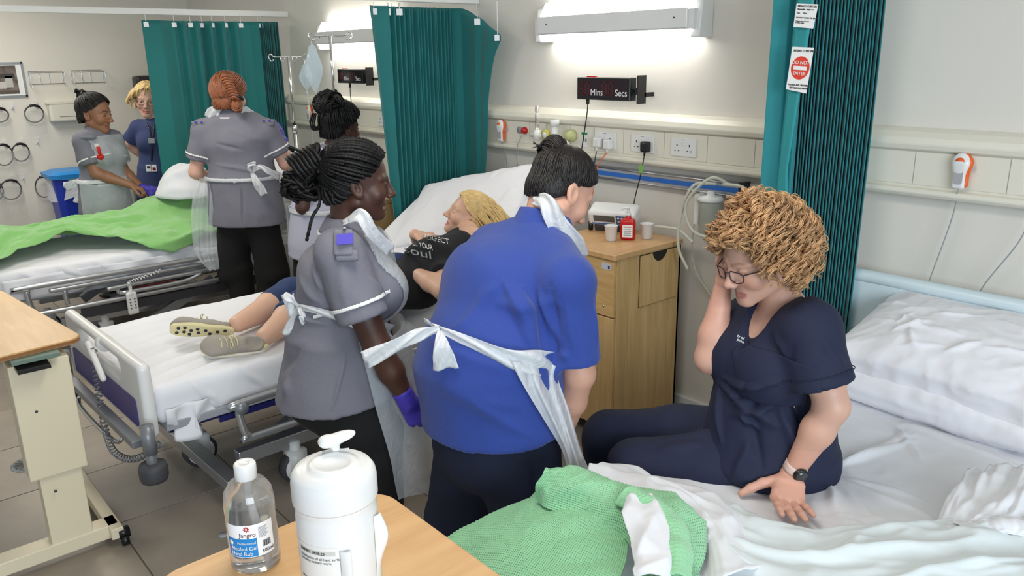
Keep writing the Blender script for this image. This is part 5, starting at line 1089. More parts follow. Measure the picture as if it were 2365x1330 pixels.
# ---------------- nurse with braids, grey tunic (foreground left of centre) ----------------
ctr = (-2.30, 1.27); pA = plane(ctr); tf = nrm(HR*.95+HW*.30); tr = np.cross(tf, UP)
NA = thing('person', 'nurse in grey tunic with black braids tied back, purple gloves, facing right', 'person', (ctr[0], ctr[1], 0))
pel, wai, che = pA(790, 900), pA(776, 765), pA(792, 640); nk = pA(800, 515); H = Head(pA(826, 420, 0), tf*.97-UP*.10+HR*.05, UP+tf*.06, 1.04)
shR, shL = pA(783, 582, .15), pA(850, 575, -.17); elR, wrR = pA(872, 800, .20), pA(940, 925, .16); elL, wrL = pA(900, 770, -.22), pA(960, 880, -.2)
feet = [A3(*ctr, 0)+tr*.1, A3(*ctr, 0)-tr*.1+tf*.06]
def torsoA(S, g=0):
    S.loft(pel, wai, (.175+g, .165+g), (.155+g, .135+g), tr, k=.05).loft(wai, che, (.155+g, .135+g), (.165+g, .125+g), tr, k=.05).loft(che, (shR+shL)/2-UP*.02, (.165+g, .125+g), (.15+g, .085+g), tr, k=.05)
    for s in (-1, 1): S.ell(che+tf*.095+tr*s*.075-UP*.035, A3(.085, .085, .08)+g, np.array([tr, tf, UP]), k=.04)
    S.cap(shR, shL, .058+g, k=.04); S.ell(pel-tf*.06, A3(.16, .12, .13)+g, np.array([tr, tf, UP]), k=.05); return S
S = torsoA(Sdf(.03)); S.chain([nk-UP*.05, nk+tf*.005, H(0, -.03, -.06)], [.07, .052, .055], k=.03)
for a, b, c in ((shR, elR, wrR), (shL, elL, wrL)): S.chain([a, a*.45+b*.55, b, b*.55+c*.45, c], [.056, .052, .043, .041, .027], k=.02)
for s in (-1, 1):
    f_ = feet[0 if s > 0 else 1]; S.chain([pel+tr*s*.085-UP*.05, (pel+tr*s*.085)*.5+(f_+UP*.5)*.5-UP*.02, f_+UP*.48, f_+UP*.3, f_+UP*.08], [.085, .075, .055, .052, .038], k=.03)
add_head(S, H, 'open', 'open', nose=1.2, lips=1.15, jaw=1.05, cheek=1.05)
sk = (76, 47, 36); skin_mesh(S, NA, H, sk, coarse=.006, colorfn=lambda V: face_color(V, H, sk, (96, 56, 50), (22, 16, 15))); eyes(H, NA, (0.1, 1, -.05))
mk('teeth', *lathe([(.012, -.003), (.014, 0), (.012, .004)], H(0, .072, -.0715), 16, [H.r, H.f, H.u]), MEYE, NA)
# gloves
for w_, e_, nmx in ((wrR, elR, 1), (wrL, elL, -1)):
    G_ = Sdf(.01); d = nrm(w_-e_); add_hand(G_, w_+d*.0, nrm(d+tf*.1), -tr*nmx+tf*.1, 1, (.75, .8, .85, .9), 1.05, .05, .5, .5); G_.cap(w_-d*.035, w_+d*.01, .034, .032, k=.01)
    V, F = G_.mesh(.0035, smooth=1); V = wrinkle(V, F, (), .0012, 40, (1, 1, 1), 2); mk('glove', V, F, MNIT, NA)
# trousers
T = Sdf(.03); g = .016
for s in (-1, 1):
    f_ = feet[0 if s > 0 else 1]; T.chain([pel+tr*s*.088-UP*.02, (pel+tr*s*.088)*.5+(f_+UP*.5)*.5, f_+UP*.48, f_+UP*.1], [.118, .108, .082, .066], k=.02)
T.ell(pel-tf*.03, (.185, .168, .13), np.array([tr, tf, UP]), k=.05); V, F = T.mesh(.009); V = wrinkle(V, F, (), .004, 7, (1, 1, .3), 4); mk('trousers', V, F, MBTRO, NA)
# tunic
g = .013; T = torsoA(Sdf(.03), g); hemz = pA(790, 912)[2]; hc = A3(pel[0], pel[1], hemz-.02)-tf*.02
T.loft(wai-UP*.02, hc, (.165+g, .145+g), (.225, .205), tr, k=.04, rz=.03)
T.cut(A3(0, 0, hemz), nrm(-UP+tf*.08), hc-A3(.5, .5, .3), hc+A3(.5, .5, .1)); T.chain([nk-UP*.06, nk-UP*.018], [.085, .066], k=.03)
seR = pA(838, 735, .19); dR = nrm(elR-shR); T.cap(shR, seR+dR*.06, .07, .083, k=.03, clip=(seR, nrm(dR+UP*-.15))); seL = shL*.35+elL*.65; dL = nrm(elL-shL); T.cap(shL, seL+dL*.06, .068, .078, k=.03, clip=(seL, dL))
fo = [(pA(640, 860, .1), pA(700, 800, .16), .02, -.006), (pA(760, 600, .16), pA(770, 760, .16), .012, -.006), (pA(800, 820, .2), pA(770, 940, .2), .006, .006), (pA(690, 640, .1), pA(740, 700, .17), .016, .006), (pA(720, 600, .12), pA(765, 680, .18), .012, .006),
      (pA(860, 640, .2), pA(905, 720, .1), .014, .006), (pA(700, 880, .1), pA(730, 940, .1), .03, .01), (pA(860, 820, .15), pA(880, 940, .1), .03, .008), (pA(680, 730, .1), pA(760, 750, .18), .01, .006), (pA(790, 600, .22), pA(800, 700, .25), .02, .005)]
V, F = T.mesh(.006, smooth=2); V = wrinkle(V, F, fo, .0035, 8, (1, 1, .6), 3); mk('tunic', V, F, MGREYT, NA)
band(T, NA, MTRIM, 'sleeve_trim', seR-dR*.05, nrm(dR+UP*-.15), .012, h=.003, lim=(seR-dR*.05, .11))
# collar: stand-up ring with white edge, bib strap, epaulette
def ringc(par, c, up, r, h, m, nm, a0=0, a1=2*PI, fl=.3, fr=tf, wt=.002, ry=None):
    x = nrm(np.cross(up, fr)); y = np.cross(x, up)*-1 if False else nrm(fr-np.asarray(up)*(np.dot(fr, up))); ry = r if ry is None else ry
    def fn(U, W): a = a0+(a1-a0)*U; k = 1+fl*(1-W); return np.asarray(c)+(np.sin(a)*r*k)[:, None]*x+(np.cos(a)*ry*k)[:, None]*y+(h*W)[:, None]*np.asarray(up)
    V, F = grid(fn, 40, 6); return solid(mk(nm, V, F, m, par), wt)
cu = nrm(UP+tf*.05); ringc(NA, nk-UP*.028, cu, .062, .05, MGREYT, 'collar', .5, 2*PI-.5, .45, tf, .006); ringc(NA, nk-UP*.034, cu, .092, .008, MTRIM, 'collar_trim', .6, 2*PI-.6, .02, tf, .006)
ep = pA(793, 560, .222); s = Sdf(.01).rbox(ep-UP*.0, (.030, .008, .042), np.array([nrm(tf*.9+HW*-.2), nrm(-HW*.9+UP*.5), nrm(UP*.9+HW*.4)]), r=.008); V, F = s.mesh(.004); e_ = mk('epaulette', V, F, MGREYT, NA)
q = pA(797, 552, .237); mk('purple_band', *obox(q, nrm(tf)*.024, nrm(-HW+UP*.4)*.003, nrm(UP+HW*.4)*.016), MNIT, e_, smooth=False)
V, F = lathe([(.007, 0), (.006, .003), (0, .004)], pA(795, 528, .215), 12, [tf, UP, -HW]); mk('snap', V, F, MCHROME, e_)
s = Sdf(.01).rbox(pA(800, 590, .235), (.034, .009, .018), np.array([tf, nrm(-HW+UP*.3), nrm(UP+HW*.3)]), r=.008); V, F = s.mesh(.004); mk('epaulette_tab', V, F, MGREYT, NA)
# apron
shell(T, NA, MAPR, 'apron_bib', .01, lambda V: ((V-che)@tf > .055) & (np.abs((V-che)@tr) < .150) & (V[:, 2] > wai[2]-.03) & (V[:, 2] < nk[2]-.02), amp=.002)
apron_skirt(NA, A3(pel[0], pel[1], 0), tf, tr, -1.5, 1.35, .21, .225, wai[2]+.02, .36, .12, .05, 2, drift=(0, .09))
ribbon(NA, [nk+tr*.085-tf*.02+UP*.02, pA(832, 498, .13), pA(862, 540, .12), che+tf*.15+tr*.1+UP*.10], .05, UP*.6+tf*.5, MTIE, 'apron_neck_strap', widths=[.03, .045, .04, .04], seed=2, amp=.08)
ribbon(NA, [pA(672, 705, .06), pA(720, 715, .165), pA(800, 738, .20), pA(870, 760, .15), pA(905, 770, .02)], .03, UP, MTIE, 'waist_tie', widths=[.015, .02, .035, .05, .06])
for pts, ws in (([pA(690, 708, .12), pA(670, 690, .13), pA(664, 680, .1), pA(674, 730, .12)], [.012, .03, .04, .02]), ([pA(690, 708, .12), pA(700, 730, .14), pA(703, 750, .14), pA(694, 730, .15)], [.012, .02, .02, .012]), ([pA(690, 708, .12), pA(678, 740, .1), pA(665, 775, .1)], [.012, .03, .045]), ([pA(690, 708, .12), pA(690, 745, .1), pA(680, 780, .1)], [.012, .02, .03])):
    ribbon(NA, pts, .03, HR, MTIE, 'tie_bow', widths=ws, n=16)
# braids
scalp(H, NA, MHBLK, .008); G = nrm(A3(.0, -.93, .18)); P = comb(H, G, 46, .006, .008, rows=2, seed=4, dz=0.0)
P2 = []
for p in P: P2.append(spline(p[::2], 44))
V, F = tubes(P2, .0062*H.s, 6, twist=(9, .45)); mk('hair_braids', V, F, MHBLK, NA)
gp = H(0, -.125, .04); rg = random.Random(9); P = []
for k in range(54):    # bundle hanging back over the shoulder into a loose knot
    a = rg.uniform(0, 2*PI); r_ = rg.uniform(.012, .05); o_ = tr*math.cos(a)*r_+UP*math.sin(a)*r_; e = pA(700, 400, .0)+o_*1.1; m_ = pA(735, 365, .0)+o_*1.0; b_ = pA(668+rg.uniform(-18, 22), 420+rg.uniform(-22, 28), rg.uniform(-.04, .05)); c_ = pA(700+rg.uniform(-15, 40), 440+rg.uniform(-10, 18), rg.uniform(-.04, .05))
    P.append(spline([gp+o_*.9, m_, e, b_, c_, pA(720, 425, 0)+o_], 60))
V, F = tubes(P, .0068, 6, twist=(16, .45)); mk('hair_bundle', V, F, MHBLK, NA)
P = []
for k in range(7):     # wrapped coils around the bundle
    cc_ = pA(742-9*k, 372+4*k, 0); u1 = nrm(pA(0, 0, 0)-pA(-1, .0, 0)); ax_ = nrm(pA(700, 400)-pA(742, 372)); e1_ = tr; e2_ = np.cross(ax_, e1_); P.append(np.array([cc_+(e1_*math.cos(t)+e2_*math.sin(t))*(.06-.001*k) for t in np.linspace(0, 2*PI, 26)]))
V, F = tubes(P, .0085, 6, twist=(16, .3)); mk('hair_wrap', V, F, MHBLK, NA)
S_ = Sdf(.03).cap(gp, pA(700, 400, 0), .022, .03).ell(pA(690, 420), (.04, .04, .038)); V, F = S_.mesh(.008); V = wrinkle(V, F, (), .006, 40, (1, 1, 1), 1); mk('hair_core', V, F, MHBLK, NA)
P = [spline([pA(735, 430, .05), pA(738, 470, .13), pA(722, 500, .15), pA(714, 530, .16), pA(708, 556, .16)], 24), spline([pA(678, 350, .03), pA(668, 340, .04), pA(690, 348, .04), pA(700, 360, .02)], 14), spline([pA(672, 430, .03), pA(655, 442, .03), pA(668, 455, .03), pA(690, 470, .03)], 14), spline([pA(770, 440, .07), pA(768, 460, .09), pA(776, 472, .09)], 10)]
[mk('loose_braid', *tube(q_, .005, 6, twist=(7, .3)), MHBLK, NA) for q_ in P]
shoes(NA, feet, tf)
# ---------------- woman in royal blue polo, bending towards the seated woman ----------------
ctr = (-1.75, 1.42); pB = plane(ctr)
NB = thing('person', 'person in royal blue polo and white apron, dark top bun, bending with back turned', 'person', (ctr[0], ctr[1], 0))
tfB = nrm(HR*.62+HW*.78); trB = np.cross(tfB, UP)
pel, wai, che, nk = pB(1145, 1010, 0), pB(1130, 850, -.02), pB(1165, 665, -.12), pB(1255, 515, -.20)
bu = nrm(che-wai); fB = nrm(tfB-bu*(tfB@bu)); trB = np.cross(fB, bu)
H = Head(pB(1297, 440, -.24), HR*.70+HW*.36-UP*.62, HR*.44+HW*.34+UP*.82, 1.1)
shR, shL = pB(1318, 655, .03), pB(1130, 560, -.36); shL = che*2-shR+bu*.13+fB*.02; shL = nk-bu*.09-trB*.18; shR = pB(1310, 648, .05)
elR, wrR = pB(1338, 862, .06), pB(1296, 1010, -.06); elL = shL-UP*.26+tfB*.1; wrL = elL-UP*.18+tfB*.12
def torsoB(S, g=0):
    S.loft(pel, wai, (.195+g, .17+g), (.195+g, .165+g), trB, k=.06).loft(wai, che, (.195+g, .165+g), (.20+g, .15+g), trB, k=.06).loft(che, nk-bu*.10, (.20+g, .15+g), (.155+g, .09+g), trB, k=.06)
    S.cap(shR, nk-bu*.07, .062+g, .065+g, k=.05).cap(shL, nk-bu*.07, .062+g, .065+g, k=.05); S.ell(che+fB*.10-bu*.03, A3(.15, .09, .10)+g, np.array([trB, fB, bu]), k=.05)
    S.ell(wai-fB*.03+bu*.02, A3(.20, .16, .15)+g, np.array([trB, fB, bu]), k=.05); return S
S = torsoB(Sdf(.03)); S.chain([nk-bu*.06, nk+bu*.0, H(0, -.02, -.06)], [.07, .058, .060], k=.03)
for a, b, c in ((shR, elR, wrR), (shL, elL, wrL)): S.chain([a, b, b*.6+c*.4, c], [.056, .046, .045, .028], k=.02)
feet = [A3(*ctr, 0)+HR*.10-HW*.03, A3(*ctr, 0)-HR*.10+HW*.06]
for s, f_ in ((1, feet[0]), (-1, feet[1])): S.chain([pel+trB*s*.085-UP*.08, f_+UP*.47, f_+UP*.3, f_+UP*.08], [.09, .058, .054, .038], k=.03)
add_head(S, H, 'closed', 'closed', nose=.95, jaw=1.1, cheek=1.1)
add_hand(S, wrR, nrm(wrR-elR), -HR+UP*.2, 1, (.5,)*4, 1); add_hand(S, wrL, nrm(wrL-elL), -HR, -1, (.5,)*4, 1)
sk = (204, 156, 134); skin_mesh(S, NB, H, sk, coarse=.007, colorfn=lambda V: face_color(V, H, sk, (190, 110, 106), (40, 30, 28), .25), hands=((wrR, .15), (wrL, .15)))
g = .014; T = torsoB(Sdf(.04), g); hc = pB(1150, 1035, 0)
T.loft(wai, pel-UP*.12, (.205+g, .175+g), (.232, .205), trB, k=.06, rz=.05); T.cut(pB(1150, 1046, .2), nrm(-UP+HW*.0+HR*.03), hc-.45, hc+A3(.45, .45, .12))
seR = pB(1325, 832, .06); dR = nrm(nrm(elR-shR)+UP*-.1); T.cap(shR-UP*.01, seR+dR*.06, .072, .078, k=.035, clip=(seR, -UP+HR*.05)); seL = shL*.3+elL*.7; T.cap(shL, seL, .07, .076, k=.03)
fo = [(pB(1160+24*k, 640+10*k, .1), pB(1235+14*k, 800+6*k, .16), .014, .012) for k in range(4)]+[(pB(1270, 660, .12), pB(1285, 900, .15), .014, -.010), (pB(1120, 700, .18), pB(1280, 720, .16), .02, .006), (pB(1010, 740, .12), pB(1130, 640, .15), .02, .006), (pB(1000, 890, .15), pB(1200, 940, .2), .03, .006), (pB(1090, 930, .2), pB(1230, 1010, .2), .02, .006), (pB(1230, 800, .2), pB(1300, 840, .16), .012, .008), (pB(1020, 790, .15), pB(1180, 830, .2), .022, -.006), (pB(1305, 700, .14), pB(1330, 820, .14), .014, .005), (pB(1350, 700, .08), pB(1360, 800, .08), .012, .005)]
V, F = T.mesh(.006, smooth=2); V = wrinkle(V, F, fo, .0028, 4.5, (1, 1, .6), 7); mk('polo_shirt', V, F, MROYAL, NB)
Tt = Sdf(.03); Tt.ell(pel-UP*.02, (.205, .19, .16), np.array([trB, fB, bu]), k=.05)
for s, f_ in ((1, feet[0]), (-1, feet[1])): Tt.chain([pel+trB*s*.09-UP*.08, pel*.5+trB*s*.1+f_*.5, f_+UP*.4, f_+UP*.08], [.128, .118, .092, .08], k=.02)
V, F = Tt.mesh(.009, smooth=2); V = wrinkle(V, F, [(pB(1235, 1060, .2), pB(1240, 1250, .2), .01, -.008)], .005, 6, (1, 1, .3), 2); mk('trousers', V, F, MNTRO, NB); shoes(NB, feet, HR)
# polo collar (fold-down ring) and neck strap
nu = nrm(H(0, -.02, -.06)-nk+bu*.05); cc = nk+nu*.0
def ringB(r0, h0, r1, h1, m, nm, a0, a1, wt):
    y = nrm(fB-nu*(fB@nu)); x = np.cross(y, nu)
    def fn(U, W): a = a0+(a1-a0)*U; r = r0+(r1-r0)*W; return cc+(np.sin(a)*r)[:, None]*x+(np.cos(a)*r*1.0)[:, None]*y+nu*(h0+(h1-h0)*W)[:, None]
    V, F = grid(fn, 50, 8); return solid(mk(nm, V, F, m, NB), wt)
ringB(.100, -.030, .078, .035, MROYAL, 'collar', .5, 2*PI-.5, .006)
shell(T, NB, MAPR, 'apron_bib', .01, lambda V: ((V-che)@fB > .09) & (np.abs((V-che)@trB) < .14), amp=.002)
ribbon(NB, [pB(1232, 458, -.16), pB(1262, 470, -.10), pB(1290, 520, -.09), pB(1330, 560, -.12), pB(1352, 590, -.2)], .05, HR*.6+UP*.8, MTIE, 'apron_neck_strap', widths=[.03, .055, .06, .05, .04], seed=3)
kn_ = pB(1016, 760, .13)
for nm, pts, ws in (('waist_tie', [pB(980, 738, .06), pB(1000, 752, .12), kn_], [.01, .015, .02]), ('waist_tie', [kn_, pB(1085, 790, .19), pB(1180, 828, .21), pB(1250, 838, .16), pB(1290, 842, .06)], [.02, .03, .055, .07, .07]),
                    ('tie_tail', [kn_, pB(975, 770, .14), pB(920, 795, .16), pB(842, 832, .17)], [.02, .035, .04, .05]), ('tie_tail', [kn_, pB(1020, 800, .17), pB(1030, 852, .17)], [.012, .045, .075])):
    ribbon(NB, pts, .03, UP if nm != 'tie_tail' or pts[-1][2] > 1 else UP, MTIE, nm, widths=ws, n=40) if pts[-1] is not None and len(pts) != 3 or nm == 'waist_tie' else ribbon(NB, pts, .03, HR, MTIE, nm, widths=ws, n=24, amp=.12)
def flapB(U, W):
    A_ = [pB(1175, 828, .215), pB(1215, 900, .22), pB(1265, 985, .20), pB(1300, 1050, .17), pB(1318, 1120, .14)]; C_ = [pB(1292, 842, .1), pB(1290, 880, .12), pB(1318, 960, .12), pB(1342, 1040, .10), pB(1368, 1100, .07)]
    a = spline(A_, 60); c = spline(C_, 60); i = np.round(W*59).astype(int); P = a[i]*(1-U)[:, None]+c[i]*U[:, None]; return P-HW*(.012*np.sin(U*16+W*5)+.012*np.sin(U*7-W*3))[:, None]
V, F = grid(flapB, 30, 60); mk('apron_side', V, F, MTIE, NB)
apron_skirt(NB, A3(pel[0], pel[1], 0), tfB, np.cross(tfB, UP), -1.2, 1.1, .22, .24, wai[2]-.05, .42, .1, .06, 5)
scalp(H, NB, MHDRK, .0045, h=.003, amp=.0008); G = nrm(A3(-.02, -.35, .93)); P = comb(H, G, 170, .003, .004, rows=2, seed=6, thmax=2.9, dz=.0)
V, F = tubes([spline(p[::2], 20) for p in P], [np.interp(np.linspace(0, 1, 20), [0, .15, 1], [.0008, .0032, .0034]) for p in P], 5); mk('combed_hair', V, F, MHDRK, NB)
bc = H.wld(CC+G/np.linalg.norm(G/CRr)*1.0); bd = nrm(pB(1272, 345, -.25)-bc); bc2 = bc+bd*.055
V, F = tube([bc+bd*.012, bc+bd*.024], [.024, .024], 16); mk('hair_tie', V, F, mat('pale_pink_tie', (214, 190, 196)), NB)
P = []; rg = random.Random(3); b1_ = nrm(np.cross(bd, UP+HR)); b2_ = np.cross(bd, b1_)
for k in range(80):
    ph = rg.uniform(0, 2*PI); tl = rg.uniform(.3, 1.0); pts = []
    for t_ in np.linspace(0, 1, 16): a = ph+t_*3.6; rr_ = (.010+.030*math.sin(PI*(.12+.8*t_)))*(.85+.2*tl); pts.append(bc+bd*(.02+.08*t_*(.6+.4*tl)+.004*math.sin(a*2))+(b1_*math.cos(a)+b2_*math.sin(a))*rr_)
    P.append(np.array(pts))
V, F = tubes(P, .0052, 6); mk('top_bun', V, F, MHDRK, NB); S_ = Sdf(.01).ell(bc2, (.034, .034, .036)); V, F = S_.mesh(.006); mk('bun_core', V, F, MHDRK, NB)
P = [spline([bc2-HR*.02, bc2-HR*rg.uniform(.03, .05)+UP*rg.uniform(.0, .03), bc2-HR*rg.uniform(.05, .07)+UP*rg.uniform(.0, .03)], 8) for k in range(6)]; V, F = tubes(P, .0014, 4); mk('stray_hair', V, F, MHDRK, NB)
# ---------------- curly-haired woman seated on the right-hand bed ----------------
ctr = (-1.18, 2.00); pD = plane(ctr)
ND = thing('person', 'woman with curly hair and glasses in navy scrubs sitting on the right-hand bed', 'person', (ctr[0], ctr[1], ZB))
pel = pD(1785, 1035, .0); wai, che, nk = pD(1785, 930, 0), pD(1785, 815, .0), pD(1812, 708, 0)
tfD = nrm(-HR*.85-HW*.38); trD = np.cross(tfD, UP); bu = nrm(nk-pel)
H = Head(pD(1752, 592, .02), -HR*.86-HW*.34-UP*.32, -HR*.28-HW*.12+UP*.95, 1.06)
shL, shR = pD(1872, 760, .15), pD(1722, 745, -.14); wrL = onz(1828, 1094, .672); elL = pD(1922, 938, .235)
elR, wrR = pD(1640, 828, -.06), pD(1668, 672, -.09)
def torsoD(S, g=0):
    S.loft(pel, wai, (.175+g, .13+g), (.15+g, .12+g), trD, k=.05).loft(wai, che, (.15+g, .12+g), (.155+g, .115+g), trD, k=.05).loft(che, (shL+shR)/2-UP*.01, (.155+g, .115+g), (.13+g, .075+g), trD, k=.05)
    for s in (-1, 1): S.ell(che+tfD*.07+trD*s*.07-UP*.03, A3(.08, .07, .08)+g, np.array([trD, tfD, UP]), k=.04)
    S.cap(shL, nk-UP*.045, .06+g, .06+g, k=.04).cap(shR, nk-UP*.045, .06+g, .06+g, k=.04); return S
hipL, hipR = pel+trD*-.09-UP*.02, pel+trD*.09-UP*.02; knL, knR = onz(1440, 1062, .60), onz(1480, 985, .62)
knL = hipL+nrm(onz(1425, 1082, .565)-hipL)*.46; knR = hipR+nrm(onz(1490, 1012, .575)-hipR)*.46; anL, anR = A3(knL[0]-.03, knL[1], .09), A3(knR[0]-.03, knR[1], .09)
S = torsoD(Sdf(.03)); S.chain([nk-UP*.05, nk, H(0, -.02, -.06)], [.065, .052, .056], k=.03)
S.chain([shL, shL*.4+elL*.6, elL, elL*.65+wrL*.35, wrL], [.058, .053, .043, .043, .0265], k=.02); S.chain([shR, elR, elR*.65+wrR*.35, wrR], [.056, .044, .044, .027], k=.02)
for a, b, c in ((hipL, knL, anL), (hipR, knR, anR)): S.chain([a, b, c], [.085, .058, .038], k=.03)
add_head(S, H, 'closed', 'closed', nose=.9, cheek=.98, lips=.62); hdir = nrm(onz(1812, 1165, .63)-wrL)
tipsL = add_hand(S, wrL, nrm(onz(1818, 1162, .634)-wrL), -UP-HR*.1, -1, (.06, .05, .05, .05), 1.15, .13, .25, 1.2, bias=-.5, first=-.42)
S.p = S.p  # (left hand above: planted on the mattress)
hf_ = nrm(UP+HR*-.08); add_hand(S, wrR, hf_, HR+tfD*-.1, 1, (.25, .2, .2, .25), 1.0, .12, .2, .55)
sk = (204, 160, 140)
def cD(V):
    C = face_color(V, H, sk, (178, 112, 104), (166, 124, 96), .3)
    for wv, t_ in ((wrL, 1), (wrR, 1)): m = np.clip(1-np.linalg.norm(V-wv, axis=1)/.2, 0, 1)*.35; C[:] = C*(1-m[:, None])+np.array(srgb(226, 150, 130))*m[:, None]
    return C
skin_mesh(S, ND, H, sk, colorfn=cD, hands=((onz(1815, 1160, .63), .14), (wrR+UP*.07, .125)), fine=.0026, coarse=.006)
g = .014; T = torsoD(Sdf(.04), g); T.loft(wai, pel-UP*.02, (.165+g, .135+g), (.195, .175), trD, k=.05, rz=.06); T.loft(wai+tfD*.04, pel+tfD*.10-UP*.03, (.12, .10), (.165, .14), trD, k=.06, rz=.05).cut(A3(0, 0, ZB+.004), -UP, pel-.4, pel+A3(.4, .4, .1))
dL = nrm(elL-shL); seL = pD(1903, 888, .22); T.cap(shL-UP*.01, seL+dL*.06, .074, .082, k=.035, clip=(seL, nrm(dL-UP*.4+HR*.1))); dR = nrm(elR-shR); seR = shR+dR*.125; T.cap(shR, seR+dR*.05, .064, .070, k=.03, clip=(seR, dR))
vneck = [(nk+tfD*.10-UP*.0, .05)]; T.cap(nk+tfD*.05+UP*.03, nk+tfD*.175-UP*.10, .062, .014, k=.012, op='s')
fo = [(pD(1680, 880, .0), pD(1790, 990, .2), .02, .012), (pD(1690, 960, .1), pD(1790, 950, .2), .014, .010), (pD(1700, 900, .15), pD(1760, 1080, .2), .016, -.010), (pD(1840, 800, .2), pD(1850, 1000, .2), .02, -.006), (pD(1850, 640, .1), pD(1940, 800, .1), .016, .006), (pD(1655, 890, .0), pD(1660, 1020, .1), .012, .010), (pD(1900, 780, .24), pD(1925, 880, .22), .012, .006), (pD(1760, 770, .14), pD(1800, 830, .2), .014, .006), (pD(1820, 870, .22), pD(1700, 930, .15), .02, .008), (pD(1720, 1020, .2), pD(1680, 1110, .2), .014, .008), (pD(1650, 885, .05), pD(1760, 905, .2), .012, .012), (pD(1668, 925, .1), pD(1790, 905, .22), .012, -.012), (pD(1740, 1000, .2), pD(1690, 965, .15), .010, .014), (pD(1800, 960, .22), pD(1860, 1060, .2), .016, .010), (pD(1850, 900, .22), pD(1870, 1020, .2), .012, -.010)]
V, F = T.mesh(.006, smooth=2); V = wrinkle(V, F, fo, .004, 7, (1, 1, .6), 11); mk('scrub_top', V, F, MSCRUB, ND)
band(T, ND, MSCRUB, 'sleeve_hem', seL-dL*.03, nrm(dL-UP*.4+HR*.1), .004, grow=.002, lim=(seL, .12))
q = pD(1783, 835, .165); 
pocket = shell(T, ND, MSCRUB, 'chest_pocket', .005, lambda V: (np.abs((V-pD(1770, 845, .1))@nrm(HR+UP*.12)) < .085) & (np.abs((V-pD(1770, 855, .1))@UP) < .075) & ((V-che)@(-HW) > .05), h=.005, amp=.0, thick=.002)
lt = pD(1690, 762, .02)
for k, bd_ in enumerate(('ty of', 'pton')): o = text(bd_, .011, lt-UP*(.011*k)-HW*.055, HR*.85-UP*.38-HW*.3, UP+HR*.3, MWHITE, ND, depth=.0015)
P_ = Sdf(.03)
for a, b, c in ((hipL, knL, anL), (hipR, knR, anR)): P_.chain([a, a*.5+b*.5, b], [.112, .105, .085], k=.03); P_.chain([b, c], [.085, .075], k=.03)
P_.ell(pel-UP*.0, (.18, .17, .11), np.array([trD, tfD, UP]), k=.05).ell(pel-tfD*.05, (.175, .12, .12), np.array([trD, tfD, UP]), k=.05); P_.cut(A3(0, 0, ZB-.006), -UP, A3(-1.47, 1.0, .3), A3(0, 3, .7))
V, F = P_.mesh(.008, smooth=2); V = wrinkle(V, F, [(hipL*.8+knL*.2+UP*.1, hipL*.2+knL*.8+UP*.06, .02, .006), (pD(1500, 985, .1), pD(1600, 965, .1), .016, .008)], .005, 6, (1, 1, 1), 4); V[:, 2] = np.maximum(V[:, 2], np.where(V[:, 0] > -1.46, ZB-.004, 0)); mk('scrub_trousers', V, F, MSCRUB, ND); shoes(ND, [anL, anR], A3(-1, 0, 0))
# watch and ring
wd_ = nrm(wrL-elL); wc = wrL-wd_*.022; x = nrm(np.cross(wd_, UP)); y = np.cross(x, wd_)
V, F = tube(np.array([wc+(x*math.cos(a)*.034+y*math.sin(a)*.030) for a in np.linspace(0, 2*PI, 30)]), .0035, 6, cap=False)
def strapW(U, W): a = U*2*PI; return wc+(np.cos(a)*.0335)[:, None]*x+(np.sin(a)*.030)[:, None]*y+wd_*((W-.5)*.024)[:, None]
V, F = grid(strapW, 40, 4); solid(mk('watch_strap', V, F, mat('pale_pink_strap', (216, 190, 182), .5), ND), .003)
wn = nrm(x*-.2+y*1.0); wn = nrm(-HW*.75+UP*.45+HR*.3); wn = nrm(wn-wd_*(wn@wd_)); wx = np.cross(wn, wd_); V, F = lathe([(.019, -.004), (.021, -.002), (.021, .006), (.018, .008), (0, .008)], wc+wn*.032, 28, [wx, wd_, wn]); mk('watch_case', V, F, MBLACK, ND)
V, F = lathe([(.0165, .0), (.0165, .001), (0, .0012)], wc+wn*.0402, 24, [wx, wd_, wn]); mk('watch_face', V, F, mat('watch_glass', (60, 62, 66), .1), ND)
fr_ = wrL+nrm(onz(1818, 1162, .634)-wrL)*.118; V, F = tube(np.array([onz(1845, 1176, .624)+A3(math.cos(a)*.0095, 0, math.sin(a)*.0095) for a in np.linspace(0, 2*PI, 20)]), .0012, 6, cap=False); mk('gold_ring', V, F, mat('gold', (214, 170, 90), .2, metal=1), ND)
# glasses
MGL = mat('tortoise_frame', (52, 30, 40), .3); gl = []
for s in (-1, 1):
    a_ = np.linspace(0, 2*PI, 25)[:-1]; P = np.array([H(s*.032+.0225*np.sign(math.cos(a))*abs(math.cos(a))**.7, .103-.010*abs(math.cos(a)) if s*math.cos(a) > 0 else .103, -.006+.0165*np.sign(math.sin(a))*abs(math.sin(a))**.8) for a in a_]); P = np.vstack([P, P[:1]])
    gl.append(tube(P, .0018, 6)); gl.append(tube([H(s*.055, .094, .002), H(s*.074, .06, .003), H(s*.080, .0, -.002), H(s*.078, -.02, -.014)], .0020, 6))
    V, F = P[:-1], [list(range(24))]; mk('lens', V, F, plasticsheet('lens', (230, 232, 240), .10, .03, 0), ND)
gl.append(tube([H(-.011, .104, .002), H(0, .108, .004), H(.011, .104, .002)], .0018, 6)); V, F = join(*gl); mk('glasses_frame', V, F, MGL, ND)
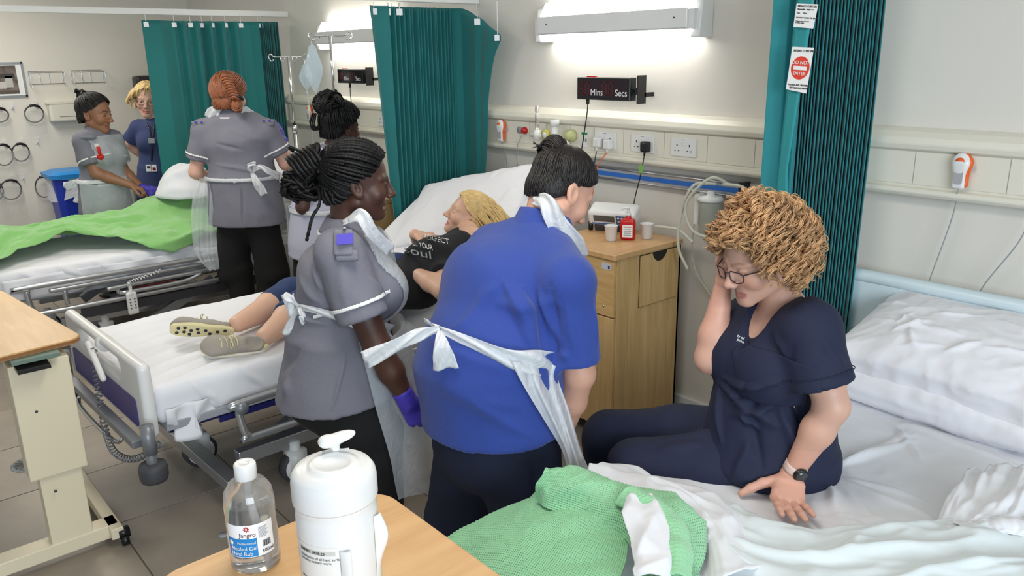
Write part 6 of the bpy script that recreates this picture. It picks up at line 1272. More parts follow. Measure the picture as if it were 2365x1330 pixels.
# curls
scalp(H, ND, MHGIN, .014, dz=.0, amp=.006); rg = random.Random(21); P = []; R_ = []; PP = []
gold = 0
while len(P) < 820 and gold < 6000:
    gold += 1; v = nrm(A3(rg.gauss(0, 1), rg.gauss(0, 1), rg.gauss(.2, 1))); L = CC+v/np.linalg.norm(v/CRr); 
    if not hairy(L[None], .0)[0]: continue
    out = v.copy(); down = -H.B@UP*-1; dn = H.B@(-UP); bk = A3(0, -1, 0); side = nrm(A3(np.sign(L[0])*rg.uniform(-.4, .8), rg.uniform(-.7, .5), 0)) if L[1] > .0 else out
    ln = rg.uniform(.05, .10)*(1 if L[2] > 0 else .8); pts = []; n_ = 28; q = L.copy(); vel = nrm(out*.45+side*.8+A3(0, -.3, .05)); turns = rg.uniform(1.8, 3.4); ph = rg.uniform(0, 6.28); rad = rg.uniform(.008, .0135)
    ctrP = []
    for i in range(n_):
        t_ = i/(n_-1); vv = nrm(vel*(1-t_)*1.1+dn*(.15+1.2*t_)+side*.25*(1-t_)); q = q+vv*ln/n_; w_ = q-CC; e_ = np.linalg.norm(w_/(CRr+.018))
        if e_ < 1: q = CC+w_/e_
        if q[1] > .062 and q[2] < .085: q[1] -= (q[1]-.062)*.6
        if abs(q[0]) < .066 and q[1] > .02 and q[2] < .05: q[0] = (.066 if q[0] >= 0 else -.066)
        ctrP.append(q.copy())
    ctrP = np.array(ctrP); Tt_, Nn_, Bb_ = frames(ctrP); a = ph+np.linspace(0, turns*2*PI, n_); rr_ = rad*np.clip(np.linspace(.1, 3, n_), 0, 1); P.append(0)
    for b_ in range(5):
        da = rg.uniform(-.35, .35); ds = rg.uniform(.75, 1.2); of_ = A3(rg.gauss(0, .0016), rg.gauss(0, .0016), rg.gauss(0, .0016)); PP.append(H.wld(ctrP+of_+(np.cos(a+da)*rr_*ds)[:, None]*Nn_+(np.sin(a+da)*rr_*ds)[:, None]*Bb_)); R_.append(np.interp(np.linspace(0, 1, n_), [0, .7, 1], [.0012, .0014, .0005])*rg.uniform(.7, 1.25))
V, F = tubes(PP, R_, 3); mk('curls', V, F, MHGIN, ND)
# ---------------- patient lying on the middle bed ----------------
NE = thing('person', 'blonde woman in black T-shirt, denim capris and canvas shoes lying on the middle bed', 'person', f2(1.1, .4, .64))
pel = f2(1.16, .24, .755); wai = onz(968, 655, .82); che = onz(1008, 606, .90); nk = onz(1082, 556, .98); bu = nrm(nk-pel)
bf = nrm(UP-bu*(UP@bu)); btr = np.cross(bf, bu)           # chest faces up
H = Head(onz(1085, 495, 1.065), -HR*.80-HW*.10+UP*.40, HR*.40+UP*.85+HW*.2, 1.0)
fv = nrm(-HR*.86+UP*.38-HW*.2); H = Head(onz(1080, 497, 1.04), fv, HR*.42+UP*.9+HW*.05, .98)
shN = che*.35+nk*.65-btr*.0; sgn = 1 if (btr@(-HW)) > 0 else -1; shN = nk-bu*.10+btr*sgn*.15-bf*.03; shF = nk-bu*.09-btr*sgn*.155
elN = onz(1025, 672, .86); wrN = onz(948, 622, .90); elF = shF-bu*.22-btr*sgn*.06; wrF = onz(958, 542, 1.0)
anN, anF = onz(612, 778, .70), onz(548, 748, .70); knN, knF = onz(700, 705, .735), onz(672, 678, .735)
S = Sdf(.03)
def torsoE(S, g=0):
    S.loft(pel, wai, (.16+g, .10+g), (.145+g, .09+g), btr, k=.05).loft(wai, che, (.145+g, .09+g), (.145+g, .09+g), btr, k=.05).loft(che, nk-bu*.07, (.145+g, .09+g), (.12+g, .06+g), btr, k=.05); S.cap(shN, shF, .055+g, k=.04)
    for s in (-1, 1): S.ell(che+bf*.05+btr*s*.06-bu*.03, A3(.07, .07, .06)+g, np.array([btr, bu, bf]), k=.04)
    return S
torsoE(S); S.chain([nk-bu*.04, nk+bu*.02, H(0, -.02, -.06)], [.06, .05, .052], k=.03); S.chain([shN, elN, elN*.6+wrN*.4, wrN], [.05, .04, .040, .026], k=.02); S.chain([shF, elF, wrF], [.05, .04, .026], k=.02)
for a, b, c in ((pel+btr*sgn*.08, knN, anN), (pel-btr*sgn*.08, knF, anF)): S.chain([a, b, b*.6+c*.4+UP*-.005, c], [.085, .062, .062, .038], k=.03)
add_head(S, H, 'open', 'closed', nose=1.0, lips=.7); add_hand(S, wrF, nrm(onz(1015, 545, 1.0)-wrF), -UP+HR*.1, 1 if sgn > 0 else -1, (.5, .55, .6, .6), .95, .05)
add_hand(S, wrN, nrm(onz(905, 590, .88)-wrN), -UP, -1, (.3,)*4, .95, .05)
sk = (212, 170, 146); skin_mesh(S, NE, H, sk, coarse=.006, colorfn=lambda V: face_color(V, H, sk, (186, 120, 108), (180, 144, 112), .3), hands=((wrF+nrm(onz(1015, 545, 1.0)-wrF)*.07, .11),))
T = torsoE(Sdf(.03), .012); T.cut(pel+bu*.06, -bu, pel-.3, pel+.3)
dN = nrm(elN-shN); T.cap(shN, shN+dN*.20, .062, .068, k=.03, clip=(shN+dN*.15, dN)); dF = nrm(elF-shF); T.cap(shF, shF+dF*.2, .06, .066, k=.03, clip=(shF+dF*.14, dF))
V, F = T.mesh(.006, smooth=2); TV = V = wrinkle(V, F, [(onz(1000, 700, .82), onz(1060, 640, .86), .016, .008), (onz(960, 640, .9), onz(1030, 660, .86), .016, .008)], .004, 9, (1, 1, 1), 5); mk('t_shirt', V, F, MBTEE, NE)
from mathutils.bvhtree import BVHTree
BVE = BVHTree.FromPolygons([tuple(v) for v in TV], [tuple(int(i) for i in f) for f in F])
def onshirt(x, y, lift=.004):
    d = ray(x, y); h_ = BVE.ray_cast(Vector(CAM), Vector(d)); t0 = h_[3] if h_[0] is not None else 3.25
    return CAM+d*(t0-lift)
for body, (x0, y0), (x1, y1), sz in (('PERFECT', (978, 545), (1038, 558), .028), ('ALL YOUR', (946, 558), (1000, 572), .036), ('soul', (932, 576), (996, 592), .050)):
    o = text(body, 1, (0, 0, 0), (1, 0, 0), (0, 1, 0), MWHITE if body != 'soul' else MGREY, None, 'shirt_lettering', depth=0); n = len(o.data.vertices); co = np.empty(n*3, np.float32); o.data.vertices.foreach_get('co', co); co = co.reshape(-1, 3); w_ = co[:, 0].max(); hh = 18 if body != 'soul' else 26
    W = np.array([onshirt(x0+(x1-x0)*(c[0]/w_)+(-3)*c[1], y0+(y1-y0)*(c[0]/w_)+6-hh*c[1]) for c in co])-wloc(NE); o.data.vertices.foreach_set('co', W.astype(np.float32).ravel()); o.parent = NE
J = Sdf(.03); J.ell(pel, (.175, .14, .115), np.array([btr, bu, bf]), k=.05); J.loft(pel, pel+bu*.08, (.175, .115), (.168, .112), btr, k=.04)
for a, b, c in ((pel+btr*sgn*.085, knN, anN), (pel-btr*sgn*.085, knF, anF)): q = b+(c-b)*.42; J.chain([a, a*.5+b*.5, b], [.098, .088, .072], k=.02); J.cap(b, q+nrm(c-b)*.05, .072, .066, k=.02, clip=(q, nrm(c-b)))
V, F = J.mesh(.006, smooth=2); V = wrinkle(V, F, [(knN+UP*.06, pel*.6+knN*.4+UP*.09, .015, .006)], .004, 10, (1, 1, 1), 6); mk('denim_capris', V, F, MDENIM, NE)
# shoes: near one seen from the side, far one showing its sole
def canvas_shoe(heel, toe, up, lab, nm='canvas_shoe'):
    d = nrm(toe-heel); up = nrm(up-d*(up@d)); s_ = np.cross(d, up); B = np.array([s_, d, up]); L = np.linalg.norm(toe-heel); c = (heel+toe)/2
    S = Sdf(.02).loft(heel+d*.04, heel+d*(L-.045), (.032, .036), (.040, .026), s_, k=.02).ell(toe-d*.055+up*.002, (.041, .055, .026), B, k=.02).cut(c-up*.012, -up); S.cap(heel+d*.05+up*.035, heel+d*.05+up*.08, .036, k=.015, op='s'); V, F = S.mesh(.004); o = mk(nm, V, F, MSHOE, NE)
    pts = []; 
    for a in np.linspace(0, 2*PI, 40)[:-1]: yy = math.sin(a)*L/2; w_ = .036+.007*math.sin(a)-.008*(1 if math.sin(a) < -.2 and math.sin(a) > -.0 else 0)-.006*math.exp(-((math.sin(a)+.2)/.3)**2); pts.append((np.sign(math.cos(a))*abs(math.cos(a))**.6*w_, yy))
    V, F = prism(pts, -.028, -.010); V = np.array([c+s_*x+d*y+up*z for x, y, z in V]); so = mk('sole', V, F, MSOLE, o); bevel(so, .004, 2)
    for k, (x, y) in enumerate(((-.014, .095), (.012, .1), (-.018, .07), (.006, .072), (-.004, .045), (.018, .05), (-.012, .02), (.008, .015), (-.006, -.012), (.012, -.03), (.0, -.06), (-.008, -.09))):
        V, F = lathe([(.0075, 0), (.007, .003), (0, .003)], c+s_*x+d*y-up*.028, 12, [s_, -d, -up]); mk('sole_stud', V, F, mat('sole_stud', (34, 36, 48), .5) if k == 0 else bpy.data.materials['sole_stud'], so)
    for k in range(4):
        q = toe-d*(.085+.02*k)+up*(.030+.004*k); V, F = tube(spline([q-s_*.022, q+up*.006, q+s_*.022+d*.012], 8), .0022, 6); mk('lace', V, F, MSOLE, o)
    for sg in (-1, 1): q = toe-d*.12+up*.045; V, F = tube(spline([q, q+s_*sg*.02+up*.01-d*.01, q+s_*sg*.03-d*.0+up*-.004, q], 12), .002, 6); mk('lace_bow', V, F, MSOLE, o)
    return o
hN = anN+nrm(anN-knN)*.035-UP*.02; canvas_shoe(hN+HR*.03+UP*.01, onz(462, 800, .70), UP*.6-HW*.75, 'near'); hF = anF+nrm(anF-knF)*.02-UP*.01; canvas_shoe(hF, onz(392, 752, .735), HW*.9+UP*.25+HR*.3, 'far')
# wristband and hair
wd_ = nrm(wrN-elN); x = nrm(np.cross(wd_, UP)); y = np.cross(x, wd_)
def sw(U, W): a = U*2*PI; return wrN-wd_*.02+(np.cos(a)*.0305)[:, None]*x+(np.sin(a)*.029)[:, None]*y+wd_*((W-.5)*.018)[:, None]
V, F = grid(sw, 30, 3); solid(mk('wristband', V, F, mat('lilac_strap', (206, 196, 214)), NE), .003); n_ = nrm(-HW+UP*.6); n_ = nrm(n_-wd_*(n_@wd_)); mk('tracker_screen', *obox(wrN-wd_*.02+n_*.031, wd_*.009, np.cross(n_, wd_)*.016, n_*.003), MBLACK, NE, smooth=False)
scalp(H, NE, MHBLO, .010, amp=.003); P = []; rg = random.Random(31)
dnl = H.B@nrm(-UP*.9+HR*.35); 
for k in range(420):
    v = nrm(A3(rg.gauss(0, 1), rg.gauss(-.2, 1), rg.gauss(.5, 1))); L = CC+v/np.linalg.norm(v/CRr)*1.03
    if not hairy(L[None])[0]: continue
    q = L.copy(); pts = [q.copy()]; ln = rg.uniform(.16, .24); v0 = nrm(v*.2+A3(0, -1, -.1))
    for i in range(18):
        t_ = i/17; q = q+nrm(v0*(1-t_)+dnl*(.3+1.2*t_)+A3(0, 0, .25*math.sin(i*.9+k)))*ln/18; w_ = q-CC; e_ = np.linalg.norm(w_/(CRr+.012)); q = CC+w_/e_ if e_ < 1 else q; pts.append(q.copy())
    P.append(H.wld(np.array(pts)))
V, F = tubes(P, .0034, 5); mk('blonde_hair', V, F, MHBLO, NE)
# ---------------- shared builder for the standing people further back ----------------
def torso(S, j, g=0, bust=.0):
    S.loft(j.pel, j.wai, (j.w[0]+g, j.d[0]+g), (j.w[1]+g, j.d[1]+g), j.tr, k=.05).loft(j.wai, j.che, (j.w[1]+g, j.d[1]+g), (j.w[2]+g, j.d[2]+g), j.tr, k=.05).loft(j.che, j.nk-UP*.06, (j.w[2]+g, j.d[2]+g), (j.w[2]*.85+g, .075+g), j.tr, k=.05)
    S.cap(j.shR, j.nk-UP*.05, .056+g, k=.04).cap(j.shL, j.nk-UP*.05, .056+g, k=.04)
    if bust:
        for s in (-1, 1): S.ell(j.che+j.tf*.07+j.tr*s*.07-UP*.02, A3(.075, .07, .07)*bust+g, np.array([j.tr, j.tf, UP]), k=.04)
    return S
class J_: pass
def standing(par, p, tf, pel, wai, che, nk, H, sh, el, wr, sk, lip, brow, w=(.17, .14, .155), d=(.13, .11, .115), hem=.72, top=MGREYT, tro=MBTRO, sleeve=.6, bust=0, head='closed', eye='open', hands=(True, True), trim=MTRIM, fine=.004, feet=None, flare=1.15, topname='tunic', blush=.2, nose=1, folds=(), hcurl=.5, palm=None, seed=1):
    j = J_(); j.tf = nrm(tf); j.tr = np.cross(j.tf, UP); j.pel, j.wai, j.che, j.nk = pel, wai, che, nk; j.shR, j.shL = sh; j.w, j.d = w, d; j.H = H; j.el, j.wr = el, wr
    S = torso(Sdf(.03), j, 0, bust); S.chain([nk-UP*.05, nk, H(0, -.02, -.06)], [.062, .05, .054], k=.03)
    base = A3(pel[0], pel[1], 0); ft = feet or [base+j.tr*.1, base-j.tr*.1]
    for s_, e_, w_ in zip(sh, el, wr): S.chain([s_, e_, e_*.65+w_*.35, w_], [.052, .042, .041, .027], k=.02)
    for s, f_ in ((1, ft[0]), (-1, ft[1])): S.chain([pel+j.tr*s*.085-UP*.05, f_+UP*.47, f_+UP*.3, f_+UP*.08], [.085, .056, .052, .038], k=.03)
    add_head(S, H, head, eye, nose=nose)
    for i, (hh, e_, w_) in enumerate(zip(hands, el, wr)):
        if hh is True: add_hand(S, w_, nrm(w_-e_), (palm or [-UP, -UP])[i], 1 if i else -1, (hcurl,)*4, .98, .08)
    skin_mesh(S, par, H, sk, fine=fine, colorfn=lambda V: face_color(V, H, sk, lip, brow, blush), hands=[(w_+nrm(w_-e_)*.08, .11) for hh, e_, w_ in zip(hands, el, wr) if hh is True]); eyes(H, par) if eye == 'open' else None
    g = .013; T = torso(Sdf(.035), j, g, bust); hc = A3(pel[0], pel[1], hem-.02); T.loft(wai-UP*.02, hc, (w[1]+g+.015, d[1]+g+.015), (w[0]*flare+g, d[0]*flare+g), j.tr, k=.05, rz=.03); T.cut(A3(0, 0, hem), -UP, hc-.4, hc+A3(.4, .4, .1)); T.chain([nk-UP*.06, nk-UP*.015], [.08, .064], k=.03)
    se = []
    for s_, e_ in zip(sh, el): dd = nrm(e_-s_); q = s_+(e_-s_)*sleeve; T.cap(s_, q+dd*.06, .066, .077, k=.03, clip=(q, dd)); se.append((q, dd))
    V, F = T.mesh(.008, smooth=2); V = wrinkle(V, F, folds, .0035, 8, (1, 1, .5), seed); mk(topname, V, F, top, par)
    if trim:
        for q, dd in se: band(T, par, trim, 'sleeve_trim', q-dd*.035, dd, .012, h=.004, lim=(q, .13))
    Q = Sdf(.03); Q.ell(pel-UP*.02, (w[0]+.015, d[0]+.02, .13), np.array([j.tr, j.tf, UP]), k=.05)
    for s, f_ in ((1, ft[0]), (-1, ft[1])): Q.chain([pel+j.tr*s*.085-UP*.05, pel*.5+j.tr*s*.09+f_*.5, f_+UP*.45, f_+UP*.1], [.11, .1, .085, .075], k=.02)
    V, F = Q.mesh(.011, smooth=2); V = wrinkle(V, F, (), .004, 7, (1, 1, .3), seed+1); mk('trousers', V, F, tro, par); shoes(par, ft, j.tf); j.T = T; j.S = S; return j
def glove(par, w_, e_, palm, th, curl=.3, m=MNIT, sz=1.05, spread=.1):
    G_ = Sdf(.01); d = nrm(w_-e_); add_hand(G_, w_, d, palm, th, (curl,)*4, sz, spread, .3, .7); G_.cap(w_-d*.03, w_+d*.01, .034, .031, k=.01); V, F = G_.mesh(.004, smooth=1); return mk('glove', V, F, m, par)
def knot_hair(H, par, m, G, n, r, dz=0., thmax=2.3, grow=.008, rows=2, tw=None, seed=1, name='combed_hair'):
    scalp(H, par, m, grow, dz=dz); P = comb(H, G, n, grow*.7, grow, rows=rows, seed=seed, dz=dz, thmax=thmax); V, F = tubes([spline(p[::2], 18) for p in P], r, 5, twist=tw); mk(name, V, F, m, par)
def bun(H, par, m, c, r, n=30, tr_=.006, seed=1, name='bun', tw=None, el=(1, 1, 1)):
    rg = random.Random(seed); P = []
    for k in range(n):
        ax_ = nrm(A3(rg.gauss(0, 1), rg.gauss(0, 1), rg.gauss(0, 1))); a = nrm(np.cross(ax_, A3(.3, .5, .8))); b = np.cross(ax_, a); rr_ = r*rg.uniform(.75, 1.0); P.append(c+np.array([(a*math.cos(t)+b*math.sin(t))*rr_*A3(*el)+ax_*r*.3*math.sin(t*.7+k) for t in np.linspace(0, rg.uniform(2.5, 5), 20)]))
    V, F = tubes(P, tr_, 6, twist=tw); mk(name, V, F, m, par); S = Sdf(.01).ell(c, A3(*el)*r*.85); V, F = S.mesh(.007); mk('bun_core', V, F, m, par)
def waist_tie(par, j, z, w=.03):
    c = A3(j.wai[0], j.wai[1], z); return band(j.T, par, MTIE, 'waist_tie', c, UP, w, grow=.004, h=.007, lim=(c, .30))
def bib(par, j, lim=.14): shell(j.T, par, MAPR, 'apron_bib', .012, lambda V: ((V-j.che)@j.tf > .04) & (np.abs((V-j.che)@j.tr) < lim) & (V[:, 2] > j.wai[2]-.03) & (V[:, 2] < j.nk[2]-.03), h=.01)
# ---------------- red-haired nurse with her back turned ----------------
ctr = (-5.10, 2.05); p = plane(ctr); NC = thing('person', 'red-haired nurse in grey tunic, back turned, beside the far bed', 'person', (ctr[0], ctr[1], 0))
H = Head(p(530, 222, -.02), HW*.98+HR*.12-UP*.08, UP, 1.12); tf = HW*.98+HR*.12
j = standing(NC, p, tf, p(570, 485), p(560, 405), p(548, 325), p(535, 262), H, (p(616, 301, -.0), p(468, 302, 0)), (p(660, 378, -.04), p(452, 398, .0)), (p(656, 330, -.17), p(500, 420, -.22)), (214, 168, 148), (190, 110, 104), (150, 90, 60), w=(.22, .19, .215), d=(.15, .13, .125), hem=p(570, 514)[2], bust=.8, hands=('g', False), eye='closed', flare=1.12, sleeve=.68,
    folds=[(p(500, 330, .13), p(560, 345, .14), .012, -.006), (p(490, 380, .14), p(620, 400, .14), .012, .006), (p(560, 430, .14), p(565, 510, .16), .008, -.008), (p(530, 300, .12), p(620, 330, .12), .02, .005)], seed=5)
glove(NC, p(656, 330, -.17), p(668, 378, -.15), -HR, 1, .35); waist_tie(NC, j, p(560, 408)[2], .028)
for q, rt_ in ((p(462, 292, .05), -1), (p(618, 288, .05), 1)):
    s = Sdf(.01).rbox(q+UP*.012, (.045, .014, .022), np.array([nrm(HR+UP*.28*-rt_), HW, UP]), r=.008); V, F = s.mesh(.006); e_ = mk('epaulette', V, F, MGREYT, NC)
    for k in (-1, 1): mk('stripe', *obox(q+UP*.028+HR*.018*k-HW*.008, HR*.006, HW*.016, UP*.004), MNIT, e_, smooth=False)
ringC = lambda a0, a1, r0, r1, h0, h1, m, nm, c, tfv, par, wt=.003: solid(mk(nm, *grid(lambda U, W: c+(np.sin(a0+(a1-a0)*U)*(r0+(r1-r0)*W))[:, None]*np.cross(tfv, UP)+(np.cos(a0+(a1-a0)*U)*(r0+(r1-r0)*W))[:, None]*tfv+UP*(h0+(h1-h0)*W)[:, None], 36, 5), m, par), wt)
ringC(.5, 2*PI-.5, .085, .062, -.02, .035, MGREYT, 'collar', j.nk, j.tf, NC, .005); ringC(.6, 2*PI-.6, .092, .090, -.026, -.018, MTRIM, 'collar_trim', j.nk, j.tf, NC)
for s in (-1, 1): ribbon(NC, [p(530+s*8+(8 if s > 0 else 0), 262, .05), p(530+s*35, 258, .05), p(530+s*55, 268, .02)], .05, UP, MTIE, 'apron_neck_strap', widths=[.03, .07, .05], n=14)
kq = p(582, 398, .18)
for pts, ws, wv in (([kq, p(572, 385, .2), p(590, 378, .2), kq], [.01, .025, .025, .01], UP), ([kq, p(600, 385, .2), p(622, 396, .19), p(645, 408, .1)], [.015, .03, .04, .05], UP), ([kq, p(592, 420, .2), p(610, 450, .19)], [.02, .05, .06], HR), ([kq, p(588, 420, .2), p(602, 430, .2)], [.02, .03, .03], HR)):
    ribbon(NC, pts, .03, wv, MTIE, 'tie_bow', widths=ws, n=18)
def flapC(U, W): a = spline([p(462, 410, .0), p(448, 450, .02), p(445, 520, .02), p(452, 585, .02), p(480, 625, .03)], 40); c = spline([p(485, 415, .1), p(492, 460, .12), p(495, 520, .1), p(500, 580, .1), p(505, 622, .1)], 40); i = np.round(W*39).astype(int); return a[i]*(1-U)[:, None]+c[i]*U[:, None]-HW*(.02*np.sin(U*14+W*4))[:, None]
V, F = grid(flapC, 24, 40); mk('apron_side', V, F, MAPR, NC)
apron_skirt(NC, A3(j.pel[0], j.pel[1], 0), j.tf, j.tr, -1.3, 1.5, .25, .21, j.wai[2], .42, .1, .06, 7); bib(NC, j)
knot_hair(H, NC, MHRED, nrm(A3(.1, -.9, -.45)), 90, .0038, grow=.012, thmax=2.6, seed=8); bun(H, NC, MHRED, p(548, 245, .12), .034, 26, .005, 3, el=(1, 1, 1.15))
P = []
for k in range(9):
    for s in (-1, 1): c_ = p(522+k*2.6, 176+k*6.2, .115+.002*k); P.append(spline([c_-HR*.028*s-UP*.004, c_-HW*.016+UP*.006, c_+HR*.012*s-UP*.012], 8))
V, F = tubes(P, .0085, 6); mk('french_braid', V, F, MHRED, NC)
V, F = tube(spline([p(535, 228, .11), p(550, 222, .14), p(562, 230, .12)], 12), .009, 8); mk('scrunchie', V, F, MBLACK, NC)
# ---------------- nurse with high braided bun, seen from behind ----------------
ctr = (-4.45, 2.32); p = plane(ctr); NN = thing('person', 'nurse with braids in a high bun, mostly hidden behind the foreground nurse', 'person', (ctr[0], ctr[1], 0))
tf = nrm(HR*.62+HW*.78); H = Head(p(788, 292, 0), HR*.7+HW*.68-UP*.15, UP+HR*.1, 1.12)
j = standing(NN, p, tf, p(738, 560), p(738, 475), p(748, 400), p(768, 345), H, (p(712, 388, .10), p(800, 375, -.15)), (p(700, 478, .14), p(840, 450, -.15)), (p(745, 520, .0), p(850, 500, -.2)), (74, 46, 36), (96, 56, 50), (20, 16, 15), w=(.19, .16, .175), d=(.14, .12, .12), hem=p(738, 590)[2], bust=.8, hands=(False, False), eye='closed', sleeve=.72, top=mat('pale_grey_tunic', (176, 178, 196), .85, bump=.2, bs=260), tro=MBTRO)
ringC(.5, 2*PI-.5, .085, .062, -.02, .035, MGREYT, 'collar', j.nk, j.tf, NN, .005); ringC(.6, 2*PI-.6, .092, .090, -.030, -.018, MTRIM, 'collar_trim', j.nk, j.tf, NN); waist_tie(NN, j, p(738, 480)[2])
apron_skirt(NN, A3(j.pel[0], j.pel[1], 0), j.tf, j.tr, -1.9, 1.9, .23, .22, j.wai[2], .30, .05, .05, 9); bib(NN, j)
knot_hair(H, NN, MHBLK, nrm(A3(.05, -.35, .93)), 44, .0075, grow=.012, thmax=2.4, tw=(7, .3), seed=4); bun(H, NN, MHBLK, p(762, 240, .04), .088, 60, .0095, 5, tw=(14, .3), el=(1.05, 1.05, .9))
P = [spline([p(722+4*k, 262, .08), p(716+5*k, 282, .1), p(724+3*k, 300, .1), p(735+3*k, 292, .08)], 14) for k in range(3)]; [mk('loose_braid', *tube(q_, .006, 6, twist=(5, .3)), MHBLK, NN) for q_ in P]
# ---------------- young nurse at the far side of the far bed ----------------
ctr = (-6.80, 1.62); p = plane(ctr); NY = thing('person', 'smiling nurse with dark bun, grey tunic and white apron, in front of the blue bin', 'person', (ctr[0], ctr[1], 0))
tf = nrm(HR*.92-HW*.38); H = Head(p(220, 262, 0), HR*1.0-HW*.10-UP*.12, UP+HR*.08, 1.2)
j = standing(NY, p, tf, p(246, 480), p(238, 415), p(232, 352), p(218, 302), H, (p(192, 326, .12), p(262, 322, -.12)), (p(222, 400, .16), p(285, 395, -.1)), (p(302, 428, .12), p(322, 428, -.05)), (150, 104, 78), (140, 84, 74), (30, 22, 20), w=(.18, .15, .165), d=(.135, .115, .12), hem=.60, bust=.9, head='smile', sleeve=.72, hcurl=.9, tro=MGREYT, folds=[(p(200, 350, .2), p(215, 380, .2), .015, .006)])
ringC(.5, 2*PI-.5, .085, .062, -.02, .035, MGREYT, 'collar', j.nk, j.tf, NY, .005); waist_tie(NY, j, p(238, 412)[2]); bib(NY, j, .16)
apron_skirt(NY, A3(j.pel[0], j.pel[1], 0), j.tf, j.tr, -1.3, 1.5, .22, .21, j.wai[2], .40, .1, .05, 3)
for pts, ws in (([p(195, 410, .1), p(170, 425, .12), p(148, 432, .12)], [.02, .06, .07]), ([p(195, 410, .1), p(190, 440, .12), p(182, 470, .12)], [.02, .06, .10])): ribbon(NY, pts, .05, UP if pts[-1][0] < -99 else UP+HR, MTIE, 'tie_bow', widths=ws, n=16)
s = Sdf(.01).rbox(p(203, 318, .17), (.05, .02, .014), np.array([nrm(tf), nrm(-HW), UP]), r=.01); V, F = s.mesh(.006); mk('epaulette', V, F, MGREYT, NY)
V, F = join(tube([p(226, 338, .24), p(232, 360, .24)], .012, 8), tube([p(232, 362, .235), p(232, 362, .25)], .024, 16)); mk('fob_watch', V, F, MRED, NY); mk('watch_clip', *obox(p(224, 336, .24), HR*.016, HW*.006, UP*.012), MWHITE, NY, smooth=False)
knot_hair(H, NY, MHDRK, nrm(A3(0, -.6, .8)), 70, .004, grow=.008, seed=2); bun(H, NY, MHDRK, p(193, 222, 0), .045, 26, .006, 6, el=(1, 1, 1.1)); V, F = tubes([spline([p(190, 220, 0), p(178, 208, .02), p(174, 206+4*k, .02)], 10) for k in range(3)], .009, 6); mk('loose_hair', V, F, MHDRK, NY)
glove(NY, p(338, 436, -.02), p(318, 430, -.02), -HW+UP*.1, 1, .6)
# ---------------- woman in navy tunic behind the far curtain ----------------
ctr = (-7.0, 2.2); p = plane(ctr); NG = thing('person', 'woman with short blonde hair, glasses and navy tunic half behind the far curtain', 'person', (ctr[0], ctr[1], 0))
tf = nrm(-HW*.9+HR*.2); H = Head(p(341, 232, 0), -HW*.9+HR*.25-UP*.08, UP+HR*.12, 1.12)
j = standing(NG, p, tf, p(368, 440), p(368, 385), p(366, 322), p(358, 280), H, (p(322, 296, 0), p(404, 296, 0)), (p(300, 332, -.05), p(412, 350, 0)), (p(338, 368, -.14), p(412, 400, 0)), (212, 168, 148), (186, 110, 104), (170, 130, 100), w=(.16, .13, .145), d=(.14, .12, .12), hem=.70, top=MTUNB, tro=MNTRO, trim=None, head='smile', bust=.9, sleeve=.75, hands=(False, False), blush=.4)
scalp(H, NG, MHBLO, .018, amp=.006, h=.005); rg = random.Random(5); P = []
while len(P) < 200:
    v = nrm(A3(rg.gauss(0, 1), rg.gauss(0, 1), rg.gauss(.4, 1))); L = CC+v/np.linalg.norm(v/CRr)*1.12
    if not hairy(L[None], .012)[0]: continue
    dn = A3(v[0]*.8, -.1, -1); P.append(H.wld(spline([L, L+A3(v[0], v[1], .2)*.02+dn*.02, L+A3(v[0], v[1], 0)*.018+dn*.05, L+dn*.065], 8)))
V, F = tubes(P, .0065, 5); mk('blonde_waves', V, F, MHBLO, NG)
gl = []
for s in (-1, 1): gl.append(tube(np.array([H(s*.032+.022*math.cos(a), .103, -.006+.016*math.sin(a)) for a in np.linspace(0, 2*PI, 22)]), .002, 5)); gl.append(tube([H(s*.055, .1, 0), H(s*.08, .0, 0)], .002, 5))
V, F = join(*gl); mk('glasses_frame', V, F, MRUB, NG)
V, F = tubes([spline([p(338, 285, .1), p(346, 300, .15), p(350, 330, .17), p(350, 372, .17)], 20), spline([p(358, 285, .1), p(356, 300, .15), p(353, 330, .17), p(350, 372, .17)], 20)], .006, 6); mk('lanyard', V, F, MBLACK, NG)
for x0, y0_, w_, h_, m in ((343, 388, .020, .028, MPAPER), (356, 388, .020, .028, MPAPER), (350, 325, .026, .02, MGREY), (356, 390, .013, .012, MREDD), (343, 386, .012, .009, MINK)): q = p(x0, y0_, .185 if m is MPAPER or m is MGREY else .19); mk('identity_card', *obox(q, HR*w_, HW*.002, UP*h_), m, NG, smooth=False)
# ---------------- pillows and covers on the right-hand bed ----------------
def bedz(x, y): return ZB
lp = (onz(2010, 935, .68)+onz(2330, 960, .68))/2
pillow(A3(-.98, 2.80, .665), np.array([A3(1, -.03, 0), A3(.03, 1, 0), UP]), (.37, .24, .085), MPIL, 12, 'lower white pillow on the right-hand bed', 'two pillows stacked on the right-hand bed', folds=[(A3(-1.3, 2.6, .68), A3(-.9, 2.58, .66), .02, .006)], h=.007)
pc = A3(-.92, 2.82, .80); fl_ = []; rg = random.Random(4)
for k in range(16): a = rg.uniform(0, 6.28); q = pc+A3(rg.uniform(-.28, .28), rg.uniform(-.18, .1), .05); fl_.append((q, q+A3(math.cos(a), math.sin(a)*.6, rg.uniform(-.1, .1))*.16, rg.uniform(.008, .016), rg.uniform(.004, .009)))
pillow(pc, np.array([nrm(A3(1, -.05, -.02)), nrm(A3(.05, .92, .25)), nrm(A3(.0, -.25, .97))]), (.40, .255, .10), MPIL, 15, 'upper white pillow, creased, on the right-hand bed', 'two pillows stacked on the right-hand bed', folds=fl_, h=.006, amp=.008)
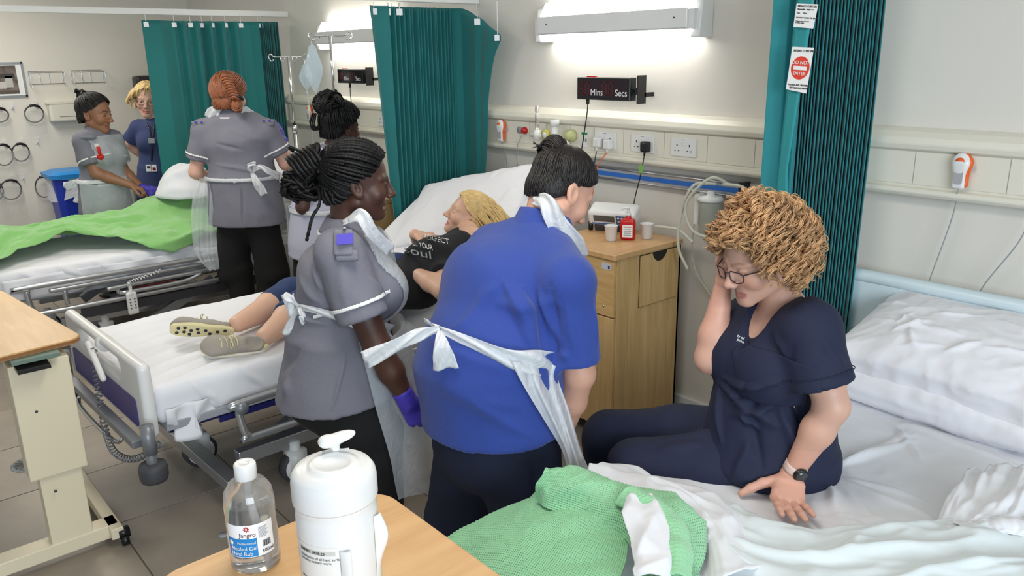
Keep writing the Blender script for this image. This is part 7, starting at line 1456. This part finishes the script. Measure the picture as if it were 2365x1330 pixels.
# turned-back top sheet lying along the near side and foot
def heap(path_l, path_r, top, n, m_, amp, sc_, seed, mtl, nm, label, cat, ns=170, nv=90, kind=None, hi=.0, thick=.003, par=None, sharp=1, wf=6.0, uf=3.0):
    """cover lying on the bed between two ground lines; top(u, w) is its height above ZB or the floor line"""
    A_, B_ = spline(path_l, ns), spline(path_r, ns)
    def fn(U, W): i = np.round(U*(ns-1)).astype(int); P = A_[i]*(1-W)[:, None]+B_[i]*W[:, None]; P[:, 2] += top(U, W); return P
    V, F = grid(fn, ns, nv); N = vnorm(V, F); N *= np.sign(N[:, 2:3]+1e-6)
    Ui, Wi = np.meshgrid(np.linspace(0, 1, ns), np.linspace(0, 1, nv), indexing='ij'); UW = np.stack([Ui.ravel()*uf, Wi.ravel()*wf, 0*Ui.ravel()+seed], 1); UW += pn(UW, .9, seed)[:, None]*.5
    d = amp*1.3*ridge(UW, 1.0, seed)+amp*.5*ridge(V, sc_*1.4, seed+1)+amp*.35*ridge(UW*A3(1.5, 2.2, 1), 1.0, seed+4)+amp*.12*pn(V, sc_*5, seed+2); V = V+N*d[:, None]
    o = mk(nm, V, F, mtl, par, base=V.mean(0)); solid(o, thick)
    return tag(o, label, cat)
z = ZB+.008
Z = lambda x, y, zz=z: onz(x, y, zz)
heap([Z(1660, 1180), Z(1760, 1230), Z(1900, 1250), Z(2050, 1225), Z(2200, 1225), Z(2340, 1215), Z(2480, 1210)], [Z(1480, 1500), Z(1650, 1560), Z(1850, 1600), Z(2050, 1600), Z(2300, 1560), Z(2600, 1500), Z(2700, 1450)],
     lambda U, W: .035*np.sin(PI*np.clip(W*1.2, 0, 1))+.01*np.clip(W*8, 0, 1), 1, 1, .022, 5.5, 3, MSHEET2, 'top_sheet', 'pale crumpled top sheet pushed back along the near side of the right-hand bed', 'sheet')
heap([Z(2240, 1095, z+.03), Z(2160, 1225, z+.02), Z(2165, 1250, z+.01)], [Z(2480, 1120, z+.05), Z(2420, 1210, z+.06), Z(2420, 1260, z+.04)], lambda U, W: .02*np.sin(W*PI)+.01*np.sin(U*9), 1, 1, .014, 8, 6, MSHEET, 'folded_sheet', 'white sheet corner folded back, nearest the lower right of the picture', 'sheet', 60, 60)
heap([Z(1370, 1105, z+.0), Z(1470, 1100, z+.0), Z(1560, 1135, z+.01), Z(1640, 1170, z+.02), Z(1710, 1230, z+.03), Z(1760, 1340, z+.03)], [Z(1340, 1180, z), Z(1430, 1200, z), Z(1500, 1230, z+.0), Z(1560, 1290, z), Z(1600, 1350, z), Z(1620, 1450, z)], lambda U, W: .035*np.sin(PI*W)+.012, 1, 1, .016, 6, 12, MSHEET, 'bunched_sheet', 'white sheet bunched between the green blanket and the seated woman', 'sheet', 120, 60, wf=2.6)
# green cellular blanket: real holes left out of an open-weave grid on the near part, soft solid cloth under the frame's edge
MGC = mat('green_cellular', (146, 204, 158), .9, bump=.3, bs=240, sheen=.3)
def cellular(A_, B_, top, ns, nv, amp, sc_, seed, holes, nm, par, rib=False):
    A_ = spline(A_, ns); B_ = spline(B_, ns)
    def fn(U, W): i = np.round(U*(ns-1)).astype(int); P = A_[i]*(1-W)[:, None]+B_[i]*W[:, None]; P[:, 2] += top(U, W); return P
    V, F = grid(fn, ns, nv); N = vnorm(V, F); N *= np.sign(N[:, 2:3]+1e-6)
    Q = V-V.min(0); d = amp*np.abs(ridge(V+pn(V, 3, seed)[:, None]*.08, sc_, seed))+amp*.4*np.abs(ridge(V, sc_*2.2, seed+1)); V = V+N*d[:, None]
    gi = np.arange(ns-1)[:, None]; gj = np.arange(nv-1)[None, :]
    hole = ((gi % 4 == 1) & (gj % 3 == 1) & ((gi//4+gj//3) % 1 == 0)) if holes else np.zeros((ns-1, nv-1), bool)
    kn = ((np.arange(ns)[:, None] % 4 < 2)*1.0*(np.arange(nv)[None, :] % 3 < 2)).ravel()*.0016; V = V+N*kn[:, None]
    F = F[~hole.ravel()]; return solid(mk(nm, V, F, MGC, par), .0035)
tG = thing('cellular_blanket', 'pale green cellular blanket thrown over the foot corner of the right-hand bed', 'blanket', Z(1300, 1250))
zb = ZB+.02
cellular([Z(1275, 1118, zb+.10), Z(1330, 1100, zb+.11), Z(1400, 1128, zb+.09), Z(1500, 1145, zb+.08), Z(1580, 1175, zb+.08), Z(1618, 1240, zb+.07), Z(1600, 1345, zb+.05)], [Z(1240, 1150, zb+.06), Z(1300, 1185, zb+.06), Z(1380, 1215, zb+.06), Z(1440, 1240, zb+.06), Z(1480, 1300, zb+.05), Z(1480, 1360, zb+.05), Z(1440, 1450, zb+.05)], lambda U, W: .045*np.sin(PI*W)+.0*U, 330, 110, .018, 7, 2, True, 'open_weave', tG)
cellular([Z(1245, 1140, zb+.05), Z(1190, 1172, zb+.0), Z(1050, 1240, zb-.04), Z(990, 1300, zb-.08), Z(985, 1380, zb-.14)], [Z(1450, 1225, zb+.05), Z(1450, 1260, zb+.04), Z(1440, 1330, zb+.03), Z(1400, 1420, zb+.02), Z(1300, 1520, zb)], lambda U, W: .05*np.sin(PI*W*.9)+.0*U, 260, 260, .010, 4.5, 5, True, 'hanging_part', tG)
cellular([Z(1470, 1130, zb+.14), Z(1560, 1190, zb+.13), Z(1590, 1250, zb+.12), Z(1590, 1350, zb+.10)], [Z(1420, 1165, zb+.12), Z(1490, 1200, zb+.12), Z(1530, 1260, zb+.12), Z(1535, 1350, zb+.10)], lambda U, W: .02*np.sin(PI*W), 120, 24, .008, 6, 8, False, 'bound_edge', tG)
heap([Z(1448, 1168, zb+.12), Z(1450, 1220, zb+.13), Z(1470, 1290, zb+.12), Z(1480, 1350, zb+.11)], [Z(1500, 1160, zb+.13), Z(1530, 1210, zb+.13), Z(1535, 1290, zb+.12), Z(1540, 1350, zb+.11)], lambda U, W: .0+.015*np.sin(PI*W), 1, 1, .012, 9, 15, MSHEET, 'sheet_fold', 'small white sheet fold poking out of the green cellular blanket', 'sheet', 60, 30, wf=1.2, uf=1.6)
# side rails and hem under the near-left edge of the bed
V, F = grid(lambda U, W: A3(-1.478, 0, 0)+np.stack([-.012*np.sin(U*40)*W-.01*W, 1.1+1.5*U, ZB-.02-.14*W-.02*W*np.sin(U*13)], 1), 90, 8); o = mk('sheet_hem', V, F, MSHEET, b1); solid(o, .002)
